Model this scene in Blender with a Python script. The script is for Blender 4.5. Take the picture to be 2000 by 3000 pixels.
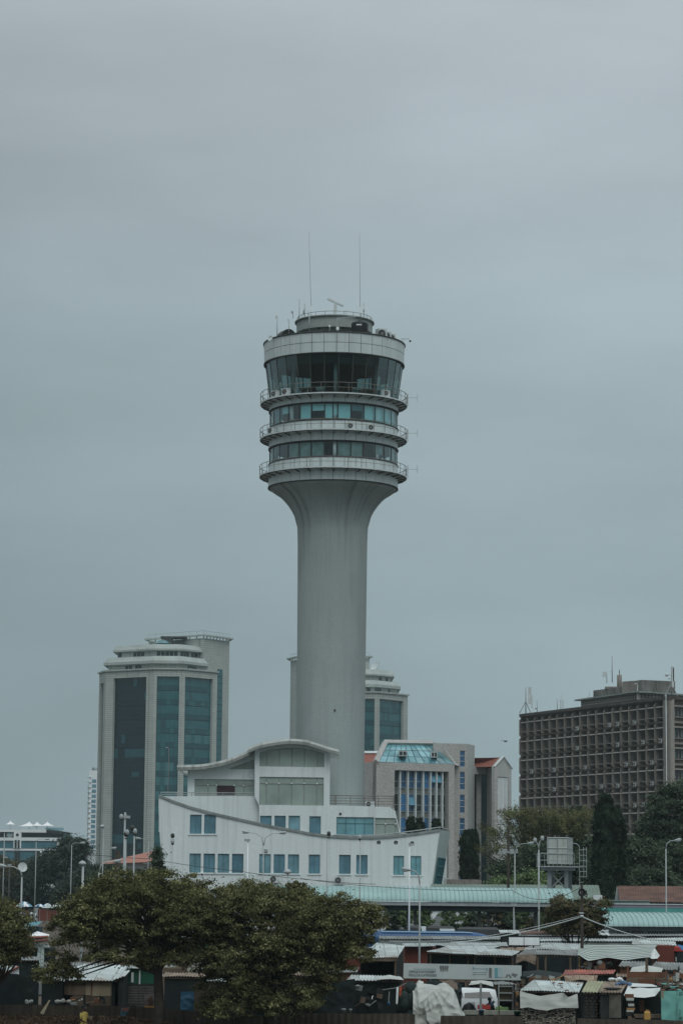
import bpy, bmesh, math, random
import numpy as np
from mathutils import Vector, Matrix, noise
from mathutils.geometry import delaunay_2d_cdt
R = math.radians
PI = math.pi
random.seed(7)
for o in list(bpy.data.objects):
    bpy.data.objects.remove(o)
SC = bpy.context.scene
COL = SC.collection

# ------------------------------------------------------------------ camera
FPX, HOR, CAMH, ROLL = 7800.0, 2570.0, 7.5, 0.009
PITCH = math.atan((HOR - 1500) / FPX)
Fv = Vector((0, math.cos(PITCH), math.sin(PITCH)))
U0 = Vector((0, -math.sin(PITCH), math.cos(PITCH)))
Rv = Vector((1, 0, 0)) * math.cos(ROLL) + U0 * math.sin(ROLL)
Uv = U0 * math.cos(ROLL) - Vector((1, 0, 0)) * math.sin(ROLL)
CAM = Vector((0, 0, CAMH))
cd = bpy.data.cameras.new('camera'); cam = bpy.data.objects.new('camera', cd); COL.objects.link(cam)
m3 = Matrix((Rv, Uv, -Fv)).transposed()
cam.matrix_world = Matrix.Translation(CAM) @ m3.to_4x4()
cd.sensor_fit = 'VERTICAL'; cd.sensor_height = 36; cd.sensor_width = 24
cd.lens = 36 * FPX / 3000
cd.clip_start = 1; cd.clip_end = 12000
SC.camera = cam

# ------------------------------------------------------------------ world, sun, exposure
SUN_EL, SUN_AZ = R(52), R(9)          # azimuth measured from the direction behind the camera, negative = left
W = bpy.data.worlds.new('World'); SC.world = W; W.use_nodes = True
nt = W.node_tree; nt.nodes.clear()
def N(t, **k):
    n = nt.nodes.new(t)
    for a, b in k.items(): setattr(n, a, b)
    return n
out = N('ShaderNodeOutputWorld'); bg = N('ShaderNodeBackground'); L = nt.links.new
tc = N('ShaderNodeTexCoord'); sep = N('ShaderNodeSeparateXYZ'); L(tc.outputs['Generated'], sep.inputs[0])
ramp = N('ShaderNodeValToRGB'); L(sep.outputs['Z'], ramp.inputs[0])
cr = ramp.color_ramp; cr.elements[0].position = 0.0; cr.elements[0].color = (.300, .398, .432, 1)
cr.elements[1].position = 1.0; cr.elements[1].color = (1.05, 1.17, 1.22, 1)
for p_, c_ in ((.10, (.305, .395, .420)), (.20, (.368, .460, .488)), (.30, (.448, .510, .545)), (.42, (.54, .62, .66))):
    e = cr.elements.new(p_); e.color = (*c_, 1)
mp = N('ShaderNodeMapping'); mp.inputs['Scale'].default_value = (1.6, 1.6, 5.5); mp.inputs['Location'].default_value = (.35, 0, .2)
L(tc.outputs['Generated'], mp.inputs[0])
nz = N('ShaderNodeTexNoise'); nz.inputs['Scale'].default_value = 3.4; nz.inputs['Detail'].default_value = 6; nz.inputs['Roughness'].default_value = .5
L(mp.outputs[0], nz.inputs[0])
mr = N('ShaderNodeMapRange'); mr.inputs['From Min'].default_value = .32; mr.inputs['From Max'].default_value = .68
mr.inputs['To Min'].default_value = .925; mr.inputs['To Max'].default_value = 1.09; L(nz.outputs[0], mr.inputs[0])
# the left of the view is duller than the right
sx = N('ShaderNodeMapRange'); sx.inputs['From Min'].default_value = -.14; sx.inputs['From Max'].default_value = .04
sx.inputs['To Min'].default_value = .83; sx.inputs['To Max'].default_value = 1.02; L(sep.outputs['X'], sx.inputs[0])
mu = N('ShaderNodeMath', operation='MULTIPLY'); L(mr.outputs[0], mu.inputs[0]); L(sx.outputs[0], mu.inputs[1])
vm = N('ShaderNodeVectorMath', operation='SCALE'); L(ramp.outputs[0], vm.inputs[0]); L(mu.outputs[0], vm.inputs['Scale'])
sky = N('ShaderNodeTexSky'); sky.sky_type = 'NISHITA'; sky.sun_disc = False
sky.sun_elevation = SUN_EL; sky.sun_rotation = PI - SUN_AZ
sk = N('ShaderNodeVectorMath', operation='SCALE'); L(sky.outputs[0], sk.inputs[0]); sk.inputs['Scale'].default_value = .05
mx = N('ShaderNodeMixRGB'); mx.inputs[0].default_value = .92; L(sk.outputs[0], mx.inputs[1]); L(vm.outputs[0], mx.inputs[2])
L(mx.outputs[0], bg.inputs[0]); bg.inputs[1].default_value = 1.0
L(bg.outputs[0], out.inputs[0])
sl = bpy.data.lights.new('sun', 'SUN'); sl.energy = 0.85; sl.angle = R(35); sl.color = (1, .985, .95)
so = bpy.data.objects.new('sun', sl); COL.objects.link(so)
so.rotation_euler = (PI / 2 - SUN_EL, 0, SUN_AZ)
so.location = (0, -50, 200)
SC.view_settings.view_transform = 'Standard'; SC.view_settings.look = 'None'
SC.view_settings.exposure = 0.0; SC.view_settings.gamma = 1.0
SC.cycles.max_bounces = 6; SC.cycles.transparent_max_bounces = 12; SC.cycles.volume_bounces = 0

# ------------------------------------------------------------------ helpers
def ray(px, py):
    return Fv * FPX + Rv * (px - 1000) - Uv * (py - 1500)
def at(px, py, Y):
    d = ray(px, py); return CAM + d * (Y / d.y)
def sz(px, py, Y):
    p = at(px, py, Y); return (p.x, p.z)
def atz(px, py, z):
    d = ray(px, py); return CAM + d * ((z - CAMH) / d.z)
ORG = {}
def tag(o, label=None, cat=None, group=None, kind=None):
    if label: o['label'] = label
    if cat: o['category'] = cat
    if group: o['group'] = group
    if kind: o['kind'] = kind
    return o
def thing(name, loc, label, cat, group=None):
    o = bpy.data.objects.new(name, None); COL.objects.link(o)
    o.location = loc; o.empty_display_size = .3
    ORG[o.name] = Vector(loc)
    return tag(o, label, cat, group)
def org(p):
    return ORG.get(p.name, Vector((0, 0, 0))) if p else Vector((0, 0, 0))
class MB:
    def __init__(s): s.v = []; s.f = []; s.m = []; s.sm = []; s.M = None; s.smooth = False
    def add(s, vs, fs, m=0):
        b = len(s.v)
        if s.M is not None: vs = [s.M @ Vector(v) for v in vs]
        s.v += [tuple(v) for v in vs]; s.f += [tuple(i + b for i in f) for f in fs]; s.m += [m] * len(fs); s.sm += [s.smooth] * len(fs)
    def hexa(s, p, m=0):
        s.add(p, [(3, 2, 1, 0), (4, 5, 6, 7), (0, 1, 5, 4), (1, 2, 6, 5), (2, 3, 7, 6), (3, 0, 4, 7)], m)
    def box(s, x0, x1, y0, y1, z0, z1, m=0):
        s.hexa([(x0, y0, z0), (x1, y0, z0), (x1, y1, z0), (x0, y1, z0), (x0, y0, z1), (x1, y0, z1), (x1, y1, z1), (x0, y1, z1)], m)
    def fbox(s, fr, s0, s1, z0, z1, d0, d1, m=0):
        O, u, n = fr
        P = lambda a, b, c: O + u * a + n * c + Vector((0, 0, b))
        s.hexa([P(s0, z0, d1), P(s1, z0, d1), P(s1, z0, d0), P(s0, z0, d0), P(s0, z1, d1), P(s1, z1, d1), P(s1, z1, d0), P(s0, z1, d0)], m)
    def tube(s, pts, r, n=6, m=0, r2=None, cap=True):
        pts = [Vector(p) for p in pts]; k = len(pts); vs = []; fs = []
        r2 = r if r2 is None else r2
        t = (pts[1] - pts[0]).normalized(); up = Vector((0, 0, 1)) if abs(t.z) < .9 else Vector((0, 1, 0))
        a = t.cross(up).normalized()
        for i, p in enumerate(pts):
            if i < k - 1: t = (pts[i + 1] - pts[i]).normalized()
            if 0 < i < k - 1: t = (pts[i + 1] - pts[i - 1]).normalized()
            a = (a - t * a.dot(t)).normalized(); b = t.cross(a)
            rr = r + (r2 - r) * i / (k - 1)
            for j in range(n):
                q = 2 * PI * j / n; vs.append(p + (a * math.cos(q) + b * math.sin(q)) * rr)
        for i in range(k - 1):
            for j in range(n):
                j2 = (j + 1) % n; fs.append((i * n + j, i * n + j2, (i + 1) * n + j2, (i + 1) * n + j))
        if cap: fs.append(tuple(range(n - 1, -1, -1))); fs.append(tuple((k - 1) * n + j for j in range(n)))
        o = s.smooth; s.smooth = n > 5; s.add(vs, fs, m); s.smooth = o
    def lathe(s, prof, c, n=48, m=0, a0=0, a1=2 * PI):
        c = Vector(c); full = abs(a1 - a0 - 2 * PI) < 1e-6; k = n if full else n + 1; vs = []; fs = []
        for (r, z) in prof:
            for j in range(k):
                q = a0 + (a1 - a0) * j / n; vs.append(c + Vector((math.sin(q) * r, -math.cos(q) * r, z)))
        for i in range(len(prof) - 1):
            for j in range(n):
                j2 = (j + 1) % k; fs.append((i * k + j, i * k + j2, (i + 1) * k + j2, (i + 1) * k + j))
        s.add(vs, fs, m)
    def ell(s, c, rx, ry, rz, n=10, m=0, rot=None):
        c = Vector(c); vs = []; fs = []; h = max(4, n // 2)
        for i in range(h + 1):
            th = PI * i / h
            for j in range(n):
                q = 2 * PI * j / n
                p = Vector((rx * math.sin(th) * math.cos(q), ry * math.sin(th) * math.sin(q), rz * math.cos(th)))
                if rot: p = rot @ p
                vs.append(c + p)
        for i in range(h):
            for j in range(n):
                j2 = (j + 1) % n; fs.append((i * n + j, (i + 1) * n + j, (i + 1) * n + j2, i * n + j2))
        o = s.smooth; s.smooth = True; s.add(vs, fs, m); s.smooth = o
    def prism(s, pts, off, m=0):
        pts = [Vector(p) for p in pts]; off = Vector(off); n = len(pts)
        fs = [tuple(range(n)), tuple(range(2 * n - 1, n - 1, -1))] + [(i, i + n, (i + 1) % n + n, (i + 1) % n) for i in range(n)]
        s.add(pts + [p + off for p in pts], fs, m)
    def wall(s, fr, outline, holes, thick, m=0, mr=None):
        O, u, n = fr
        P = lambda a, d: O + u * a[0] + n * d + Vector((0, 0, a[1]))
        vv = [Vector(p) for p in outline]; ed = [(i, (i + 1) % len(outline)) for i in range(len(outline))]
        for h in holes:
            b = len(vv); vv += [Vector(p) for p in h]; ed += [(b + i, b + (i + 1) % len(h)) for i in range(len(h))]
        v2, _, f2, _, _, _ = delaunay_2d_cdt(vv, ed, [], 0, 1e-5)
        def inside(p, poly):
            c = False; j = len(poly) - 1
            for i in range(len(poly)):
                xi, yi = poly[i]; xj, yj = poly[j]
                if (yi > p[1]) != (yj > p[1]) and p[0] < (xj - xi) * (p[1] - yi) / (yj - yi) + xi: c = not c
                j = i
            return c
        fs = []
        for f in f2:
            c = sum((v2[i] for i in f), Vector((0, 0))) / len(f)
            if inside(c, outline) and not any(inside(c, h) for h in holes): fs.append(tuple(f))
        s.add([P(v, 0) for v in v2], fs, m)
        for lp in [outline] + list(holes):
            k = len(lp)
            s.add([P(p, 0) for p in lp] + [P(p, -thick) for p in lp], [(i, (i + 1) % k, (i + 1) % k + k, i + k) for i in range(k)], m if mr is None or lp is outline else mr)
    def build(s, name, mats, parent=None, label=None):
        me = bpy.data.meshes.new(name); og = org(parent)
        me.from_pydata([(v[0] - og.x, v[1] - og.y, v[2] - og.z) for v in s.v], [], s.f)
        if not isinstance(mats, (list, tuple)): mats = [mats]
        for k in mats: me.materials.append(k)
        me.polygons.foreach_set('material_index', s.m); me.polygons.foreach_set('use_smooth', s.sm)
        me.update()
        o = bpy.data.objects.new(name, me); COL.objects.link(o)
        if parent: o.parent = parent; ORG[o.name] = og
        if label: o['label'] = label
        return o
def copy_tree(o, parent=None):
    c = o.copy(); COL.objects.link(c)
    if parent: c.parent = parent
    for k in list(o.children): copy_tree(k, c)
    return c
class Proto:
    def __init__(s, root): s.root = root; s.used = False
    def put(s, loc, rz=0, label=None, group=None, sc=1):
        o = copy_tree(s.root) if s.used else s.root; s.used = True
        o.location = loc; o.rotation_euler = (0, 0, rz); o.scale = (sc, sc, sc)
        return tag(o, label, None, group)

# ------------------------------------------------------------------ materials
MATS = {}
def mat(name, col, rough=.75, var=.12, scale=1.0, streak=0., metal=0., spec=.3, grain=0., gs=14., brick=None, bump=0., dirt=None, roof=False, ztop=None):
    if name in MATS: return MATS[name]
    m = bpy.data.materials.new(name); m.use_nodes = True; t = m.node_tree; nd = t.nodes; lk = t.links.new
    b = nd['Principled BSDF']; b.inputs['Roughness'].default_value = rough; b.inputs['Metallic'].default_value = metal
    b.inputs['Specular IOR Level'].default_value = spec
    tcn = nd.new('ShaderNodeTexCoord')
    def noise_f(sc, det, mapscale=None, lo=.3, hi=.7):
        n_ = nd.new('ShaderNodeTexNoise'); n_.inputs['Scale'].default_value = sc; n_.inputs['Detail'].default_value = det
        if mapscale:
            mpp = nd.new('ShaderNodeMapping'); mpp.inputs['Scale'].default_value = mapscale; lk(tcn.outputs['Object'], mpp.inputs[0]); lk(mpp.outputs[0], n_.inputs[0])
        else: lk(tcn.outputs['Object'], n_.inputs[0])
        r_ = nd.new('ShaderNodeMapRange'); r_.inputs['From Min'].default_value = lo; r_.inputs['From Max'].default_value = hi; lk(n_.outputs[0], r_.inputs[0])
        return r_.outputs[0]
    def mixc(f, a, bcol):
        x = nd.new('ShaderNodeMixRGB'); x.inputs[1].default_value = (1, 1, 1, 1)
        if isinstance(f, float): x.inputs[0].default_value = f
        else: lk(f, x.inputs[0])
        for i, q in ((1, a), (2, bcol)):
            if isinstance(q, tuple): x.inputs[i].default_value = (*q[:3], 1)
            else: lk(q, x.inputs[i])
        return x.outputs[0]
    lo = tuple(c * (1 - var) for c in col); hi = tuple(min(1, c * (1 + var)) for c in col)
    c = mixc(noise_f(scale, 4), lo, hi)
    if grain:
        c = mixc(noise_f(gs, 2, None, .38, .62), mixc(1.0, tuple(k * (1 - grain) for k in col), tuple(k * (1 - grain) for k in col)), c)
    if brick:   # (width, height, mortar size, darkness)
        sp = nd.new('ShaderNodeSeparateXYZ'); lk(tcn.outputs['Object'], sp.inputs[0])
        ad = nd.new('ShaderNodeMath'); ad.operation = 'MULTIPLY_ADD'; lk(sp.outputs[1], ad.inputs[0]); ad.inputs[1].default_value = .8; lk(sp.outputs[0], ad.inputs[2])
        cb = nd.new('ShaderNodeCombineXYZ'); lk(ad.outputs[0], cb.inputs[0]); lk(sp.outputs[2], cb.inputs[1])
        br = nd.new('ShaderNodeTexBrick'); lk(cb.outputs[0], br.inputs[0]); br.offset = 0 if len(brick) < 5 else brick[4]
        br.inputs['Scale'].default_value = 1; br.inputs['Brick Width'].default_value = brick[0]; br.inputs['Row Height'].default_value = brick[1]
        br.inputs['Mortar Size'].default_value = brick[2]; br.inputs['Mortar Smooth'].default_value = 0
        d = brick[3]
        br.inputs['Color1'].default_value = (1, 1, 1, 1); br.inputs['Color2'].default_value = (.9, .9, .9, 1); br.inputs['Mortar'].default_value = (d, d, d, 1)
        x = nd.new('ShaderNodeMixRGB'); x.blend_type = 'MULTIPLY'; x.inputs[0].default_value = 1; lk(c, x.inputs[1]); lk(br.outputs[0], x.inputs[2]); c = x.outputs[0]
    if roof:
        sp = nd.new('ShaderNodeSeparateXYZ'); lk(tcn.outputs['Object'], sp.inputs[0]); cb = nd.new('ShaderNodeCombineXYZ'); lk(sp.outputs[1], cb.inputs[0]); lk(sp.outputs[0], cb.inputs[1])
        br = nd.new('ShaderNodeTexBrick'); lk(cb.outputs[0], br.inputs[0]); br.offset = .37; br.inputs['Scale'].default_value = 1; br.inputs['Brick Width'].default_value = 2.3; br.inputs['Row Height'].default_value = .78
        br.inputs['Mortar Size'].default_value = .022; br.inputs['Mortar Smooth'].default_value = 0; br.inputs['Color1'].default_value = (1.1, 1.1, 1.1, 1); br.inputs['Color2'].default_value = (.62, .62, .60, 1); br.inputs['Mortar'].default_value = (.4, .38, .35, 1)
        x = nd.new('ShaderNodeMixRGB'); x.blend_type = 'MULTIPLY'; x.inputs[0].default_value = .9; lk(c, x.inputs[1]); lk(br.outputs[0], x.inputs[2]); c = x.outputs[0]
        c = mixc(noise_f(.55, 6, None, .56, .66), c, (col[0] * .55, col[1] * .42, col[2] * .34))
    if ztop:
        sp = nd.new('ShaderNodeSeparateXYZ'); lk(tcn.outputs['Object'], sp.inputs[0]); r2 = nd.new('ShaderNodeMapRange'); lk(sp.outputs[2], r2.inputs[0]); r2.inputs['From Min'].default_value = ztop[0]; r2.inputs['From Max'].default_value = ztop[1]
        an = nd.new('ShaderNodeMath'); an.operation = 'ARCTAN2'; lk(sp.outputs[0], an.inputs[0]); ng = nd.new('ShaderNodeMath'); ng.operation = 'MULTIPLY'; lk(sp.outputs[1], ng.inputs[0]); ng.inputs[1].default_value = -1; lk(ng.outputs[0], an.inputs[1])
        cb = nd.new('ShaderNodeCombineXYZ'); lk(an.outputs[0], cb.inputs[0]); lk(sp.outputs[2], cb.inputs[1]); mq = nd.new('ShaderNodeMapping'); mq.inputs['Scale'].default_value = (9, .10, 1); lk(cb.outputs[0], mq.inputs[0]); n_ = nd.new('ShaderNodeTexNoise'); n_.inputs['Scale'].default_value = 1; n_.inputs['Detail'].default_value = 4; lk(mq.outputs[0], n_.inputs[0]); r3 = nd.new('ShaderNodeMapRange'); r3.inputs['From Min'].default_value = .52; r3.inputs['From Max'].default_value = .68; lk(n_.outputs[0], r3.inputs[0]); f = r3.outputs[0]; k = nd.new('ShaderNodeMath'); k.operation = 'MULTIPLY'; lk(f, k.inputs[0]); lk(r2.outputs[0], k.inputs[1]); k2 = nd.new('ShaderNodeMath'); k2.operation = 'MULTIPLY'; lk(k.outputs[0], k2.inputs[0]); k2.inputs[1].default_value = .6; c = mixc(k2.outputs[0], c, dirt)
        c = mixc(noise_f(.22, 2, (1, 1, .35), .50, .56), c, mixc(.13, c, dirt))
    if streak:
        f = noise_f(1.0, 5, (3.2, .3, 3.2) if roof else (2.6, 2.6, .12), .5, .74)
        k = nd.new('ShaderNodeMath'); k.operation = 'MULTIPLY'; lk(f, k.inputs[0]); k.inputs[1].default_value = streak
        c = mixc(k.outputs[0], c, dirt or tuple(q * .35 for q in col))
    lk(c, b.inputs['Base Color'])
    if bump:
        bn = nd.new('ShaderNodeBump'); bn.inputs['Strength'].default_value = bump; bn.inputs['Distance'].default_value = .05
        n2 = nd.new('ShaderNodeTexNoise'); n2.inputs['Scale'].default_value = gs; lk(tcn.outputs['Object'], n2.inputs[0]); lk(n2.outputs[0], bn.inputs['Height']); lk(bn.outputs[0], b.inputs['Normal'])
    MATS[name] = m
    return m
def glassmat(name, tint, refl=.12, rough=.03, gloss=(.8, .9, .92), k=.95):
    m = bpy.data.materials.new(name); m.use_nodes = True; t = m.node_tree; nd = t.nodes; lk = t.links.new
    nd.remove(nd['Principled BSDF']); o = nd['Material Output']
    tr = nd.new('ShaderNodeBsdfTransparent'); tr.inputs[0].default_value = (*tint, 1)
    gl = nd.new('ShaderNodeBsdfGlossy'); gl.inputs['Roughness'].default_value = rough; gl.inputs[0].default_value = (*gloss, 1)
    lw = nd.new('ShaderNodeLayerWeight'); lw.inputs[0].default_value = .35
    r_ = nd.new('ShaderNodeMapRange'); r_.inputs['To Min'].default_value = refl; r_.inputs['To Max'].default_value = k; lk(lw.outputs['Facing'], r_.inputs[0])
    mxx = nd.new('ShaderNodeMixShader'); lk(r_.outputs[0], mxx.inputs[0]); lk(tr.outputs[0], mxx.inputs[1]); lk(gl.outputs[0], mxx.inputs[2]); lk(mxx.outputs[0], o.inputs[0])
    MATS[name] = m
    return m
def leafmat(name, c1, c2, c3):
    m = bpy.data.materials.new(name); m.use_nodes = True; t = m.node_tree; nd = t.nodes; lk = t.links.new
    nd.remove(nd['Principled BSDF']); o = nd['Material Output']
    g = nd.new('ShaderNodeNewGeometry'); rp = nd.new('ShaderNodeValToRGB'); lk(g.outputs['Random Per Island'], rp.inputs[0])
    rp.color_ramp.elements[0].color = (*c1, 1); rp.color_ramp.elements[1].color = (*c3, 1); e = rp.color_ramp.elements.new(.6); e.color = (*c2, 1)
    tcn = nd.new('ShaderNodeTexCoord'); nn = nd.new('ShaderNodeTexNoise'); nn.inputs['Scale'].default_value = .9; nn.inputs['Detail'].default_value = 2; lk(tcn.outputs['Object'], nn.inputs[0])
    r_ = nd.new('ShaderNodeMapRange'); r_.inputs['From Min'].default_value = .35; r_.inputs['From Max'].default_value = .65; r_.inputs['To Min'].default_value = .5; r_.inputs['To Max'].default_value = 1.55; lk(nn.outputs[0], r_.inputs[0])
    vmm = nd.new('ShaderNodeVectorMath'); vmm.operation = 'SCALE'; lk(rp.outputs[0], vmm.inputs[0]); lk(r_.outputs[0], vmm.inputs['Scale'])
    df = nd.new('ShaderNodeBsdfDiffuse'); tl = nd.new('ShaderNodeBsdfTranslucent'); lk(vmm.outputs[0], df.inputs[0]); lk(vmm.outputs[0], tl.inputs[0])
    mxx = nd.new('ShaderNodeMixShader'); mxx.inputs[0].default_value = .22; lk(df.outputs[0], mxx.inputs[1]); lk(tl.outputs[0], mxx.inputs[2]); lk(mxx.outputs[0], o.inputs[0])
    MATS[name] = m
    return m
M = {}
M['concrete'] = mat('concrete', (.30, .335, .32), .85, .07, .35, streak=.0, grain=.10, gs=6)
M['shaft'] = mat('shaft_concrete', (.325, .37, .362), .85, .08, .22, streak=.14, grain=.08, gs=9, dirt=(.12, .14, .135), ztop=(36, 44))
M['clad'] = mat('cladding_panel', (.55, .62, .62), .45, .06, .8, streak=.25, dirt=(.22, .22, .18))
M['clad_back'] = mat('cladding_gap', (.06, .07, .07), .8)
M['darkmetal'] = mat('dark_metal', (.05, .055, .05), .6, .2)
M['rail'] = mat('railing_metal', (.17, .16, .135), .55, .2, 4)
M['greymetal'] = mat('grey_metal', (.34, .37, .37), .5, .12, 2, metal=.2)
M['palemetal'] = mat('pale_metal', (.55, .60, .60), .5, .12, 2)
M['white'] = mat('white_paint', (.74, .79, .80), .6, .05, 2, streak=.12)
M['hull'] = mat('white_render_wall', (.70, .765, .765), .75, .06, .4, streak=.34, grain=.03, gs=3, dirt=(.36, .38, .36))
M['hullgreen'] = mat('pale_green_wall', (.44, .52, .50), .75, .06, .5, streak=.2)
M['coping'] = mat('grey_coping', (.24, .27, .26), .8, .2, 1.5, streak=.4)
M['eave'] = mat('weathered_roof_edge', (.50, .53, .50), .8, .12, 1.5, streak=.55, dirt=(.12, .12, .10))
M['frame_blue'] = mat('teal_window_frame', (.06, .17, .19), .5, .1)
M['frame_grey'] = mat('grey_window_frame', (.30, .33, .31), .5, .1)
M['win_blue'] = mat('blue_window_glass', (.10, .22, .28), .12, .35, .7, spec=.6)
M['win_deep'] = mat('deep_blue_glass', (.025, .095, .20), .1, .35, .6, spec=.6)
M['office_glass'] = mat('office_window_glass', (.05, .054, .052), .15, .5, .5, spec=.5)
M['win_dark'] = mat('dark_glass', (.02, .03, .032), .1, .4, .8, spec=.5)
M['win_green'] = mat('pale_green_glass', (.29, .36, .32), .2, .16, .6, spec=.5)
M['win_cyan'] = mat('cyan_glass', (.16, .36, .40), .12, .3, .5, spec=.6)
M['win_cyan2'] = mat('cyan_glass_light', (.21, .38, .42), .12, .25, .5, spec=.6)
M['win_cyan3'] = mat('cyan_glass_dark', (.08, .20, .22), .12, .25, .5, spec=.6)
M['speckle'] = mat('speckled_stone', (.50, .50, .475), .9, .08, .5, grain=.42, gs=9)
M['speckle_pale'] = mat('speckled_stone_pale', (.47, .49, .47), .9, .08, .5, grain=.32, gs=9)
M['bankstone'] = mat('bank_tower_stone', (.42, .47, .44), .8, .07, .3, brick=(1.3, .55, .06, .62))
M['bankband'] = mat('bank_tower_band', (.38, .43, .405), .8, .10, .4, brick=(1.6, 3, .04, .85), streak=.2)
M['bg1'] = mat('curtain_glass_a', (.016, .078, .092), .12, .12, .5, spec=.6)
M['bg2'] = mat('curtain_glass_b', (.024, .118, .132), .12, .12, .5, spec=.6)
M['bg3'] = mat('curtain_glass_c', (.055, .165, .18), .12, .12, .5, spec=.6)
M['bg0'] = mat('curtain_glass_d', (.006, .024, .030), .12, .12, .5, spec=.45)
M['brown'] = mat('brown_concrete', (.235, .218, .194), .9, .16, .35, grain=.14, gs=2.5, streak=.35, dirt=(.05, .045, .04))
M['brownpale'] = mat('brown_concrete_pale', (.32, .30, .27), .9, .15, .35, grain=.1, gs=2.5, streak=.3, dirt=(.09, .085, .075))
M['browntop'] = mat('brown_parapet', (.10, .092, .082), .9, .25, .5, grain=.3, gs=4)
M['ruinwall'] = mat('stained_rooftop_wall', (.17, .17, .155), .9, .3, .5, streak=.8, dirt=(.04, .04, .037))
M['redroof'] = mat('red_roof_tiles', (.25, .09, .068), .8, .15, .7, grain=.12, gs=5)
M['pinkroof'] = mat('salmon_roof_tiles', (.36, .165, .125), .8, .12, .7, grain=.12, gs=5)
M['mint'] = mat('mint_roof_sheet', (.275, .41, .395), .5, .12, .4, streak=.08)
M['mintdark'] = mat('mint_roof_rib', (.23, .36, .34), .6, .1)
M['greenroof'] = mat('grey_green_roof_sheet', (.15, .20, .165), .7, .14, .6)
M['rust'] = mat('rusty_roof_sheet', (.12, .065, .05), .85, .45, .8, streak=.4, dirt=(.22, .12, .08))
M['zinc'] = mat('zinc_roof_sheet', (.44, .49, .49), .5, .16, .9, streak=.4, dirt=(.20, .19, .17), roof=True)
M['zincwhite'] = mat('bright_zinc_roof_sheet', (.50, .555, .55), .55, .14, .8, streak=.4, dirt=(.22, .20, .18), roof=True)
M['zincgrey'] = mat('dull_zinc_roof_sheet', (.22, .235, .23), .6, .25, .9, streak=.45, dirt=(.10, .07, .055), roof=True)
M['zincrust'] = mat('rusting_zinc_roof_sheet', (.26, .20, .15), .75, .35, .9, streak=.6, dirt=(.11, .055, .035), roof=True)
M['zincyellow'] = mat('yellowed_zinc_roof_sheet', (.30, .31, .20), .7, .2, .9, streak=.4, dirt=(.14, .12, .07))
M['zincred'] = mat('red_painted_roof_sheet', (.34, .10, .075), .7, .35, 1.2, streak=.5, dirt=(.14, .10, .08), roof=True)
M['redwall'] = mat('red_brown_wall', (.14, .040, .028), .85, .2, .8, streak=.3)
M['orangewall'] = mat('orange_red_wall', (.30, .075, .040), .8, .15, .8)
M['wood'] = mat('weathered_wood', (.125, .095, .07), .9, .3, 1.6, streak=.5)
M['woodpale'] = mat('pale_wood_panel', (.28, .235, .165), .9, .2, 1.2, streak=.4)
M['woodred'] = mat('reddish_wood', (.15, .07, .042), .8, .3, 1.2, streak=.3)
M['net_and_shade'] = mat('black_net_and_shade', (.012, .019, .019), .95, .3, 2)  # black netting; also dark sheets put in for the shade inside stalls
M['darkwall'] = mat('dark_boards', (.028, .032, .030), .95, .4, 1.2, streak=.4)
M['rustfence'] = mat('rusty_fence_sheet', (.075, .062, .048), .9, .35, .8, streak=.7, dirt=(.028, .020, .015))
M['tarpgrey'] = mat('dusty_grey_tarpaulin', (.41, .43, .40), .7, .16, 1.2)
M['tarpwhite'] = mat('white_tarpaulin', (.55, .58, .57), .6, .1, 1.2)
M['tarpteal'] = mat('teal_tarpaulin', (.13, .34, .30), .6, .12, 1.5)
M['tarpblue'] = mat('blue_tarpaulin', (.012, .07, .125), .6, .25, 1.5)
M['bushblue'] = mat('bus_blue_paint', (.022, .085, .21), .35, .12)
M['ground'] = mat('earth_ground', (.10, .078, .06), .95, .35, .35, grain=.3, gs=2)
M['asphalt'] = mat('asphalt', (.05, .052, .052), .9, .2, .4)
M['bark'] = mat('bark', (.045, .038, .030), .95, .3, 3)
M['skin'] = mat('dark_skin', (.055, .03, .02), .6, .05)
M['black'] = mat('black_plastic', (.012, .014, .014), .45, .1)
M['win_blue2'] = mat('blue_window_dim', (.07, .16, .21), .12, .35, .7, spec=.6)
M['win_blue3'] = mat('blue_window_pale', (.15, .29, .34), .12, .35, .7, spec=.6)
M['lamppole'] = mat('lamp_pole_paint', (.36, .395, .395), .5, .15, 3)
M['lampwhite'] = mat('lamp_housing', (.60, .64, .63), .5, .08)
M['tower_glass'] = glassmat('tower_glass', (.34, .46, .46), .035, k=.5)
M['tower_glass2'] = glassmat('tower_glass_clear', (.82, .90, .90), .05, k=.5)
M['leaf_main'] = leafmat('leaf_olive', (.046, .053, .023), (.110, .116, .052), (.25, .235, .12))
M['leaf_dark'] = leafmat('leaf_dark', (.034, .052, .036), (.064, .092, .060), (.122, .152, .098))
M['leaf_far'] = leafmat('leaf_far', (.032, .048, .040), (.052, .074, .058), (.09, .11, .08))
M['leaf_column'] = leafmat('leaf_column', (.014, .026, .018), (.026, .044, .028), (.058, .082, .05))
M['leaf_yellow'] = leafmat('leaf_feathery', (.070, .080, .040), (.135, .142, .070), (.20, .20, .10))
M['leaf_bush'] = leafmat('leaf_bush', (.06, .10, .042), (.13, .19, .085), (.22, .28, .15))
M['leaf_brown'] = leafmat('leaf_brownish', (.040, .048, .026), (.085, .092, .050), (.19, .135, .085))
M['leaf_ground'] = leafmat('fallen_leaves', (.05, .03, .018), (.10, .065, .04), (.18, .12, .08))

# ================================================================== GROUND
g = MB(); g.add([(-3000, -3000, 0), (3000, -3000, 0), (3000, 7000, 0), (-3000, 7000, 0)], [(0, 1, 2, 3)])
tag(g.build('ground', M['ground']), kind='structure')
g = MB(); g.box(-90, 130, 172, 232, -.02, .004); g.box(-90, 130, 168, 172, -.02, .13)
tag(g.build('road', M['asphalt']), kind='structure')

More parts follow.
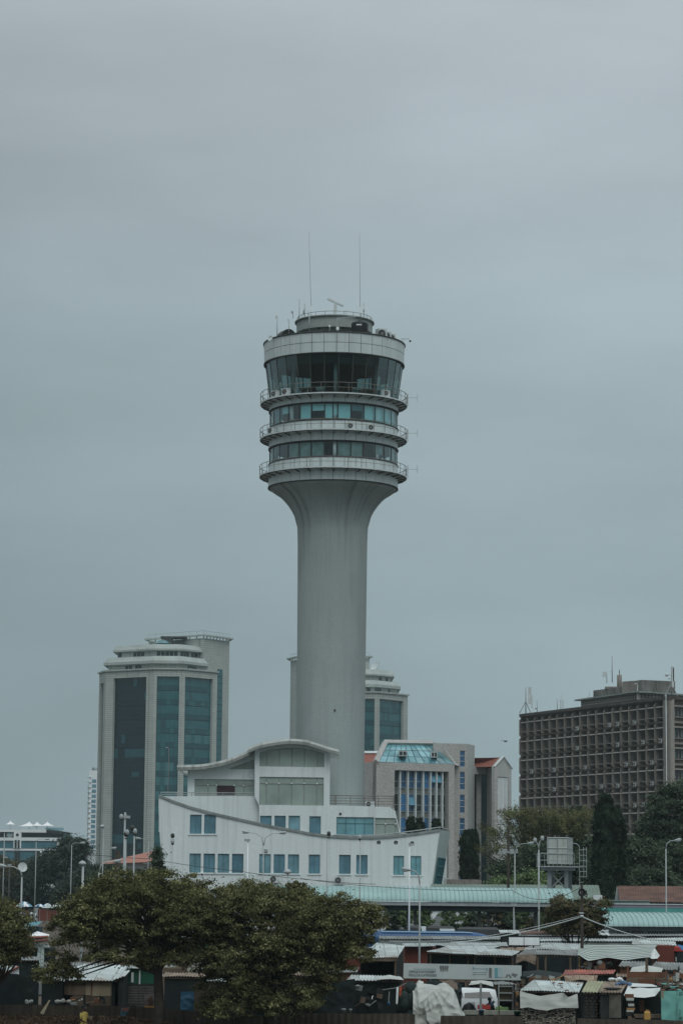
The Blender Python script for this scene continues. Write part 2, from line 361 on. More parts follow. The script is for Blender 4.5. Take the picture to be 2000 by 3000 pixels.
# ================================================================== CONTROL TOWER
TY = 262.0
tp = at(977.5, 1180, TY); TX = tp.x
TW = thing('control_tower', (TX, TY, 0), 'tall round concrete port control tower with flared top, glass control room and three balconies', 'tower')
def zy(y): return at(977, y, TY).z
C0 = (TX, TY, 0)
prof = [(3.38, 0), (3.31, zy(2250)), (3.44, zy(1600)), (3.48, zy(1560)), (3.50, zy(1546)), (3.66, zy(1530)), (3.80, zy(1514)), (4.08, zy(1498)), (4.42, zy(1483)), (4.88, zy(1467)), (5.28, zy(1456)), (5.62, zy(1450)), (5.98, zy(1443)), (6.22, zy(1438)), (6.32, zy(1433.5)), (6.30, zy(1431)), (3, zy(1431))]
s = MB(); s.smooth = True; s.lathe(prof, C0, 96); s.build('shaft', M['shaft'], TW)
s = MB(); s.box(TX + .3, TX + .48, TY - 3.40, TY - 3.2, zy(2090), zy(2084)); s.build('vent', M['darkmetal'], TW)
def clad_ring(name, r0, z0, r1, z1, rows=1, n=36, gap=.045, off=0., parent=TW, mt=None, backr=.06):
    b = MB()
    b.lathe([(r0 - backr, z0 + .01), (r1 - backr, z1 - .01)], C0, 72, 1)
    for k in range(n):
        for j in range(rows):
            za = z0 + (z1 - z0) * j / rows + (gap / 2 if j else 0); zb = z0 + (z1 - z0) * (j + 1) / rows - (gap / 2 if j < rows - 1 else 0)
            ra = r0 + (r1 - r0) * j / rows; rb = r0 + (r1 - r0) * (j + 1) / rows
            a0 = off + 2 * PI * k / n + gap / 2 / r0; a1 = off + 2 * PI * (k + 1) / n - gap / 2 / r0
            q = lambda a, r, z: (TX + math.sin(a) * r, TY - math.cos(a) * r, z)
            b.add([q(a0, ra, za), q(a1, ra, za), q(a1, rb, zb), q(a0, rb, zb), q(a0, ra - .06, za), q(a1, ra - .06, za), q(a1, rb - .06, zb), q(a0, rb - .06, zb)],
                  [(0, 1, 2, 3), (4, 0, 3, 7), (1, 5, 6, 2), (3, 2, 6, 7), (4, 5, 1, 0)], 0)
    return b.build(name, [mt or M['clad'], M['clad_back']], parent)
zB, F3, G3b, G3t, F2, G2b, G2t, F1, FB, FT = [zy(v_) for v_ in (1432, 1399, 1367, 1320, 1291, 1261, 1211, 1187.5, 1071, 1014)]
clad_ring('cladding', 6.44, zB, 6.44, G3b)
clad_ring('cladding', 6.42, G3t, 6.42, G2b)
clad_ring('cladding', 6.42, G2t, 6.42, F1 + .12)
fas = clad_ring('fascia', 6.96, FB, 7.05, FT, 2, 36, .05, R(2))
rim = MB(); rim.smooth = True
for r_, z_ in ((7.02, FB - .06), (7.09, FT + .02)):
    rim.lathe([(r_ - .12, z_ - .05), (r_ + .03, z_ - .05), (r_ + .03, z_ + .07), (r_ - .12, z_ + .07), (r_ - .12, z_ - .05)], C0, 72)
for z_ in (zB - .03, G3b + .02, G3t, G2b + .02, G2t):
    rim.lathe([(6.3, z_ - .05), (6.48, z_ - .05), (6.48, z_ + .05), (6.3, z_ + .05)], C0, 72)
rim.build('edge_trim', M['darkmetal'], TW)
# roof deck, soffit and inside floors
fl = MB()
for z_, r_ in ((FT - .25, 6.8), (FB + .02, 6.8), (F1 + .13, 6.2), (G2t + .05, 6.25), (G2b - .05, 6.25), (G3t + .05, 6.25), (G3b - .05, 6.25)):
    fl.lathe([(0.01, z_), (r_, z_)], C0, 48)
fl.build('floor_slab', mat('inner_floor', (.10, .11, .105), .8), TW)
core = MB()
core.lathe([(2.3, G3b), (2.3, FB)], C0, 24, 0)
core.build('core', mat('inner_core', (.085, .10, .10), .8), TW)
pil = MB()
for k in range(8):
    a = R(1.5 + 45 * k)
    for (z0, z1, r_) in ((G3b, G3t, 5.9), (G2b, G2t, 5.9), (F1 + .12, FB, 5.75)):
        pil.tube([(TX + math.sin(a) * r_, TY - math.cos(a) * r_, z0), (TX + math.sin(a) * r_, TY - math.cos(a) * r_, z1)], .19, 8, 0)
pil.build('pillar', M['white'], TW)
# windows: one mesh per ring, a copy per bay
def ring_window(name, r0, z0, r1, z1, ns, off, gl, splits=()):
    st = 2 * PI / ns
    q = lambda a, r, z: (math.sin(a) * r, -math.cos(a) * r, z)
    def strip(b, a0, a1, za, zb, d, m):
        ra = r0 + (r1 - r0) * (za - z0) / (z1 - z0) + d; rb = r0 + (r1 - r0) * (zb - z0) / (z1 - z0) + d
        b.add([q(a0, ra, za), q(a1, ra, za), q(a1, rb, zb), q(a0, rb, zb), q(a0, ra - .08, za), q(a1, ra - .08, za), q(a1, rb - .08, zb), q(a0, rb - .08, zb)],
              [(0, 1, 2, 3), (5, 4, 7, 6), (4, 0, 3, 7), (1, 5, 6, 2), (3, 2, 6, 7), (4, 5, 1, 0)], m)
    fr = MB(); w = .035 / r0
    strip(fr, 0, w, z0, z1, .03, 0); strip(fr, st - w, st, z0, z1, .03, 0)
    for zz in [z0 + .03, z1 - .06] + list(splits): strip(fr, w, st - w, zz - .03, zz + .03, .025, 0)
    me = fr.build('window', M['darkmetal'])
    p = MB(); p.add([q(w, r0, z0), q(st - w, r0, z0), q(st - w, r1, z1), q(w, r1, z1)], [(0, 1, 2, 3)]); pm = p.build('pane', gl)
    res = []
    for k in range(ns):
        f = me if k == 0 else me.copy(); gp = pm if k == 0 else pm.copy()
        if k: COL.objects.link(f); COL.objects.link(gp)
        f.parent = TW; gp.parent = f; f.rotation_euler = (0, 0, off + st * k); f.location = (0, 0, 0); ORG[f.name] = Vector((TX, TY, 0))
        res.append(f)
    return res
ring_window('w', 6.34, F1 + .14, 6.86, FB - .02, 30, R(4), M['tower_glass'])
ring_window('w', 6.34, G2b + .06, 6.34, G2t - .04, 30, R(4), M['tower_glass2'])
ring_window('w', 6.34, G3b + .06, 6.34, G3t - .04, 30, R(4), M['tower_glass2'])
# blinds behind the middle ring; upper shades in the control room
bt = mat('teal_blind', (.33, .70, .73), .7, .05); bd = mat('dim_teal_blind', (.05, .19, .22), .7, .1); gd = mat('grey_shade', (.055, .085, .085), .7, .1)
def arc_panel(b, k, r, z0, z1, m, w0=0., w1=1., ns=30, r1=None):
    st = 2 * PI / ns; a0 = R(4) + st * (k - 1 + w0) + .008; a1 = R(4) + st * (k - 1 + w1) - .008; r1 = r1 or r
    q = lambda a, rr, z: (TX + math.sin(a) * rr, TY - math.cos(a) * rr, z)
    b.add([q(a0, r, z0), q(a1, r, z0), q(a1, r1, z1), q(a0, r1, z1)], [(0, 1, 2, 3)], m)
sh = G2t - G2b
for k, kind in {-7: 'q', -6: 'd', -5: 'd', -4: 'h', -2: 'f', -1: 'h', 0: 'g', 1: 'f', 2: 'e', 3: 'f', 4: 'f', 5: 'f', 6: 'f', 7: 'q', 9: 'f', 11: 'h', 14: 'f'}.items():
    b = MB()
    if kind == 'f': arc_panel(b, k, 6.10, G2b + .05, G2t - .04, 0)
    if kind == 'h': arc_panel(b, k, 6.10, G2t - sh * .45, G2t - .04, 0)
    if kind == 'e': arc_panel(b, k, 6.10, G2t - sh * .42, G2t - .04, 1); arc_panel(b, k, 6.08, G2b + .05, G2t - .04, 1, .88, 1)
    if kind == 'g': arc_panel(b, k, 6.10, G2b + .05, G2t - .04, 0, 0, .62); arc_panel(b, k, 6.09, G2b + .5, G2t - .04, 0, .66, .98)
    if kind in 'qd': arc_panel(b, k, 6.10, G2b + .05, G2t - .04, 1)
    b.build('blind_or_backing', [bt, bd], TW)
g3 = mat('grey_green_backing', (.17, .27, .26), .7, .25, 1.5)  # panels added behind the lowest ring so its glass looks brighter and translucent
for k in (-9, -7, -6, -3, -2, -1, 1, 2, 4, 6, 7):
    b = MB(); arc_panel(b, k, 6.12, G3b + (.6 if k in (-6, 4) else .05), G3t - .04, 0); b.build('blind_or_backing', g3, TW)
b = MB()
for k in range(-10, 12): arc_panel(b, k, 6.62, FB - 1.05, FB - .05, 0, r1=6.76)
b.build('sun_shade', gd, TW)
# balconies
def ringpt(a, r, z): return Vector((TX + math.sin(a) * r, TY - math.cos(a) * r, z))
for fz in (F1, F2, F3):
    b = MB(); b.lathe([(6.35, fz - .10), (7.33, fz - .10), (7.33, fz + .02), (6.35, fz + .02)], C0, 72)
    b.lathe([(7.15, fz - .16), (7.22, fz - .16), (7.22, fz - .09), (7.15, fz - .09)], C0, 72, 1)
    for k in range(34):
        a = R(1) + 2 * PI * k / 34; t = Vector((math.cos(a), math.sin(a), 0)) * .035; o0 = ringpt(a, 6.42, 0); o1 = ringpt(a, 7.26, 0)
        z_ = Vector((0, 0, 1))
        b.hexa([o0 - t + z_ * (fz - .34), o1 - t + z_ * (fz - .18), o1 + t + z_ * (fz - .18), o0 + t + z_ * (fz - .34), o0 - t + z_ * (fz - .24), o1 - t + z_ * (fz - .10), o1 + t + z_ * (fz - .10), o0 + t + z_ * (fz - .24)], 1)
    bal = b.build('balcony', [M['palemetal'], M['darkmetal']], TW)
    b = MB()
    for k in range(34):
        a = R(1) + 2 * PI * k / 34; b.tube([ringpt(a, 7.31, fz), ringpt(a, 7.31, fz + 1.0)], .028, 5)
    for hh, rr in ((1.0, .032), (.52, .022)):
        b.tube([ringpt(2 * PI * k / 68, 7.31, fz + hh) for k in range(69)], rr, 5, cap=False)
    b.build('railing', M['rail'], bal)
# roof drum
DT = zy(946)
s = MB(); s.smooth = True
s.lathe([(3.80, DT - 1.15), (3.80, DT - .1)], C0, 64)
s.lathe([(3.30, FT - .3), (3.30, DT - 1.15), (3.80, DT - 1.15)], C0, 64, 0)
s.lathe([(3.80, DT - .1), (3.98, DT - .1), (3.98, DT + .04), (0.01, DT + .04)], C0, 64, 1)
dr = s.build('roof_drum', [M['concrete'], M['coping']], TW)
for (a0, a1) in ((-18, 2), (8, 20), (38, 60), (-60, -42)):
    b = MB(); b.lathe([(3.32, FT - .1), (3.32, DT - 1.42)], C0, 8, 0, R(a0), R(a1)); b.build('opening', M['win_dark'], dr)
for a in (-26, -10, 14, 30, 48):
    b = MB(); b.ell(ringpt(R(a), 3.55, DT - 1.2), .14, .14, .09); b.build('round_lamp', M['darkmetal'], dr)
b = MB()
for k in range(24):
    a = 2 * PI * k / 24; b.tube([ringpt(a, 3.72, DT), ringpt(a, 3.72, DT + .42)], .02, 4)
b.tube([ringpt(2 * PI * k / 48, 3.72, DT + .42) for k in range(49)], .026, 5, cap=False)
b.build('railing', M['rail'], dr)

def apx(px, py, dy=0.): return at(px, py, TY + dy)
def c1(x, y): return (740 + x / 3.136, 660 + y / 3.136)   # crop coordinates of the tower top
GA = 'aerials on the tower roof'
# whip aerials
for (x0, y0, x1, y1, dy, lab) in ((541, 830, 517, 60, 0, 'very tall thin whip aerial leaning slightly left on the tower roof'), (988, 840, 981, 66, 0, 'very tall upright whip aerial on the tower roof right of the radar')):
    p0 = apx(*c1(x0, y0)); p1 = apx(*c1(x1, y1)); p0.z = DT
    t = thing('whip_antenna', p0, lab, 'antenna', GA)
    b = MB(); b.tube([p0, p0.lerp(p1, .18)], .055, 6); b.build('base_rod', M['palemetal'], t)
    b = MB(); b.tube([p0.lerp(p1, .18), p0.lerp(p1, .6), p1], .034, 5, r2=.012); b.build('whip', M['greymetal'], t)
def pole_ant(x, y0, y1, dy, r, zb, lab, extra=None, name='rod_antenna'):
    p1 = apx(*c1(x, y1), dy); p0 = Vector((p1.x, p1.y, zb))
    t = thing(name, p0, lab, 'antenna', GA)
    b = MB(); b.tube([p0, p1], r, 6); b.build('mast', M['greymetal'], t)
    if extra:
        b = MB(); extra(b, p0, p1); b.build('aerial_head', M['palemetal'], t)
pole_ant(430, 830, 678, -1, .035, DT, 'plain thin rod aerial at the left rim of the drum roof')
pole_ant(478, 830, 720, -2, .04, DT, 'thick short rod aerial with sleeve just left of the leaning whip', lambda b, p0, p1: b.tube([p1 - Vector((.1, 0, .35)), p1 - Vector((.1, 0, 1.1))], .06, 6))
pole_ant(1020, 830, 715, -1, .035, DT, 'short rod aerial with fat sleeve right of the upright whip', lambda b, p0, p1: b.tube([p1 - Vector((0, 0, .35)), p1 - Vector((0, 0, .9))], .075, 6))
pole_ant(521, 985, 800, -6.3, .05, FT, 'pale pole with bent top standing on the fascia rim', lambda b, p0, p1: b.tube([p1, p1 + Vector((-.2, 0, .22)), p1 + Vector((-.35, 0, .3))], .025, 5))
pole_ant(227, 1020, 838, -4.5, .035, FT, 'thin pole with small box aerial nearest the left edge of the roof', lambda b, p0, p1: (b.box(p1.x - .2, p1.x - .03, p1.y - .05, p1.y + .05, p1.z - .2, p1.z + .12), b.tube([p1, p1 + Vector((-.15, 0, 0))], .02, 4)))
pole_ant(334, 1000, 865, -5, .035, FT, 'thin pole with stub aerial over the dark shelter', lambda b, p0, p1: (b.tube([p1 - Vector((.15, 0, .3)), p1 + Vector((-.15, 0, .05))], .02, 4), b.tube([p1 - Vector((.15, 0, 0)), p1 + Vector((.08, 0, 0))], .02, 4), b.ell(p1 - Vector((.02, 0, .2)), .05, .05, .12)))
pole_ant(860, 820, 772, -1, .02, DT, 'tiny stub aerial on the drum roof right of the radar')
# radar
t = thing('radar_scanner', apx(*c1(757, 812)), 'marine radar scanner with tilted bar on the tower roof', 'radar')
pr = apx(*c1(760, 722)); pb = Vector((pr.x, pr.y, DT))
b = MB(); b.tube([pb + Vector((0, 0, 0)), pb + Vector((0, 0, .55))], .17, 8); b.box(pb.x - .2, pb.x + .2, pb.y - .2, pb.y + .2, pb.z + .55, pb.z + .7); b.tube([pb + Vector((-.2, 0, .1)), pb + Vector((-.3, 0, .45)), pb + Vector((-.12, 0, .7))], .02, 4); b.build('pedestal', M['greymetal'], t)
b = MB(); b.box(pr.x - .16, pr.x + .16, pr.y - .16, pr.y + .16, DT + .75, pr.z - .05); b.build('motor_housing', M['palemetal'], t)
pl = apx(*c1(688, 675)); pq = apx(*c1(832, 742)); d_ = (pq - pl).normalized(); n_ = Vector((-d_.z, 0, d_.x)) * .09
b = MB(); b.hexa([pl - n_ + Vector((0, -.13, 0)), pq - n_ + Vector((0, -.13, 0)), pq - n_ + Vector((0, .13, 0)), pl - n_ + Vector((0, .13, 0)), pl + n_ + Vector((0, -.13, 0)), pq + n_ + Vector((0, -.13, 0)), pq + n_ + Vector((0, .13, 0)), pl + n_ + Vector((0, .13, 0))]); b.build('scanner_bar', M['palemetal'], t)
# parabolic dishes
def dish(c, r, face, lab, cat='satellite dish', nm='satellite_dish', group=None, zb=None, mt='palemetal'):
    c = Vector(c); face = Vector(face).normalized(); q = face.to_track_quat('Z', 'Y').to_matrix()
    base = Vector((c.x - face.x * r * .5, c.y - face.y * r * .5, c.z - r * 1.1 if zb is None else zb)); t = thing(nm, base, lab, cat, group)
    b = MB(); b.smooth = True; b.M = Matrix.Translation(c) @ q.to_4x4()
    pr_ = [(r * k / 6, .28 * r * (k / 6) ** 2) for k in range(1, 7)]; b.lathe([(0.001, 0)] + pr_, (0, 0, 0), 20); b.lathe([(0.001, -.02)] + [(a_, z_ - .03) for a_, z_ in pr_], (0, 0, 0), 20)
    b.build('reflector', M[mt], t)
    b = MB(); b.tube([base, c - face * .06], .035, 5); b.tube([c - face * .05 - Vector((0, 0, r * .6)), c + face * r * .9], .015, 4); b.build('mount', M['greymetal'], t)
    return t
dish(apx(*c1(365, 800), -2), .17, (-1, -.3, 0), 'small drum dish sticking out left of the drum roof', zb=DT)
p_ = apx(*c1(165, 1040), -4); dish(p_, .28, (-.6, -1, .3), 'round dish at the far left rim of the tower roof', zb=FT)
# black shelter, water tank, condensers, cctv, yagi
p0 = apx(*c1(205, 1035), -3.6); p1 = apx(*c1(395, 1000), -3.6)
t = thing('roof_shelter', ((p0.x + p1.x) / 2, TY - 3.6, FT - .2), 'low black arched shelter on the left of the tower roof', 'shelter')
b = MB(); b.smooth = True; hh = apx(*c1(330, 965), -3.6).z - (FT - .25); L_ = []
for j in range(13):
    a = PI * j / 12; L_.append((-math.cos(a), math.sin(a)))
w_ = (p1.x - p0.x) / 2; cx_ = (p0.x + p1.x) / 2
vs = []
for (yy, xs, sc_) in ((TY - 4.2, .35, .8), (TY - 3.0, 0, 1)):
    for (a, c_) in L_: vs.append((cx_ + xs * 1.0 + a * w_ * sc_, yy, FT - .25 + c_ * hh * (1.02 if xs else 1.1)))
b.add(vs, [(j, j + 1, j + 14, j + 13) for j in range(12)]); b.add(vs[:13], [tuple(range(13))])
b.build('arched_cover', M['black'], t)
tk = apx(*c1(983, 950), -5.0); tz0 = FT - .25; tz1 = apx(*c1(983, 905), -5.0).z; tr = 78 / 3.136 / 30
t = thing('water_tank', (tk.x, tk.y, tz0), 'black ribbed plastic water tank with pale mark on the tower roof', 'water tank')
b = MB(); b.smooth = True; pf = []
for k in range(15):
    zz = tz0 + (tz1 - tz0) * k / 14; pf.append((tr * (1 + (.025 if k % 2 else -.01)), zz))
b.lathe(pf + [(tr * .85, tz1 + .12), (tr * .3, tz1 + .2), (tr * .28, tz1 + .3), (.01, tz1 + .3)], (tk.x, tk.y, 0), 28); b.build('tank_body', M['black'], t)
b = MB(); b.lathe([(tr * 1.04, tz1 - .32), (tr * 1.04, tz1 - .2)], (tk.x, tk.y, 0), 6, 0, R(-24), R(12)); b.build('pale_mark', M['white'], t)
def condenser_proto(name, label, w=.8, d=.35, h=.6, m='palemetal', twin=False):
    t = thing(name, (0, 0, 0), label, 'air conditioner')
    b = MB(); b.box(-w / 2, w / 2, -d / 2, d / 2, 0.05, h + .05); b.box(-w / 2, -w / 2 + .06, -d / 2, d / 2, 0, .05); b.box(w / 2 - .06, w / 2, -d / 2, d / 2, 0, .05); b.build('case', M[m], t)
    b = MB(); q = Matrix.Translation((-w * .12, -d / 2 - .012, h * .5 + .05)) @ Matrix.Rotation(PI / 2, 4, 'X'); b.M = q
    b.lathe([(.001, 0.0), (h * .4, 0.0), (h * .4, -.01)], (0, 0, 0), 18, 0); b.build('fan', M['darkmetal'], t)
    b = MB(); b.M = q; b.lathe([(.001, .012), (h * .10, .012)], (0, 0, 0), 12)
    for k in range(4):
        a = PI * k / 4; b.tube([(math.cos(a) * h * .38, math.sin(a) * h * .38, .012), (-math.cos(a) * h * .38, -math.sin(a) * h * .38, .012)], .008, 4)
    b.build('fan_guard', M['greymetal'], t)
    return Proto(t)
AC = condenser_proto('air_conditioner', 'x')
def on_ring(a, r, z): p = ringpt(R(a), r, z); return p
GAC = 'air conditioners on the tower'
for (a, fz, r, lab, rz) in ((-57, F1, 6.85, 'air conditioner leftmost on the top tower balcony', -40), (-43, F1, 6.85, 'second air conditioner from the left on the top tower balcony', -30), (48, F1, 6.85, 'air conditioner at the right of the top tower balcony', 40),
                            (15, F2, 6.6, 'air conditioner on middle balcony, left of the dark fan one', 12), (34, F2, 6.6, 'air conditioner with dark fan at the right of the middle balcony', 20), (-62, F2, 6.85, 'air conditioner at the left end of the middle balcony', -50)):
    AC.put(on_ring(a, r, fz + .05), R(rz), lab, GAC, 1.05)
VR = condenser_proto('roof_condenser', 'x', .9, .8, 1.0)
for i, (x, y, dy, sc_) in enumerate(((1180, 1000, -4.6, 1.0), (1225, 1010, -3.8, .9), (1270, 1015, -3.2, .8))):
    p = apx(*c1(x, y), dy); VR.put((p.x, p.y, FT - .25), R(25), ['large grey rooftop condenser beside the black tank', 'middle rooftop condenser of the row right of the tank', 'smallest rooftop condenser, farthest right on the tower'][i], 'condensers on the tower roof', sc_)
pc = apx(*c1(1360, 1070), -1); pe = apx(*c1(1445, 1048), -1)
t = thing('security_camera', pc, 'dome security camera on an arm at the right rim of the tower', 'camera')
b = MB(); b.tube([pc, Vector((pc.x, pc.y, pe.z + .05)), Vector((pe.x, pe.y, pe.z + .05))], .03, 5); b.tube([pc + Vector((.1, 0, .1)), Vector((pc.x + .35, pc.y, pe.z))], .018, 4); b.build('arm', M['greymetal'], t)
b = MB(); b.ell(pe + Vector((0, 0, -.06)), .15, .15, .1); b.build('housing', M['white'], t)
b = MB(); b.ell(pe + Vector((0, 0, -.2)), .09, .09, .1); b.build('lens_dome', M['black'], t)
# yagi aerial
pa = apx(*c1(770, 985), -6.2); py_ = apx(*c1(770, 858), -6.2); pz_ = apx(*c1(950, 838), -5.5)
t = thing('yagi_antenna', (pa.x, pa.y, FT), 'horizontal many-element yagi aerial on a thin mast above the roof', 'antenna', GA)
b = MB(); b.tube([Vector((pa.x, pa.y, FT)), py_ + Vector((0, 0, .1))], .025, 5); b.build('mast', M['greymetal'], t)
b = MB(); b.tube([py_, pz_], .02, 4)
for k in range(12):
    q = py_.lerp(pz_, (k + .5) / 12); b.tube([q + Vector((0, 0, -.2)), q + Vector((0, 0, .2))], .012, 4)
b.build('boom', M['palemetal'], t)
pw = apx(*c1(780, 948), -6.4); t = thing('junction_box', (pw.x, pw.y, FT), 'small white square box on a post behind the roof rim', 'box')
b = MB(); b.tube([(pw.x, pw.y, FT), (pw.x, pw.y, pw.z)], .03, 5); b.box(pw.x - .14, pw.x + .14, pw.y - .05, pw.y + .05, pw.z - .16, pw.z + .16); b.build('case', M['white'], t)
pw = apx(*c1(706, 930), -6.4); t = thing('dome_camera', (pw.x, pw.y, FT), 'white dome camera on a short post behind the roof rim', 'camera')
b = MB(); b.tube([(pw.x, pw.y, FT), (pw.x, pw.y, pw.z)], .035, 5); b.build('post', M['greymetal'], t)
b = MB(); b.ell(pw, .12, .12, .14); b.build('dome', M['white'], t)
# folded dipoles at the right of each balcony
for i, (y, y2) in enumerate(((205, 165), (530, 490), (862, 822))):
    X0 = 740 + 1424 / 3.136; p = at(X0, 1100 + y / 3.136, TY); q = at(740 + 1510 / 3.136, 1100 + y / 3.136, TY)
    t = thing('dipole_antenna', (p.x, p.y, (F1, F2, F3)[i]), 'folded dipole aerial sticking out right of the ' + ('top', 'middle', 'lowest')[i] + ' balcony', 'antenna', 'dipole aerials on the balconies')
    b = MB(); b.tube([(p.x, p.y, (F1, F2, F3)[i]), (p.x, p.y, p.z + .42)], .028, 5); b.tube([p, q], .02, 5); b.build('bracket', M['greymetal'], t)
    b = MB(); pts = [q + Vector((.05 * math.cos(a_), 0, .38 * math.sin(a_))) for a_ in [2 * PI * k / 16 for k in range(17)]]; b.tube(pts, .015, 4); b.build('loop', M['palemetal'], t)
# desks and chairs inside the control room
random.seed(3)
for k, a in enumerate((-34, -24, -14, 9, 17, 25, 33, 42)):
    p = ringpt(R(a), 5.2, F1 + .15); t = thing('desk', p, 'desk seen through the control room glass, %s' % ('left of the central pillar' if a < 0 else 'right of the central pillar'), 'desk', 'desks in the control room')
    b = MB(); b.M = Matrix.Translation(p) @ Matrix.Rotation(R(a), 4, 'Z'); w_ = random.uniform(.3, .5)
    b.box(-w_, w_, -.3, .3, random.uniform(.45, .6), .75); b.box(-w_, w_, -.02, .02, 0, .7); b.build('desk_top', [M['woodpale'], M['woodred'], M['white']][k % 3], t)

# ================================================================== SHIP-SHAPED BUILDING
SY = 247.0
def q4(x, y): return (440 + x / 3.136, 2140 + y / 3.136)
def q5(x, y): return (900 + x / 3.136, 2140 + y / 3.136)
SB = thing('ship_shaped_building', (at(860, 2500, SY).x, SY, 0), 'white office building shaped like a ship with curved hull wall and wavy roof', 'building')
FR = (Vector((0, SY, 0)), Vector((1, 0, 0)), Vector((0, -1, 0)))
def plane(Y): return (Vector((0, Y, 0)), Vector((1, 0, 0)), Vector((0, -1, 0)))
def rect(x0, y0, x1, y1, Y):
    a = sz(x0, y0, Y); b_ = sz(x1, y0, Y); c_ = sz(x0, y1, Y); return [(a[0], c_[1]), (b_[0], c_[1]), (b_[0], a[1]), (a[0], a[1])]
def window(parent, Y, x0, y0, x1, y1, glass, frame, mull=1, trans=(), sill=True, depth=.14, fw=.05, name='window', poly=None):
    r_ = rect(x0, y0, x1, y1, Y); X0, Z0 = r_[0]; X1, Z1 = r_[2]; fr = plane(Y); b = MB()
    b.fbox(fr, X0, X0 + fw, Z0, Z1, -depth, -depth + .05); b.fbox(fr, X1 - fw, X1, Z0, Z1, -depth, -depth + .05)
    b.fbox(fr, X0 + fw, X1 - fw, Z0, Z0 + fw, -depth, -depth + .045); b.fbox(fr, X0 + fw, X1 - fw, Z1 - fw, Z1, -depth, -depth + .045)
    for k in range(1, mull + 1):
        xm = X0 + (X1 - X0) * k / (mull + 1); b.fbox(fr, xm - .03, xm + .03, Z0 + fw, Z1 - fw, -depth, -depth + .04)
    for t_ in trans:
        zm = Z1 - (Z1 - Z0) * t_; b.fbox(fr, X0 + fw, X1 - fw, zm - .03, zm + .03, -depth, -depth + .035)
    w = b.build(name, frame, parent)
    b = MB(); b.fbox(fr, X0 + .01, X1 - .01, Z0 + .01, Z1 - .01, -depth - .05, -depth); b.build('pane', glass, w)
    if sill:
        b = MB(); b.fbox(fr, X0 - .12, X1 + .12, Z0 - .13, Z0 - .01, -.02, .09); b.build('sill', M['hull'], w)
    return [(X0, Z0), (X1, Z0), (X1, Z1), (X0, Z1)]
# front hull wall
sheer = [q4(80, 600), q4(200, 650), q4(370, 710), q4(600, 772), q4(850, 827), q4(1100, 882), q4(1250, 910), q4(1400, 937), q5(0, 947), q5(200, 975), q5(400, 986), q5(600, 988), q5(800, 975), q5(1000, 950), q5(1215, 918)]
left = [(465, 2363), (466.5, 2411), (470, 2475), (473.5, 2523), (483, 2600), (500, 2700), (520, 2804)]
right = [(1265, 2593), (1252, 2680), (1238, 2806)]
outl = [sz(x, y, SY) for x, y in sheer] + [sz(x, y, SY) for x, y in right] + [sz(x, y, SY) for x, y in reversed(left)]
holes = []
HW = [(363, 467), (492, 597), (622, 727), (753, 858), (1002, 1108), (1135, 1238), (1266, 1368), (1457, 1560)]
for (a, b_) in HW:
    x0, _ = q4(a, 0); x1, _ = q4(b_, 0); dy_ = (x0 - 556) * .009
    holes.append(window(SB, SY, x0, 2500.3 + dy_, x1, 2556 + dy_, M[random.choice(['win_blue', 'win_blue2', 'win_blue3'])], M['frame_blue'], 1))
for (a, b_) in ((292, 398), (450, 553), (790, 887), (948, 1045)):
    x0, _ = q5(a, 0); x1, _ = q5(b_, 0); dy_ = (x0 - 556) * .009 + (1.5 if a > 700 else 0)
    holes.append(window(SB, SY, x0, 2500.3 + dy_, x1, 2556 + dy_, M['win_cyan'] if a > 700 else M['win_blue'], M['frame_blue'], 1))
for (a, b_) in ((367, 474), (498, 605)):
    x0, y0 = q4(a, 773); x1, y1 = q4(b_, 948); holes.append(window(SB, SY, x0, y0, x1, y1, M['win_blue'], M['frame_blue'], 1))
for (a, b_) in ((655, 1030), (812, 1030), (962, 1037)):
    c_ = sz(*q5(a, b_), SY); ring = [(c_[0] + .19 * math.cos(k * PI / 8), c_[1] + .19 * math.sin(k * PI / 8)) for k in range(16)]; holes.append(ring)
    b = MB(); b.M = Matrix.Translation((c_[0], SY + .2, c_[1])) @ Matrix.Rotation(PI / 2, 4, 'X'); b.lathe([(.001, 0), (.2, 0)], (0, 0, 0), 16, 0); b.box(-.02, .02, -.2, .2, .0, .04, 1)
    b.build('porthole', [mat('porthole_dark', (.10, .11, .10), .5), M['palemetal']], SB)
BK = 262.0
b = MB(); b.wall(FR, outl, holes, .3)
# left hull side, back and bow side
P = lambda x, y, Y: at(x, y, Y)
zt = sz(465.5, 2331, SY)[1]
lh = [P(465.5, 2331, SY)] + [P(x, y, SY) for x, y in left]
bx = lh[0].x
vs = lh + [Vector((p.x, BK, p.z)) for p in lh]; n_ = len(lh)
b.add(vs, [(i, i + 1, i + 1 + n_, i + n_) for i in range(n_ - 1)])
bow0 = [P(*q5(1215, 918), SY), P(1265, 2593, SY), P(1252, 2680, SY), P(1238, 2806, SY)]
bow1 = [P(*q5(1315, 925), SY + 6), P(*q5(1225, 1440), SY + 6), P(1277, 2680, SY + 6), P(1263, 2800, SY + 6)]
b.add(bow0 + bow1, [(0, 4, 5, 1), (1, 5, 6, 2), (2, 6, 7, 3)], 1)
b.add([bow1[0], bow1[1], bow1[2], bow1[3], (bow1[0].x - 3, BK, bow1[0].z), (bow1[1].x - 3, BK, bow1[1].z), (bow1[2].x - 3, BK, bow1[2].z), (bow1[3].x - 3, BK, bow1[3].z)], [(0, 4, 5, 1), (1, 5, 6, 2), (2, 6, 7, 3)], 1)
b.add([(lh[0].x, BK, 0), (bow1[0].x, BK, 0), (bow1[0].x, BK, 11.3), (lh[0].x, BK, 14.9)], [(0, 3, 2, 1)])
b.build('hull_wall', [M['hull'], M['hullgreen']], SB)
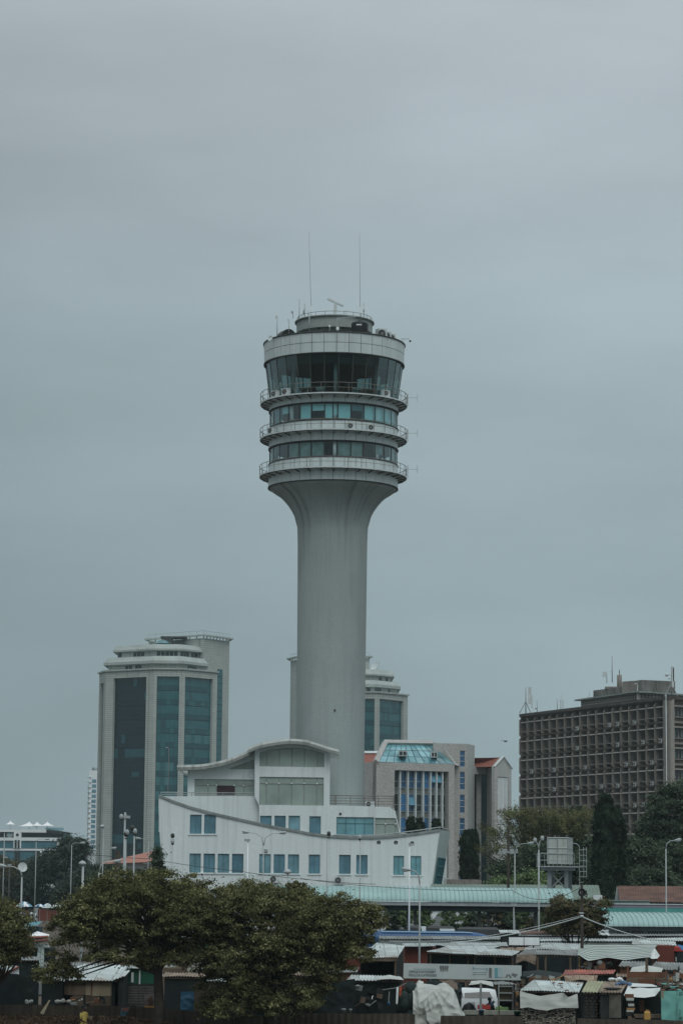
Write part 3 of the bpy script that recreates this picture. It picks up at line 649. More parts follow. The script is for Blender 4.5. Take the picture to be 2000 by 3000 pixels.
# bow grille window
g0, g1, g2, g3 = [(P(*q5(1190, 1165), SY + .9)), P(*q5(1258, 1172), SY + 4.6), P(*q5(1222, 1430), SY + 4.6), P(*q5(1148, 1420), SY + .9)]
nb = (bow1[0] - bow0[0]).cross(bow1[1] - bow0[0]).normalized(); nb = nb if nb.x > 0 else -nb
def onbow(u, v):
    a = bow0[0].lerp(bow0[1], v); c_ = bow1[0].lerp(bow1[1], v); return a.lerp(c_, u)
b = MB(); A_, B_, C_, D_ = onbow(.18, .49), onbow(.86, .49), onbow(.86, .97), onbow(.18, .97)
b.prism([A_ + nb * .02, B_ + nb * .02, C_ + nb * .02, D_ + nb * .02], nb * .04); w = b.build('window', mat('green_bow_glass', (.02, .11, .12), .2), SB)
b = MB()
for k in range(6):
    u = k / 5; b.tube([A_.lerp(B_, u) + nb * .1, D_.lerp(C_, u) + nb * .1], .05, 4)
for v in (0, .33, .66, 1): b.tube([A_.lerp(D_, v) + nb * .12, B_.lerp(C_, v) + nb * .12], .04, 4)
b.build('grille', M['frame_blue'], w)
# coping along the sheer line
b = MB()
for Yc in (SY - .12,):
    pts = [P(x, y, Yc) for x, y in sheer]
    for i in range(len(pts) - 1):
        a, c_ = pts[i], pts[i + 1]; up = Vector((0, 0, .14)); dn = Vector((0, 0, -.09)); bk = Vector((0, .55, 0))
        b.hexa([a + dn, c_ + dn, c_ + dn + bk, a + dn + bk, a + up, c_ + up, c_ + up + bk, a + up + bk])
b.build('coping', M['coping'], SB)
# rail on the bow
b = MB(); rl = [q5(245, 958), q5(420, 966), q5(600, 962), q5(700, 955), q5(860, 938), q5(960, 926), q5(1090, 908), q5(1215, 888)]
pts = [P(x, y, SY + .1) for x, y in rl] + [P(*q5(1305, 913), SY + 6)]
b.tube(pts, .05, 5)
for i, p in enumerate(pts): b.tube([p, p - Vector((0, 0, .45))], .035, 4)
b.tube([p - Vector((0, 0, .22)) for p in pts], .025, 4); b.build('bow_rail', M['greymetal'], SB)
# decks
b = MB(); dz = sz(700, 2360, SY)[1]
b.box(at(540, 2400, 250).x, at(965, 2400, 250).x, SY + .4, BK - .1, dz - 3, dz - 2.7); zd2 = sz(1050, 2452, SY)[1]
b.box(at(965, 2400, 250).x, at(1262, 2440, 250).x, SY + .4, BK - 8, zd2 - .3, zd2 - .05); b.build('deck', M['coping'], SB)
# mid wall (behind the sheer line) and terrace
Y2 = SY + .9
b = MB(); ml = [sz(*q4(92, 603), Y2), sz(*q4(952, 607), Y2), sz(*q4(952, 607), Y2)]
tl = sz(467, 2332.5, Y2); tr_ = sz(746, 2334, Y2); br_ = sz(760, 2440, Y2)
b.wall(plane(Y2), [tl, tr_, (sz(760, 2375, Y2)[0], sz(760, 2352, Y2)[1]), br_, (tl[0], br_[1])], [], .2)
tz = tr_[1]
b.box(tl[0] + .2, tr_[0] + .5, Y2 + .2, BK - .5, tz - .3, tz - .02)
b.build('bulwark_wall', M['hull'], SB)
b = MB(); e0 = tl[0] + .15; e1 = tr_[0] - .1
for zz, rr in ((.32, .045), (.12, .03)): b.tube([(e0, Y2 + .05, tz + zz), (e1, Y2 + .05, tz + zz)], rr, 5)
for k in range(7):
    x_ = e0 + (e1 - e0) * k / 6; b.tube([(x_, Y2 + .05, tz), (x_, Y2 + .05, tz + .32)], .035, 4)
b.build('terrace_rail', M['greymetal'], SB)
# left superstructure
Y3 = SY + 1.6
def gl_panel(parent, Y, poly_px, mulls_px, trans_px, depth=.12, spider=(), mt='win_green'):
    pl_ = [sz(x, y, Y) for x, y in poly_px]; b = MB(); fr = plane(Y)
    O, u, n = fr; b.add([O + u * p[0] + n * -depth + Vector((0, 0, p[1])) for p in pl_], [tuple(range(len(pl_)))])
    w_ = b.build('window', M[mt], parent); b = MB()
    for (a, c_) in mulls_px + trans_px:
        pa_ = sz(*a, Y); pb2 = sz(*c_, Y); b.tube([(pa_[0], Y + depth - .03, pa_[1]), (pb2[0], Y + depth - .03, pb2[1])], .035, 4)
    k = len(pl_)
    for i in range(k):
        pa_, pb2 = pl_[i], pl_[(i + 1) % k]; b.tube([(pa_[0], Y + depth - .02, pa_[1]), (pb2[0], Y + depth - .02, pb2[1])], .05, 4)
    b.build('mullion', M['frame_grey'], w_)
    if spider:
        b = MB()
        for s_ in spider:
            pa_ = sz(*s_, Y); b.ell((pa_[0], Y + depth - .09, pa_[1]), .08, .06, .08, 8)
        b.build('glass_fixing', M['white'], w_)
    return pl_
rfl = [(250, 318), (350, 316), (450, 312), (560, 297), (700, 265), (800, 227), (915, 178)]
def arc_roof(pts_q, conv, Yf, Yb, th0, th1, name, parent):
    b = MB(); b.smooth = False; tp_ = [at(*conv(x, y), Yf) for x, y in pts_q]; n = len(tp_); vs = []
    for i, p in enumerate(tp_):
        th = th0 + (th1 - th0) * i / (n - 1); vs += [p, p - Vector((0, 0, th * .45)) + Vector((0, -.06, 0)), p - Vector((0, 0, th)) + Vector((0, .05, 0)), Vector((p.x, Yb, p.z - th)), Vector((p.x, Yb, p.z))]
    fs = []
    for i in range(n - 1):
        for j in range(5): fs.append((i * 5 + j, i * 5 + (j + 1) % 5, (i + 1) * 5 + (j + 1) % 5, (i + 1) * 5 + j))
    fs += [(4, 3, 2, 1, 0), tuple((n - 1) * 5 + j for j in range(5))]
    b.add(vs, fs); return b.build(name, M['eave'], parent)
def spline(pts, k=4):
    o_ = []
    for i in range(len(pts) - 1):
        p0 = pts[max(i - 1, 0)]; p1 = pts[i]; p2 = pts[i + 1]; p3 = pts[min(i + 2, len(pts) - 1)]
        for j in range(k):
            t = j / k; f = lambda a, b_, c_, d: .5 * (2 * b_ + (c_ - a) * t + (2 * a - 5 * b_ + 4 * c_ - d) * t * t + (3 * b_ - a - 3 * c_ + d) * t ** 3)
            o_.append((f(p0[0], p1[0], p2[0], p3[0]), f(p0[1], p1[1], p2[1], p3[1])))
    return o_ + [pts[-1]]
arc_roof(spline(rfl), q4, SY + .3, BK, .45, .5, 'wave_roof', SB)
rfc = [q4(895, 160), q4(1000, 120), q4(1120, 95), q4(1240, 78), q4(1340, 78), q4(1450, 88), q5(0, 90), q5(100, 120), q5(200, 153), q5(290, 176)]
arc_roof(spline(rfc), lambda x, y: (x, y), SY - 1.0, BK - 6, .46, .46, 'arched_roof', SB)
# soffit fin at the left tip
b = MB(); b.prism([P(*q4(255, 330), SY + .4), P(*q4(345, 360), SY + .4), P(*q4(345, 397), SY + .4), P(*q4(318, 390), SY + .4)], (0, 10, 0)); b.build('eave_bracket', M['eave'], SB)
w1 = gl_panel(SB, Y3, [q4(408, 445), q4(955, 452), q4(955, 603), q4(408, 603)], [(q4(532, 448), q4(532, 603)), (q4(610, 448), q4(610, 603)), (q4(782, 448), q4(782, 603)), (q4(860, 448), q4(860, 603))], [(q4(408, 500), q4(955, 507))], spider=(q4(532, 502), q4(610, 503), q4(772, 505), q4(858, 506)))
w2 = gl_panel(SB, Y3, [q4(715, 355), q4(955, 266), q4(955, 355)], [(q4(860, 302), q4(860, 355))], [])
b = MB(); d1 = rect(*q4(612, 505), *q4(778, 600), Y3); b.fbox(plane(Y3), d1[0][0], d1[2][0], d1[0][1], d1[2][1], -.12, -.09); b.build('door', mat('dark_red_opening', (.045, .03, .032), .8), SB)
top3 = [sz(*q4(x, y + 26), Y3) for x, y in spline(rfl) if x > 345]
b = MB(); b.wall(plane(Y3), [sz(*q4(345, 345), Y3)] + top3 + [sz(*q4(960, 190), Y3), sz(*q4(960, 615), Y3), sz(*q4(345, 615), Y3)], [w1, w2], .3)
b.box(sz(*q4(345, 400), Y3)[0], sz(*q4(345, 400), Y3)[0] + .3, Y3 + .3, BK - 1, tz, sz(*q4(345, 372), Y3)[1])
b.build('upper_left_wall', M['hull'], SB)
# centre block
Y4 = SY + .25
c_arch = [q4(1005, 205), q4(1060, 186), q4(1150, 170), q4(1250, 160), q4(1330, 158), q4(1400, 164), q4(1470, 175), q5(90, 190), q5(155, 212)]
a1 = gl_panel(SB, Y4, [q4(1005, 330)] + c_arch + [q5(155, 338)], [(q4(1070, 184), q4(1070, 331)), (q4(1187, 167), q4(1187, 332)), (q4(1303, 160), q4(1303, 333)), (q4(1418, 167), q4(1418, 335)), (q4(1535, 190), q4(1535, 336))], [])
a2 = gl_panel(SB, Y4, [q4(1005, 425), q5(152, 433), q5(150, 692), q4(1001, 685)], [(q4(x, 427), q4(x - 2, 688)) for x in (1068, 1183, 1300, 1415, 1531)] + [(q5(88, 433), q5(87, 691))], [(q4(1003, 485), q5(151, 493))], spider=[q4(x, 487) for x in (1068, 1183, 1300, 1415, 1530)] + [q5(88, 491)])
lw = []
for (a, b_, fn) in ((1010, 1115, q4), (1142, 1245, q4), (1272, 1376, q4), (20, 125, q5)):
    x0, y0 = fn(a, 783 if fn is q4 else 788); x1, y1 = fn(b_, 953); lw.append(window(SB, Y4, x0, y0, x1, y1, M[random.choice(['win_blue', 'win_blue3'])], M['frame_blue'], 0, sill=False))
r1 = window(SB, Y4, *q5(268, 795), *q5(612, 962), M['win_cyan'], M['frame_blue'], 3, (.35,), sill=False)
r2 = gl_panel(SB, Y4, [q5(620, 802), q5(812, 806), q5(848, 960), q5(620, 966)], [(q5(716, 804), q5(716, 963)), (q5(808, 806), q5(808, 961))], [(q5(620, 857), q5(828, 860))], spider=(q5(716, 860), q5(810, 860)), mt='win_green')
ct = [sz(x, y + 10, Y4) for x, y in spline(rfc)]
ct = [p for p in ct if sz(746, 2200, Y4)[0] < p[0] < sz(966, 2200, Y4)[0]]
ol = [sz(746.5, 2196, Y4)] + ct + [sz(965.4, 2200, Y4), sz(*q5(205, 686), Y4), sz(*q5(755, 703), Y4), sz(*q5(775, 722), Y4), sz(*q5(806, 738), Y4), sz(*q5(862, 985), Y4), sz(*q5(862, 1010), Y4), sz(759, 2462, Y4), sz(759, 2360, Y4), sz(746.5, 2334, Y4)]
b = MB(); b.wall(plane(Y4), ol, [a1, a2, r1, r2] + lw, .3)
xr = sz(965.4, 2300, Y4)[0]; zr = sz(965, 2362, Y4)[1]; xl = sz(746.5, 2300, Y4)[0]
b.box(xr - .3, xr, Y4 + .3, BK - 6, zr, sz(965, 2192, Y4)[1]); b.box(xl, xl + .3, Y4 + .3, Y3, tz, sz(746, 2205, Y4)[1])
xe = sz(1141, 2365, Y4)[0]; b.box(xr - .2, xe, Y4 + .3, BK - 3, zr - .3, zr - .1)
b.add([Vector((p[0], Y4, p[1])) for p in ol[-8:-4]][:0] or [(xe + .5, Y4 + .3, zr - .35), (sz(1174, 2445, Y4)[0], Y4 + .3, zr - 2.8), (sz(1174, 2445, Y4)[0], Y4 + 8, zr - 2.8), (xe + .5, Y4 + 8, zr - .35)], [(0, 1, 2, 3)])
b.build('superstructure_wall', M['hull'], SB)
b = MB(); v1 = rect(*q5(293, 756), *q5(313, 777), Y4); b.fbox(plane(Y4), v1[0][0], v1[2][0], v1[0][1], v1[2][1], -.02, .04); b.build('vent', M['win_dark'], SB)
b = MB(); x0_, x1_ = sz(962, 2340, Y4)[0], sz(1155, 2340, Y4)[0]; zt_ = sz(1050, 2362, Y4)[1]
for hh in (.25, .5, .75, .98): b.tube([(x0_, Y4 + .4, zt_ + hh), (x1_, Y4 + .4, zt_ + hh - .02)], .028 if hh < .9 else .04, 5)
for xx in (980, 984, 1026, 1066, 1100, 1108, 1150, 1154): X_ = sz(xx, 2340, Y4)[0]; b.tube([(X_, Y4 + .4, zt_ - .1), (X_, Y4 + .4, zt_ + .98)], .035, 5)
b.build('terrace_rail', M['rail'], SB)
GS = 'air conditioners on the ship-shaped building'
p = at(*q5(575, 700), Y4 + 1.4); AC.put((p.x, p.y, zt_ - .1), R(-20), 'white air conditioner on the roof terrace behind the railing', GS, .95)
p = at(*q5(292, 1418), SY - .5); AC.put((p.x, p.y, p.z), 0, 'air conditioner on the white hull wall over the mint canopy, centre', GS, 1.15)
p = at(*q4(1140, 1405), SY - .5); AC.put((p.x, p.y, p.z), 0, 'air conditioner low on the hull wall just above the tree tops', GS, 1.1)
p = at(*q5(1258, 1430), SY + 2.5); AC.put((p.x + .3, p.y, p.z), R(60), 'air conditioner at the foot of the slanting bow', GS, 1.1)
# square emblem plate by the double lamp
c_ = at(*q4(1064, 1108), SY - .06); t = thing('wall_sign', c_, 'small square dark sign with pale centre on the white hull wall', 'sign')
b = MB(); b.box(c_.x - .14, c_.x + .14, c_.y, c_.y + .05, c_.z - .14, c_.z + .14); b.build('plate', M['darkmetal'], t)
b = MB(); b.box(c_.x - .09, c_.x + .09, c_.y - .01, c_.y, c_.z - .09, c_.z + .09); b.box(c_.x - .035, c_.x + .035, c_.y - .02, c_.y - .01, c_.z - .035, c_.z + .035, 1); b.build('symbol', [M['palemetal'], M['black']], t)

# ================================================================== BANK TOWERS
def bank_tower(label, corners, faces, core, tiers, roofz, lows):
    # corners: list of (px, Y) left to right along the visible fronts
    pts = [Vector((at(px, 2200, Y).x, Y, 0)) for px, Y in corners]
    cx = sum(p.x for p in pts) / len(pts); t = thing('office_tower', (cx, corners[0][1] + 12, 0), label, 'building', 'twin stone and glass office towers')
    b = MB(); glz = []
    yb = max(Y for _, Y in corners) + 26
    def facade(i):
        a, c_ = pts[i], pts[i + 1]; u = (c_ - a); L_ = u.length; u.normalize(); n = Vector((u.y, -u.x, 0)); n = n if n.y < 0 else -n
        return (a, u, n), L_
    for i in range(len(pts) - 1):
        fr, L_ = facade(i); hl = []
        for (g0, g1, zt, dark) in faces.get(i, []):
            def s_of(px):
                best = min(((abs((fr[0] + fr[1] * s_).x - at(px, 2200, (fr[0] + fr[1] * s_).y).x), s_) for s_ in [L_ * k / 400 for k in range(401)])); return best[1]
            s0, s1 = s_of(g0), s_of(g1); hl.append([(s0, 4), (s1, 4), (s1, zt), (s0, zt)]); glz.append((fr, s0, s1, zt, dark))
        b.wall(fr, [(0, 0), (L_, 0), (L_, roofz), (0, roofz)], hl, .9)
    p0, p1 = pts[0], pts[-1]
    b.add([(p0.x, p0.y, 0), (p0.x + 2, yb, 0), (p1.x - 2, yb, 0), (p1.x, p1.y, 0), (p0.x, p0.y, roofz), (p0.x + 2, yb, roofz), (p1.x - 2, yb, roofz), (p1.x, p1.y, roofz)], [(0, 1, 5, 4), (1, 2, 6, 5), (2, 3, 7, 6)])
    b.add([(p.x, p.y, roofz - .2) for p in pts] + [(p1.x - 2, yb, roofz - .2), (p0.x + 2, yb, roofz - .2)], [tuple(range(len(pts) + 2))])
    b.build('wall', M['bankstone'], t)
    # cornice
    b = MB()
    for i in range(len(pts) - 1):
        fr, L_ = facade(i); b.fbox(fr, -.25, L_ + .25, roofz - .05, roofz + .35, -.5, .45, 0)
    b.build('cornice', M['bankband'], t)
    rnd = random.Random(11)
    for (fr, s0, s1, zt, dark) in glz:
        b = MB(); nc = max(2, round((s1 - s0) / 1.25)); z = zt; row = 0
        fr2 = (fr[0] - fr[2] * .75, fr[1], fr[2]); O, u, n = fr2
        while z > 4:
            hgt = 2.3 if row % 2 == 0 else 1.45; z0 = max(4, z - hgt); w_ = (s1 - s0) / nc
            bright = (rnd.random() < (.12 if dark else .35)) and row % 2 == 0
            for k in range(nc):
                r_ = rnd.random()
                m_ = (0 if r_ < .97 else 1) if dark else (2 if (row % 2 == 0) ^ (r_ < .18) else 1)  # dark flag puts the shading of the side faces into the glass colour
                if bright and rnd.random() < .6: m_ = 1 if dark else 3
                q = lambda a, zz: O + u * a + Vector((0, 0, zz))
                x0 = s0 + w_ * k + .03; x1 = s0 + w_ * (k + 1) - .03
                b.add([q(x0, z0 + (.03 if row % 2 == 0 else .12)), q(x1, z0 + (.03 if row % 2 == 0 else .12)), q(x1, z - .03), q(x0, z - .03)], [(0, 1, 2, 3)], m_)
            z = z0; row += 1
        O2 = O - n * .06; q = lambda a, zz: O2 + u * a + Vector((0, 0, zz))
        b.add([q(s0, 4), q(s1, 4), q(s1, zt), q(s0, zt)], [(0, 1, 2, 3)], 4)
        b.build('curtain_wall', [M['bg0'], M['bg1'], M['bg2'], M['bg3'], mat('curtain_frame', (.012, .030, .036), .6)], t)
    # crown tiers: (list of (px,Y), ztop wall, band z0,z1,z2)
    for (cs, zw0, zb0, zb1, zb2, ov, wins) in tiers:
        tp_ = [Vector((at(px, 2000, Y).x, Y, 0)) for px, Y in cs]; n = len(tp_); yb2 = max(Y for _, Y in cs) + 14
        ring = tp_ + [Vector((tp_[-1].x, yb2, 0)), Vector((tp_[0].x, yb2, 0))]; c_ = sum(ring, Vector()) / len(ring)
        def rr(off, z): return [Vector((p.x + (p - c_).normalized().x * off, p.y + (p - c_).normalized().y * off, z)) for p in ring]
        k = len(ring); b = MB()
        vs = rr(0, zw0) + rr(0, zb0); b.add(vs, [(i, (i + 1) % k, (i + 1) % k + k, i + k) for i in range(k)]); w_ = b.build('setback_wall', M['bankstone'], t)
        b = MB(); vs = rr(0, zb0) + rr(ov, zb0) + rr(ov, zb1) + rr(ov * .1, zb2)
        b.add(vs, [(j * k + i, j * k + (i + 1) % k, (j + 1) * k + (i + 1) % k, (j + 1) * k + i) for j in range(3) for i in range(k)] + [tuple(range(3 * k, 4 * k))]); b.build('band', M['bankband'], t)
        for (i, f0, f1) in wins:
            a, c2 = tp_[i], tp_[i + 1]; u = (c2 - a); L_ = u.length; u.normalize(); nn = Vector((u.y, -u.x, 0)); nn = nn if nn.y < 0 else -nn
            b = MB(); nw = max(1, round((f1 - f0) * L_ / 1.1))
            for j in range(nw):
                s0 = L_ * (f0 + (f1 - f0) * j / nw); s1 = L_ * (f0 + (f1 - f0) * (j + 1) / nw) - .2
                b.fbox((a, u, nn), s0, s1, zw0 + (zb0 - zw0) * .15, zb0 - .25, .0, .05)
            b.build('window', M['win_dark'], w_)
    # core
    b = MB(); (l, nr, r_, zc) = core
    cp = [Vector((at(px, 1900, Y).x, Y, 0)) for px, Y in (l, nr, r_)]; ring = cp + [Vector((cp[2].x - 3, cp[2].y + 14, 0)), Vector((cp[0].x + 2, cp[0].y + 14, 0))]
    k = 5; vs = [Vector((p.x, p.y, 0)) for p in ring] + [Vector((p.x, p.y, zc)) for p in ring]; b.add(vs, [(i, (i + 1) % k, (i + 1) % k + k, i + k) for i in range(k)] + [tuple(range(k, 2 * k))])
    co = b.build('lift_core', M['bankstone'], t)
    b = MB(); cc = sum(ring, Vector()) / 5
    vs = []
    for off, z in ((.1, zc + .5), (1.2, zc + .5), (1.2, zc + .9), (.1, zc + .9)): vs += [Vector((p.x + (p - cc).normalized().x * off, p.y + (p - cc).normalized().y * off, z)) for p in ring]
    b.add(vs, [(j * k + i, j * k + (i + 1) % k, ((j + 1) % 4) * k + (i + 1) % k, ((j + 1) % 4) * k + i) for j in range(4) for i in range(k)])
    for i in range(k):
        a, c2 = ring[i], ring[(i + 1) % k]
        for j in range(8): p = a.lerp(c2, j / 8); b.box(p.x - .15, p.x + .15, p.y - .15, p.y + .15, zc, zc + .5)
    b.build('roof_edge', M['bankband'], co)
    b = MB()
    top = [Vector((p.x, p.y, zc + 2.0)) for p in ring[:3]]; b.tube(top, .05, 4)
    for i in range(2):
        for j in range(9): p = top[i].lerp(top[i + 1], j / 8); b.tube([p, p - Vector((0, 0, 1.1))], .04, 4)
    b.build('railing', M['greymetal'], co)
    return t, pts, cp
zq = lambda y, Y, x=450: at(x, y, Y).z
t1, pA, cpA = bank_tower('stone and dark teal glass office tower with stepped crown, left of the control tower',
    [(287, 718), (303, 710), (448, 700), (535, 700), (634, 710)],
    {0: [(291, 300, 58.5, True)], 1: [(328.8, 425.2, zq(1984, 703, 400), True)], 2: [(456.7, 522.3, zq(1981.5, 700, 490), False)], 3: [(539.4, 621, zq(1985, 703, 560), False)]},
    ((436, 726), (596.6, 712), (672.3, 722), zq(1869, 712, 596)),
    [([(316, 712), (450, 704), (530, 704), (596, 712)], zq(1962, 704), zq(1944, 704), zq(1936, 704), zq(1922, 704), 1.2, [(0, .38, .55), (0, .6, .75), (2, .3, .7)]),
     ([(343, 714), (455, 707), (525, 707), (582, 713)], zq(1923, 707), zq(1905.5, 707), zq(1900.5, 707), zq(1887, 707), 1.2, [(0, .02, .13), (0, .42, .72), (1, .05, .95), (2, .05, .5), (2, .6, .95)])],
    zq(1961, 700, 490), None)
# glass slot on the core and skylight
a, c_ = cpA[1], cpA[2]; u = (c_ - a); L_ = u.length; u.normalize(); n = Vector((u.y, -u.x, 0)); n = n if n.y < 0 else -n
b = MB(); s0 = L_ * .54; s1 = L_ * .74; z = zq(1958, 715, 640)
b.fbox((a, u, n), s0, s1, 4, z, .03, .06, 1)
while z > 4:
    b.fbox((a, u, n), s0 + .1, s1 - .1, z - 1.9, z - .12, .06, .09, 0); z -= 1.9
b.build('window_strip', [M['bg2'], M['bg0']], t1)
def skylight(cpx, w, Y, y0, y1, par):
    cc = at(cpx, y0, Y); h = at(cpx, y1, Y).z - cc.z; b = MB(); b.lathe([(w, cc.z), (w * .55, cc.z + h * .75), (.01, cc.z + h)], (cc.x, Y, 0), 8); return b.build('skylight', M['win_cyan3'], par)
skylight(476, 2.3, 712, 1886, 1874, t1)
p = at(494, 1868, 716); b = MB(); b.box(p.x - 1.2, p.x + 1.2, p.y - 2, p.y + 2, p.z - 3, p.z - .2); b.box(p.x - 2, p.x + 5, p.y - 2, p.y + 3, p.z - .2, p.z + .2); b.build('plant_room', M['darkmetal'], t1)
t2, pB, cpB = bank_tower('stone and teal glass office tower half hidden right behind the control tower shaft',
    [(890, 778), (1010, 764), (1107, 762), (1193, 774)],
    {0: [(900, 960, 50, True)], 1: [(1018, 1095.5, zq(2047, 762, 1080), False)], 2: [(1110.8, 1180, zq(2050, 766, 1140), False)]},
    ((851.5, 790), (905, 776), (1082, 780), zq(1931, 780, 1076)),
    [([(930, 780), (1020, 768), (1098, 768), (1162, 776)], zq(2029, 768, 1090), zq(2013, 768, 1090), zq(2005, 768, 1090), zq(1993, 768, 1090), 1.2, [(1, .7, .85), (2, .0, .3), (2, .6, .7)]),
     ([(950, 782), (1030, 772), (1094, 772), (1144, 778)], zq(1994, 772, 1090), zq(1979, 772, 1090), zq(1975, 772, 1090), zq(1961, 772, 1090), 1.2, [(2, .3, .5), (2, .7, .85)])],
    zq(2029, 762, 1107), None)
dish(at(1102, 1954, 775), 1.7, (-.7, -.5, .6), 'large white satellite dish on the roof of the tower behind the shaft', zb=zq(1964, 775, 1100))

# ================================================================== THIN WHITE TOWER, far left
Y = 1500; x0 = at(262, 2300, Y).x; x1 = at(292, 2300, Y).x; zt = zq(2257, Y, 270)
t = thing('apartment_tower', ((x0 + x1) / 2, Y, 0), 'slim white high-rise peeking out left of the stone tower, plants on top', 'building')
b = MB(); b.box(x0, x1, Y, Y + 12, 0, zt); b.box(x0 - .8, x0, Y + 2, Y + 10, 0, zt - 8); b.build('wall', M['white'], t)
k = 0; z = zt - 5
while z > 12:
    b = MB(); b.box(x0 + 1.5, x0 + 3.9, Y - .12, Y - .02, z - 1.9, z); b.build('window', M['win_blue'], t)
    z -= 2.81; k += 1
b = MB(); z = zt - 3.6
while z > 12:
    b.box(x0 - 1.2, x0 + 1.0, Y - .8, Y + 4, z - .3, z); z -= 2.81
b.build('balcony_slab', M['palemetal'], t)
b = MB()
for i in range(14):
    p = Vector((x0 + 1 + i * .35, Y + 2, zt)); b.tube([p, p + Vector((random.uniform(-1, 1), 0, random.uniform(.8, 2)))], .12, 3)
tag(b.build('roof_plants', M['leaf_far']), 'spiky plants on the roof of the slim white high-rise', 'plant')
Y = 900; a = at(228, 2494, Y); c_ = at(280, 2600, Y)
t = thing('annex_block', ((a.x + c_.x) / 2, Y, 0), 'low white block with flat roof left of the stone tower', 'building')
b = MB(); b.box(a.x - 2, c_.x, Y, Y + 15, 0, zq(2504, Y, 250)); b.build('wall', M['palemetal'], t)
b = MB(); b.box(a.x - 3, c_.x, Y - 1, Y + 15, zq(2498, Y, 250), zq(2494, Y, 250)); b.build('roof', M['white'], t)

# ================================================================== LOW HOTEL, far left
Y = 880
def h6(x, y): return (x / 6.5333, 2380 + y / 6.5333)
def H(x, y, d=0): return at(*h6(x, y), Y + d)
t = thing('terrace_building', (at(80, 2500, Y).x, Y, 0), 'white building with teal glass bands and tented roof terrace', 'building')
b = MB()
def hb(b, x0, y0, x1, y1, d0, d1, m=0):
    p, q = H(x0, y0), H(x1, y1); b.box(p.x, q.x, Y + d0, Y + d1, q.z, p.z, m)
hb(b, -60, 480, 1120, 548, -.3, 20); hb(b, -60, 690, 1120, 737, -.3, 20); hb(b, -60, 548, 1120, 690, 0.4, 20); hb(b, -60, 737, 1120, 1500, .4, 20)
hb(b, 275, 340, 410, 690, -.6, 3); hb(b, 775, 735, 812, 900, -.4, 1); hb(b, 1100, 500, 1205, 1300, -.3, 18); hb(b, 1205, 515, 1395, 1300, 1, 16)
b.build('wall', M['white'], t)
for (x0, x1, y0, y1) in ((-60, 272, 550, 688), (412, 1098, 550, 688), (-60, 275, 739, 1300), (385, 680, 739, 1300), (820, 1098, 739, 1300)):
    b = MB(); hb(b, x0, y0, x1, y1, .1, .35)
    b.build('window', mat('hotel_glass', (.06, .16, .20), .2, .2, .3), t)
for q_ in ((290, 530, 330, 690, -.7, -.62), (348, 530, 385, 690, -.7, -.62), (285, 740, 378, 1300, -.1, .1), (685, 740, 772, 900, -.1, .1), (1215, 500, 1250, 650, -.4, -.3), (1285, 510, 1305, 650, .8, .9)): b = MB(); hb(b, *q_); b.build('window_slot', M['win_dark'], t)
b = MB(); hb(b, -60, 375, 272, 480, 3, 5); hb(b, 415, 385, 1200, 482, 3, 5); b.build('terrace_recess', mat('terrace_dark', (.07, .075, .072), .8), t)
b = MB(); c_ = H(343, 430); b.M = Matrix.Translation((c_.x, Y - .7, c_.z)) @ Matrix.Rotation(PI / 2, 4, 'X'); b.lathe([(.01, 0), (.5, 0)], (0, 0, 0), 16); b.build('round_window', M['win_dark'], t)
b = MB(); hb(b, 415, 325, 890, 385, -.8, 6); hb(b, -60, 330, 272, 375, -.8, 6)
p, q, r_ = H(880, 335), H(1210, 375), H(1360, 385); b.build('terrace_roof', M['white'], t)
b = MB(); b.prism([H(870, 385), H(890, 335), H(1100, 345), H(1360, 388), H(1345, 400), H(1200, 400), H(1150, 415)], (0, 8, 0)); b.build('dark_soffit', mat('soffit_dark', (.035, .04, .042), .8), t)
b = MB(); hb(b, 1205, 400, 1345, 505, 1, 8); b.build('glass_corner', M['win_cyan3'], t)
c_ = H(195, 425); tt = thing('round_emblem', (c_.x, Y - .3, c_.z), 'round teal emblem with pale wave pattern on the terrace building', 'sign')
b = MB(); hb(b, 120, 375, 272, 500, .05, .15); b.build('backing_panel', M['darkmetal'], tt)
b = MB(); b.M = Matrix.Translation((c_.x, Y - .2, c_.z)) @ Matrix.Rotation(PI / 2, 4, 'X'); b.lathe([(.01, 0), (.95, 0)], (0, 0, 0), 24, 0); b.lathe([(.82, .06), (.95, .06)], (0, 0, 0), 24, 1)
for k in range(5): b.ell((-.5 + .25 * k, -.1 + .12 * (k % 2), .1), .1, .32, .04, 8, 1)
b.box(-.7, .7, -.55, -.42, .05, .1, 1); b.build('disc', [mat('emblem_teal', (.06, .26, .30), .5), M['palemetal']], tt)
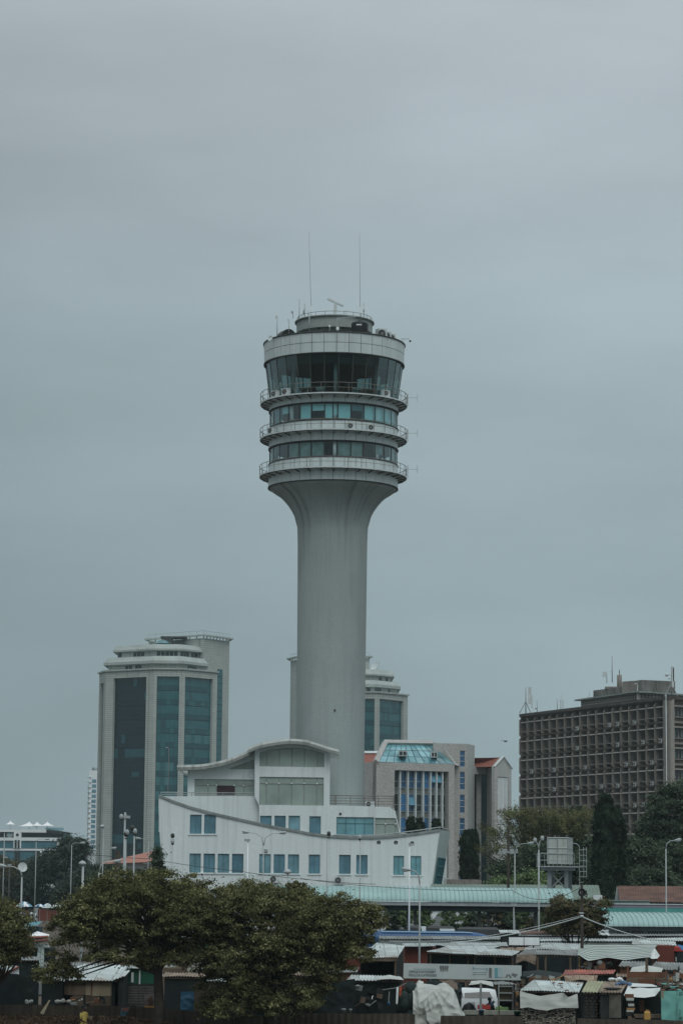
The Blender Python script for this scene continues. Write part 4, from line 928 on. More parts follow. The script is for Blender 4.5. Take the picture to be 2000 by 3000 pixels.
for i, (x0, xp, x1, yb, yp) in enumerate(((115, 205, 300, 230, 150), (360, 570, 700, 265, 172), (600, 715, 850, 258, 178), (780, 915, 1045, 258, 172))):
    pk = H(xp, yp, 2); l, r_ = H(x0, yb, 2), H(x1, yb, 2); tt = thing('canopy_tent', (pk.x, Y + 2, H(xp, 330).z), 'white peaked roof terrace tent, ' + ('the lone small one at the left', 'left peak of the group of three', 'middle peak of the group of three', 'right-hand peak of the group of three')[i], 'tent', 'tents on the roof terrace')
    b = MB(); b.smooth = True; n = 8; hw = (r_.x - l.x) / 2; cx = (l.x + r_.x) / 2; vs = []
    for k in range(n + 1):
        f = k / n; rad = f; zz = pk.z - (pk.z - l.z) * (f ** .6)
        for j in range(12):
            a_ = 2 * PI * j / 12; vs.append((pk.x + (cx + math.cos(a_) * hw - pk.x) * rad, Y + 2 + math.sin(a_) * 2.4 * rad, zz))
    b.add(vs, [(k * 12 + j, k * 12 + (j + 1) % 12, (k + 1) * 12 + (j + 1) % 12, (k + 1) * 12 + j) for k in range(n) for j in range(12)]); b.build('canopy', mat('tent_fabric', (.78, .78, .78), .7), tt)
    b = MB(); b.tube([(pk.x, Y + 2, H(xp, 340).z), (pk.x, Y + 2, pk.z - .3)], .1, 5); b.build('pole', M['greymetal'], tt)
b = MB(); hb(b, 840, 285, 1190, 345, 5, 5.1); b.build('terrace_rail', M['win_cyan2'], t)

# ================================================================== RED-TILED BUILDING behind the left trees
Y = 330
def z2(x, y): return (240 + x / 6.5333, 2360 + y / 6.5333)
t = thing('tiled_roof_house', (at(390, 2540, Y).x, Y, 0), 'long low house with salmon tiled roof behind the large tree', 'building')
b = MB(); r0, r1_, e0_, e1_ = at(*z2(360, 1112), Y), at(*z2(1500, 840), Y + 5), at(*z2(365, 1118), Y - 1), at(*z2(1500, 1072), Y - 1)
b.add([e0_, e1_, r1_, r0 + Vector((0, 3, .2)), Vector((r1_.x, Y + 12, e1_.z)), Vector((e0_.x, Y + 12, e0_.z))], [(0, 1, 2, 3), (3, 2, 4, 5)]); b.build('roof', M['pinkroof'], t)
b = MB(); b.box(e0_.x + .6, e1_.x + .4, Y, Y + 10, 0, e1_.z - .25); b.build('wall', mat('pale_plaster', (.44, .46, .46), .8, .1), t)
for k in range(9):
    b = MB(); X_ = at(*z2(560 + k * 104, 1150), Y).x; b.box(X_, X_ + .18 + .1 * (k % 2), Y - .05, Y + .02, 6.6, 8.2); b.build('window', M['win_dark'], t)

# ================================================================== SPECKLED STONE BUILDING
def P3(t): return at(t[0], t[1], t[2])
def fx(px, Y): return at(px, 2400, Y).x
def frame(pa, Ya, pb, Yb):
    a = Vector((fx(pa, Ya), Ya, 0)); c = Vector((fx(pb, Yb), Yb, 0)); u = c - a; L_ = u.length; u.normalize(); n = Vector((u.y, -u.x, 0)); n = n if n.y < 0 else -n
    return (a, u, n), L_
def s_at(fr, px, py, L_=200):
    # distance along the frame where the pixel column lies
    O, u, n = fr; d = ray(px, py); k = d.x / d.y     # point x = k*y
    return (k * O.y - O.x) / (u.x - k * u.y)
def pt(fr, px, py):
    s_ = s_at(fr, px, py); Y = fr[0].y + fr[1].y * s_; return (s_, at(px, py, Y).z)
SPB = thing('stone_office_building', (fx(1240, 384), 384, 0), 'speckled grey stone office building with sloping teal glass roof and blue windows', 'building')
frm, Lm = frame(1100.6, 380, 1330, 386)
ztop = pt(frm, 1110, 2232)[1]
gh = [pt(frm, 1155.4, 2256), pt(frm, 1314, 2261)]; gz1 = gh[0][1]
b = MB(); b.wall(frm, [(0, 0), (Lm, 0), (Lm, ztop), (0, ztop)], [[(gh[0][0], 1), (gh[1][0], 1), (gh[1][0], gz1), (gh[0][0], gz1)]], 1.0)
O, u, n = frm; e = O + u * Lm
b.add([O, O - n * 14, O - n * 14 + Vector((0, 0, ztop)), O + Vector((0, 0, ztop))], [(0, 1, 2, 3)])
b.add([e, e - n * 14, e - n * 14 + Vector((0, 0, ztop)), e + Vector((0, 0, ztop))], [(3, 2, 1, 0)])
b.build('wall', M['speckle'], SPB)
b = MB(); b.fbox(frm, .1, Lm - .1, ztop - .6, ztop - .02, -8, -.1); b.build('parapet', M['speckle'], SPB)
finx = [1155.4, 1175.8, 1198.8, 1221.4, 1243.7, 1265, 1282.6, 1300, 1314]
fs_ = [pt(frm, x, 2300)[0] for x in finx]
rows = []
for (y0, y1) in ((2256.5, 2307.4), (2325, 2376.6), (2394, 2446), (2464, 2514), (2532, 2584)): rows.append((pt(frm, 1180, y1)[1], pt(frm, 1180, y0)[1]))
b = MB(); b.fbox(frm, gh[0][0], gh[1][0], .8, gz1, -1.3, -1.0); b.build('recess_wall', mat('spandrel', (.16, .18, .17), .8, .1, streak=.4), SPB)
rnd = random.Random(5)
for j, (z0, z1) in enumerate(rows):
    for i in range(8):
        a0, a1 = fs_[i] + .16, fs_[i + 1] - .06
        dk = (i in (0, 7)) or (j, i) in ((1, 3), (1, 5), (1, 6), (0, 6)) or j >= 3 or (j == 2 and i == 6)
        b = MB(); b.fbox(frm, a0, a1, z0, z1, -1.0, -.9)
        w_ = b.build('window', M['win_dark'] if dk else (M['win_deep'] if rnd.random() < .8 else mat('blue_glass_pale', (.05, .17, .34), .12, .2)), SPB)  # some panes a paler blue, picked at random
        b = MB(); h_ = z1 - z0
        for f in (0, .38, 1): b.fbox(frm, a0, a1, z0 + h_ * f - .04, z0 + h_ * f + .04, -.9, -.84)
        b.fbox(frm, a0, a0 + .06, z0, z1, -.9, -.85); b.fbox(frm, a1 - .06, a1, z0, z1, -.9, -.85); b.build('frame', M['frame_grey'], w_)
for x in fs_[1:-1]:
    b = MB(); b.fbox(frm, x - .10, x + .10, .9, gz1 - .02, -1.0, -.35); b.build('fin', M['palemetal'], SPB)
for (i, j) in ((5, 0), (6, 0), (2, 1)):   # tilted-open casements
    a0, a1 = fs_[i] + .2, fs_[i + 1] - .1; z1 = rows[j][1] - .5; P_ = lambda s_, z_, d: O + u * s_ + n * d + Vector((0, 0, z_))
    b = MB(); b.add([P_(a0, z1, -.8), P_(a1, z1, -.8), P_(a1, z1 - 1.1, -.35), P_(a0, z1 - 1.1, -.35)], [(0, 1, 2, 3)]); b.build('casement', mat('casement_glass', (.10, .26, .36), .15), SPB)
# glass mansard
TL, TR, BR, BL = (1134, 2181, 386), (1263, 2183, 391), (1333, 2240, 386.2), (1107, 2233, 380.1)
q_ = [P3(BL), P3(BR), P3(TR), P3(TL)]
def bil(u_, v_): return q_[0].lerp(q_[1], u_).lerp(q_[3].lerp(q_[2], u_), v_)
b = MB(); f_ = MB(); nc, nr = 10, 3; nm_ = (q_[1] - q_[0]).cross(q_[3] - q_[0]).normalized(); nm_ = nm_ if nm_.y < 0 else -nm_
for i in range(nc):
    for j in range(nr):
        m_ = [0, 1, 2][rnd.choice([0, 0, 1, 2, 2, 0])]
        if i >= 8: m_ = 3
        g_ = .012; c4 = [bil(i / nc + g_ / 2, j / nr + g_), bil((i + 1) / nc - g_ / 2, j / nr + g_), bil((i + 1) / nc - g_ / 2, (j + 1) / nr - g_), bil(i / nc + g_ / 2, (j + 1) / nr - g_)]
        b.add([p + nm_ * .05 for p in c4], [(0, 1, 2, 3)], m_)
f_.add(q_, [(0, 1, 2, 3)])
gr = b.build('glass_roof', [M['win_cyan'], M['win_cyan2'], mat('sky_glass', (.10, .26, .29), .12, .3), M['win_cyan3']], SPB); f_.build('roof_frame', M['frame_blue'], gr)
b = MB()
for (a, c_) in ((q_[0] - u * .4, q_[3] - u * .4 + Vector((0, 0, .25))), (q_[3] - u * .5 + Vector((0, 0, .25)), q_[2] + Vector((0, 0, .25)))):
    b.tube([a, c_], .45, 4)
pR = P3((1263, 2174, 391)); b.build('stone_border', M['speckle'], SPB)
b = MB(); pp_ = [P3((1263, 2173, 391)), P3((1290, 2179, 389.5)), P3((1345, 2245, 389.4)), P3((1333, 2241, 387)), P3((1268, 2186, 390.5))]
b.prism(pp_, (0, 4, 0)); b.build('side_wall', M['speckle'], SPB)
for (x0, y0, x1, y1) in ((1167.5, 2199, 1191.5, 2215), (1262, 2202, 1281, 2219)):
    Yd = 381.8 if x0 < 1200 else 384.5
    p, q = at(x0, y0, Yd), at(x1, y1, Yd); b = MB(); b.box(p.x, q.x, Yd, Yd + 4, q.z, p.z); w_ = b.build('dormer_window', M['palemetal'], SPB)
    b = MB(); mx_ = (p.x + q.x) / 2; b.box(p.x + .1, mx_ - .06, Yd - .03, Yd, q.z + .12, p.z - .12); b.box(mx_ + .06, q.x - .1, Yd - .03, Yd, q.z + .12, p.z - .12); b.build('pane', M['win_dark'], w_)
# stair tower block
fc, Lc = frame(1268, 389, 1368, 389.6); zc = pt(fc, 1368, 2179)[1]
b = MB(); rws = [(2198.6, 2247.5), (2260.7, 2314.5), (2327.9, 2382.5), (2396, 2449), (2463, 2515), (2530, 2578)]
hl = []; a0 = pt(fc, 1346.4, 2300)[0]; a1 = pt(fc, 1360, 2300)[0]
for (y0, y1) in rws: hl.append([(a0, pt(fc, 1350, y1)[1]), (a1, pt(fc, 1350, y1)[1]), (a1, pt(fc, 1350, y0)[1]), (a0, pt(fc, 1350, y0)[1])])
b.wall(fc, [(0, 0), (Lc, 0), (Lc, zc), (0, zc)], hl, .4)
b.build('stair_block', M['speckle'], SPB)
b = MB(); fs2, Ls2 = frame(1368, 389.6, 1389, 394); b.wall(fs2, [(0, 0), (Ls2, 0), (Ls2, zc - .02), (0, zc - .02)], [], .4); O2 = fs2[0] + fs2[1] * Ls2
b.box(fc[0].x, O2.x - .1, 394.2, 402, 0, zc - .3); b.build('stair_block_side', M['speckle_pale'], SPB)
for h_ in hl:
    z0, z1 = h_[0][1], h_[2][1]; b = MB(); b.fbox(fc, a0, a1, z0, z1, -.35, -.2); w_ = b.build('window', M['win_deep'], SPB)
    b = MB()
    for f in (0.02, .36, .68, .98): b.fbox(fc, a0, a1, z0 + (z1 - z0) * f - .035, z0 + (z1 - z0) * f + .035, -.2, -.14)
    b.build('frame', M['palemetal'], w_)
# recessed bay and gable block
fd, Ld = frame(1388, 394.5, 1425, 396); z0 = pt(fd, 1400, 2268)[1]; z1 = pt(fd, 1400, 2246)[1]
b = MB(); b.fbox(fd, -.3, Ld, z0, z1, -3, 0); b.fbox(fd, 0, .01, 0, z0, -.2, -.1); b.box(fx(1394.3, 396.5), fx(1408.5, 396.5), 396.5, 397.4, 0, z0); b.build('lintel', M['speckle_pale'], SPB)
b = MB(); b.box(fx(1384, 398), fx(1430, 398), 398, 398.3, 0, z0 + .2); b.build('recess_glass', mat('recess_glass', (.022, .045, .055), .2), SPB)
fe, Le = frame(1424, 396.5, 1447, 391); ze = pt(fe, 1447, 2247)[1]
b = MB(); b.fbox(fe, 0, Le, 0, ze, -.5, 0); b.build('gable_side_wall', M['speckle'], SPB)
fg, Lg = frame(1447, 391, 1497, 394)
apex = pt(fg, 1473, 2217); el = pt(fg, 1447, 2246); er = pt(fg, 1496.5, 2252); pn0 = pt(fg, 1457, 2275); pn1 = pt(fg, 1488, 2280)
b = MB(); b.wall(fg, [(0, 0), (Lg, 0), (Lg, er[1]), apex, (0, el[1])], [[(pn0[0], 4), (pn1[0], 4), (pn1[0], pn1[1] + .1), (pn0[0], pn0[1])]], .5); b.build('gable_wall', M['speckle_pale'], SPB)
b = MB(); b.fbox(fg, pn0[0], pn1[0], 4, pn0[1], -.7, -.5, 1)
for k in range(8): x_ = pn0[0] + (pn1[0] - pn0[0]) * (k + .3) / 8; b.fbox(fg, x_, x_ + .13, 4, pn1[1] + .05, -.5, -.05, 0)
b.build('louvre_panel', [M['white'], M['greymetal']], SPB)
b = MB(); G = lambda s_, z_, d: fg[0] + fg[1] * s_ + fg[2] * d + Vector((0, 0, z_))
b.add([P3((1384, 2221, 400)), G(apex[0], apex[1] - .1, -.6) , G(0, el[1], -.3), P3((1389, 2247, 395)), P3((1389, 2242, 395.2))], [(0, 1, 2, 3)]);
b.add([G(apex[0], apex[1] - .1, -.6), G(Lg, er[1], -.3), G(Lg, er[1], -12), G(apex[0], apex[1], -12)], [(0, 1, 2, 3)])
b.build('tiled_roof', M['redroof'], SPB)
b = MB(); b.tube([G(apex[0], apex[1] + .05, .05), G(-.1, el[1], .05)], .16, 4); b.tube([G(apex[0], apex[1] + .05, .05), G(Lg + .1, er[1], .05)], .16, 4); b.build('gable_coping', M['palemetal'], SPB)
# left wing with red roof
fl_, Ll = frame(1040, 390, 1101, 387); b = MB(); zt_ = pt(fl_, 1075, 2236)[1]; w0 = pt(fl_, 1064, 2260); w1_ = pt(fl_, 1099.5, 2260)
b.wall(fl_, [(0, 0), (Ll, 0), (Ll, zt_), (0, zt_)], [[(w0[0], 6), (w1_[0], 6), (w1_[0], w0[1]), (w0[0], w0[1])]], .5); b.build('wing_wall', M['speckle'], SPB)
b = MB(); b.fbox(fl_, w0[0], w1_[0], 6, w0[1], -.5, -.4); w_ = b.build('window', M['win_deep'], SPB)
b = MB(); z = w0[1]; k = 0
while z > 8: b.fbox(fl_, w0[0], w1_[0], z - .06, z, -.4, -.35); z -= 1.6
b.fbox(fl_, (w0[0] + w1_[0]) / 2, (w0[0] + w1_[0]) / 2 + .08, 6, w0[1], -.4, -.36); b.build('frame', M['frame_blue'], w_)
b = MB(); b.add([P3((1045, 2235, 387)), P3((1101, 2233, 386)), P3((1114, 2209, 391)), P3((1045, 2208, 391))], [(0, 1, 2, 3)]); b.build('tiled_roof', M['redroof'], SPB)
b = MB(); b.tube([P3((1045, 2206, 391)), P3((1114, 2206, 391))], .3, 4); b.tube([P3((1101, 2231, 385.5)), P3((1116, 2205, 390.5))], .28, 4); b.build('roof_coping', M['palemetal'], SPB)

# ================================================================== BROWN CONCRETE OFFICE BLOCK
BRN = thing('concrete_office_block', (fx(1740, 440), 440, 0), 'large brown concrete office block with deep honeycomb window grid', 'building')
fb, Lb = frame(1524, 467, 1947, 419)
NB = 18; wb = Lb / NB; SH = 3.30
zt0 = pt(fb, 1530, 2104)[1]     # top of the first storey of windows
O, u, n = fb
unit = None
def brown_unit():
    f = (Vector((0, 0, 0)), Vector((1, 0, 0)), Vector((0, -1, 0)))
    b = MB(); b.fbox(f, wb * .05, wb * .97, .95, 2.9, -1.0, -.95); b.fbox(f, wb * .05, wb * .8, .12, .72, -1.0, -.95); me = b.build('window', M['office_glass']).data
    bpy.data.objects.remove(bpy.data.objects['window'] if 'window' in bpy.data.objects and bpy.data.objects['window'].data == me else [o for o in bpy.data.objects if o.data == me][0])
    return me
um = brown_unit(); ang = math.atan2(u.y, u.x)
NR = 9; cnt = 0; rest = MB()
for r_ in range(NR):
    zb = zt0 - SH * (r_ + 1)
    for i in range(NB):
        if cnt < 99 or False:
            w_ = bpy.data.objects.new('window', um); COL.objects.link(w_); w_.parent = BRN
            p = O + u * (wb * i) + Vector((0, 0, zb)); w_.location = p - org(BRN); w_.rotation_euler = (0, 0, ang); cnt += 1
        else:
            rest.fbox(fb, wb * (i + .05), wb * (i + .97), zb + .95, zb + 2.9, -1.0, -.95); rest.fbox(fb, wb * (i + .05), wb * (i + .8), zb + .12, zb + .72, -1.0, -.95)
tag(rest.build('window', M['office_glass'], BRN), kind='stuff')
b = MB()
zend = zt0 - SH * NR
# back wall and body
b.fbox(fb, 0, Lb, 0, zt0 + .4, -1.4, -1.01); pe_ = O + u * Lb
b.build('wall', M['brown'], BRN)
# egg crate: fins
b = MB(); prof_ = [(-.1, 0), (.25, .38), (.25, SH - .38), (-.1, SH)]
for r_ in range(NR):
    zb = zt0 - SH * (r_ + 1)
    for i in range(NB + 1):
        s0 = wb * i - .11; 
        pts = [O + u * s0 + n * (-1.15) + Vector((0, 0, zb))] + [O + u * s0 + n * d + Vector((0, 0, zb + z)) for d, z in prof_] + [O + u * s0 + n * (-1.15) + Vector((0, 0, zb + SH))]
        b.prism(pts, u * .22)
for r_ in range(NR):
    zb = zt0 - SH * (r_ + 1)
    for i in range(NB):
        s0, s1 = wb * i + .11, wb * (i + 1) - .11
        P_ = lambda s_, z_, d: O + u * s_ + n * d + Vector((0, 0, zb + z_))
        # ledge, light shelf, sill beam, splayed panel
        b.hexa([P_(s0, -.05, -.1), P_(s1, -.05, -.1), P_(s1, -.05, -1.15), P_(s0, -.05, -1.15), P_(s0, .2, .12), P_(s1, .2, .12), P_(s1, .06, -1.15), P_(s0, .06, -1.15)], 0)
        b.hexa([P_(s0, 2.42, .12), P_(s1, 2.42, .12), P_(s1, 2.5, -.3), P_(s0, 2.5, -.3), P_(s0, 2.62, .0), P_(s1, 2.62, .0), P_(s1, 2.64, -.3), P_(s0, 2.64, -.3)], 1)
        b.fbox(fb, s0, s1, zb + .78, zb + .94, -.6, -.1, 0)
b.build('facade_grid', [M['brown'], M['brownpale']], BRN)
# parapet, corner pier, right face
b = MB(); zp = pt(fb, 1526, 2092)[1]; b.fbox(fb, -.1, Lb + 1.4, zt0 + .3, zp, -1.2, .25); b.hexa([O + u * 0 + n * -.1 + Vector((0, 0, zt0)), O + u * Lb + n * -.1 + Vector((0, 0, zt0)), O + u * Lb + n * -.8 + Vector((0, 0, zt0)), O + n * -.8 + Vector((0, 0, zt0)), O + n * .25 + Vector((0, 0, zt0 + .3)), O + u * Lb + n * .25 + Vector((0, 0, zt0 + .3)), O + u * Lb + n * -.8 + Vector((0, 0, zt0 + .3)), O + n * -.8 + Vector((0, 0, zt0 + .3))])
b.build('parapet', M['browntop'], BRN)
b = MB(); b.fbox(fb, Lb + .11, Lb + .95, 0, zt0 + .3, -1, .12); b.fbox(fb, Lb + 1.15, Lb + 1.4, 0, zt0 + .3, -1, 0); b.build('corner_pier', M['brownpale'], BRN)
b = MB(); b.tube([O + u * (Lb + 1.02) + n * .25, O + u * (Lb + 1.02) + n * .25 + Vector((0, 0, zt0 + 1))], .07, 6); b.build('downpipe', M['palemetal'], BRN)
cor = O + u * (Lb + 1.4); fr2 = (cor, Vector((.78, .62, 0)).normalized(), Vector((.62, -.78, 0)).normalized()); 
b = MB(); b.fbox(fr2, 0, 22, 0, zt0 + .3, -1.2, -.8); b.fbox(fr2, 0, .7, 0, zt0 + .3, -.8, .1)
for r_ in range(NR):
    zb = zt0 - SH * (r_ + 1); b.fbox(fr2, .7, 22, zb - .1, zb + .2, -.8, .1); b.fbox(fr2, .7, 22, zb + 2.5, zb + 2.72, -.5, .1, 1); b.fbox(fr2, .7, 22, zb + .8, zb + .95, -.7, -.2)
b.build('side_wall', [M['brown'], M['brownpale']], BRN)
for r_ in range(7):
    zb = zt0 - SH * (r_ + 1)
    for k in range(5):
        b = MB(); b.fbox(fr2, .9 + k * 2.2, 2.7 + k * 2.2, zb + .95, zb + 2.45, -.8, -.74); b.fbox(fr2, 1.15 + k * 2.2, 1.55 + k * 2.2, zb + 1.1, zb + 2.3, -.74, -.70, 1); b.fbox(fr2, 1.75 + k * 2.2, 2.15 + k * 2.2, zb + 1.1, zb + 2.3, -.74, -.70, 1); b.build('side_window', [M['win_dark'], mat('pale_curtain', (.17, .20, .20), .6)], BRN)
b = MB(); b.fbox(fr2, -.1, 22, zt0 + .3, zp, -1.2, .25); b.build('side_parapet', M['browntop'], BRN)
b = MB(); b.add([O + n * -.5 + Vector((0, 0, zp - .3)), O + u * (Lb + 1.4) + n * -.5 + Vector((0, 0, zp - .3)), O + u * (Lb + 1.4) + n * -.5 + fr2[1] * 22 + Vector((0, 0, zp - .3)), O + n * -.5 + fr2[1] * 22 + Vector((0, 0, zp - .3))], [(0, 1, 2, 3)]); b.build('roof_slab', M['browntop'], BRN)
# penthouse
fpn, Lp = frame(1699, 454, 1870, 433); zl = pt(fpn, 1870, 2040)[1]; zu0 = pt(fpn, 1699, 2053)[1]; zbot = zp - .4
b = MB(); b.fbox(fpn, .3, Lp, zbot, zu0, -.35, -.02); e = fpn[0] + fpn[1] * Lp; frp = (e, fr2[1], fr2[2]); b.fbox(frp, 0, 14, zbot, zu0, -.35, -.02); ncol = 26
for i in range(ncol):
    for j in range(5): s0 = .6 + (Lp - 1) * i / ncol; b.fbox(fpn, s0, s0 + (Lp - 1) / ncol * .62, zbot + .5 + j * .36, zbot + .5 + j * .36 + .2, -.02, .02, 1)
for i in range(16):
    for j in range(5): b.fbox(frp, .5 + i * .8, .5 + i * .8 + .5, zbot + .5 + j * .36, zbot + .7 + j * .36, -.02, .02, 1)
b.build('lattice_storey', [M['brownpale'], M['darkmetal']], BRN)
b = MB(); b.fbox(fpn, -1.0, Lp + .6, zu0, zu0 + .25, -3, .6); b.fbox(frp, -.5, 15, zu0 + .01, zu0 + .26, -3, .6); b.build('cornice', M['coping'], BRN)
zbx = pt(fpn, 1880, 1993)[1]
fbx, Lx = frame(1738, 456, 1886, 440); zbb = zu0 + .2; zbt = at(1886, 1992, 440).z
b = MB(); L3 = s_at(fbx, 1816, 2000); b.fbox(fbx, 0, L3, zbb, zbt - .7, -6, 0); b.fbox(fbx, L3 + 1.5, Lx, zbb, zbt, -6, .3); b.fbox(fbx, L3, L3 + 1.5, zbb, zbt - .6, -6, -1.5)
e = fbx[0] + fbx[1] * Lx; fq = (e, fr2[1], fr2[2]); b.fbox(fq, 0, 6.5, zbb, zbt - .02, -5, -.02, 1); b.build('rooftop_box', [M['ruinwall'], M['brown']], BRN)
b = MB(); p = at(1813, 1990, 452); b.tube([(p.x, 452, zbt - .8), (p.x, 452, p.z + .7)], .42, 8); b.box(p.x - 2.4, p.x + 1.6, 451, 453, zbt - .75, zbt - .35); b.tube([(p.x, 452, p.z + .6), (p.x, 452, p.z + 1.6)], .08, 4); b.build('chimney', M['brown'], BRN)
# rooftop aerials
GB = 'aerials on the brown block'
def roof_mast(px, y0, y1, Y, lab, panels=(), legs=True, r=.09, dishes=()):
    p0, p1 = at(px, y0, Y), at(px, y1, Y); p1 = Vector((p0.x, Y, p1.z)); t = thing('aerial_mast', p0, lab, 'antenna', GB)
    b = MB(); b.tube([p0, p1], r, 6)
    if legs:
        for dx in (-1.1, .9): b.tube([p0 + Vector((dx, 0, 0)), p0.lerp(p1, .45)], .07, 4)
    b.build('mast', M['greymetal'], t)
    for (dx, z0, z1, w) in panels:
        b = MB(); b.box(p0.x + dx, p0.x + dx + w, Y - .3, Y - .1, p0.z + (p1.z - p0.z) * z0, p0.z + (p1.z - p0.z) * z1); b.build('panel_antenna', M['palemetal'], t)
    for (dx, zf, r_) in dishes:
        b = MB(); z_ = p0.z + (p1.z - p0.z) * zf; b.tube([(p0.x, Y, z_), (p0.x + dx, Y, z_)], .05, 4); b.ell((p0.x + dx, Y, z_), r_, r_, r_, 10); b.build('drum_dish', M['palemetal'], t)
roof_mast(1539, 2090, 2012, 463, 'telecom mast with tall white panel at the left corner of the brown roof', ((.4, .35, .98, .55), (.95, .2, .7, .2)))
roof_mast(1572, 2086, 2052, 460, 'short stub aerial on the roof next to the panel mast', legs=False, r=.06, dishes=((-.2, .35, .22),))
roof_mast(1631, 2079, 2047, 455, 'thin plain rod on the left half of the brown roof', legs=False, r=.05)
t = thing('lattice_mast', at(1644, 2076, 454), 'small lattice mast with rod on the left half of the brown roof', 'antenna', GB)
p = at(1644, 2078, 454); b = MB(); hh = at(1644, 2051, 454).z - p.z
for dx in (-.25, .25): b.tube([p + Vector((dx * 1, 0, 0)), p + Vector((dx, 0, hh))], .05, 4)
for k in range(5): b.tube([p + Vector((-.25, 0, hh * k / 5)), p + Vector((.25, 0, hh * (k + 1) / 5))], .03, 4); b.tube([p + Vector((.25, 0, hh * k / 5)), p + Vector((-.25, 0, hh * (k + 1) / 5))], .03, 4)
b.tube([p + Vector((0, 0, hh)), p + Vector((0, 0, hh + 1))], .03, 4); b.build('lattice', M['palemetal'], t)
roof_mast(1776, 2002, 1968, 452, 'pole with pale square dish left of the tall rod on the brown block', ((-.75, .55, .98, .7),), legs=False, r=.06)
roof_mast(1792, 2000, 1922, 450, 'tallest lattice rod on the brown block, left of the chimney', legs=False, r=.08, dishes=((-.4, .42, .08),))
roof_mast(1966, 2040, 1953, 418, 'telecom mast with panels and round dishes at the right corner of the brown roof', ((.0, .3, 1.0, .35), (.2, .5, .95, .2)), dishes=((-.75, .72, .28), (-.4, .6, .15)))
t = thing('roof_lamp', at(1864, 2050, 440), 'white curved lamp post on the penthouse of the brown block', 'lamp'); p = at(1866, 2048, 433)
b = MB(); b.tube([p, p + Vector((0, 0, 2.2)), p + Vector((-.1, 0, 2.5)), p + Vector((-.35, 0, 2.55)), p + Vector((-.5, 0, 2.4))], .06, 5); b.build('post', M['palemetal'], t)
roof_mast(1726, 2048, 2024, 452, 'small rod with cross bars at the left end of the penthouse roof', legs=False, r=.04, dishes=((.45, .2, .14), (-.4, .25, .1)))
# air conditioners in the grid
AC2 = condenser_proto('window_air_conditioner', 'x', .55, .4, .5, 'palemetal')
acs = [(0, 7), (0, 11), (0, 12), (0, 14), (1, 7), (1, 12), (1, 15), (1, 17), (2, 1), (2, 4), (2, 8), (2, 13), (2, 14), (2, 16), (3, 4), (3, 7), (3, 10), (3, 12), (3, 14), (3, 16), (4, 2), (4, 6), (4, 14), (4, 15), (6, 13), (6, 14)]
rown = ['top', 'second', 'third', 'fourth', 'fifth', 'sixth', 'seventh']
for (r_, i) in acs:
    p = O + u * (wb * (i + .6)) + n * .05 + Vector((0, 0, zt0 - SH * (r_ + 1) + .06)) if False else fb[0] + fb[1] * (wb * (i + .6)) + fb[2] * .02 + Vector((0, 0, zt0 - SH * (r_ + 1) + .16))
    k = i + 1; AC2.put(p, ang + R(35), 'brown block air conditioner, %s window row from top, bay %d from left' % (rown[r_], k), 'air conditioners in the brown block grid')

# ================================================================== LONG SHEDS, WATER TANK, CANOPIES
def sheet(name, fl, fr, br, bl, mt, parent, pitch=.13, amp=.022, sag=.0, seed=0, rows=5, px=True):
    a, b_, c, d = [P3(q) if px else Vector(q) for q in (fl, fr, br, bl)]
    L_ = max((b_ - a).length, (c - d).length); nw = max(2, int(L_ / pitch)); nu = nw * 4; m = MB(); vs = []; fs = []
    nrm = (b_ - a).cross(d - a).normalized(); nrm = nrm if nrm.z > 0 else -nrm
    for j in range(rows + 1):
        v = j / rows
        for i in range(nu + 1):
            u_ = i / nu; p = a.lerp(b_, u_).lerp(d.lerp(c, u_), v); w = (0, 1, 0, -1)[i % 4] * amp
            z = noise.noise(Vector((u_ * L_ * .45 + seed * 7.3, v * 2.0, seed))) * sag
            ed = noise.noise(Vector((math.floor(u_ * L_ / .9) * 3.1, seed, 5))) * sag * .8 * (1 if j in (0, rows) else 0)
            vs.append(p + nrm * (w + z) + (d - a).normalized() * ed)
    k = nu + 1
    for j in range(rows):
        for i in range(nu): fs.append((j * k + i, j * k + i + 1, (j + 1) * k + i + 1, (j + 1) * k + i))
    m.add(vs, fs); n0 = len(vs)
    return m.build(name, mt, parent)
# green-roofed shed behind the canopy
t = thing('green_roof_shed', (fx(1530, 236), 236, 0), 'long shed with dull green sheet roof behind the mint canopy', 'building')
sheet('roof', (1262, 2612, 232), (1762, 2640, 232), (1752, 2593, 239), (1262, 2590, 239), M['greenroof'], t, .3, .03)
b = MB(); b.box(fx(1475, 233), fx(1758, 233), 236, 240, 0, 5.4); b.build('wall', M['darkwall'], t)
b = MB(); p, q = P3((1736, 2624, 231.7)), P3((1762, 2639, 231.7)); b.box(p.x, q.x, 231.5, 231.9, q.z, p.z + .05); b.build('pale_patch', M['white'], t)
b = MB(); b.box(fx(1308, 240.5), fx(1410, 240.5), 240.5, 241, 5, at(1320, 2576, 240.5).z); b.build('brick_upstand', M['brown'], t)
# rusty shed right
t = thing('rusty_roof_shed', (fx(1900, 238), 238, 0), 'shed with rust-brown corrugated roof and pale gable, far right', 'building')
sheet('roof', (1814, 2640, 232), (2080, 2645, 232), (2080, 2597, 238), (1807, 2595, 238), M['rust'], t, .22, .025)
b = MB(); b.prism([P3((1806, 2597, 237.5)), P3((1800, 2642, 237.5)), P3((1817, 2642, 237.5))], (0, .3, 0)); b.build('gable', M['palemetal'], t)
b = MB(); b.box(fx(1812, 234), fx(2080, 234), 233, 240, 0, at(1900, 2646, 233).z); b.build('wall', M['darkwall'], t)
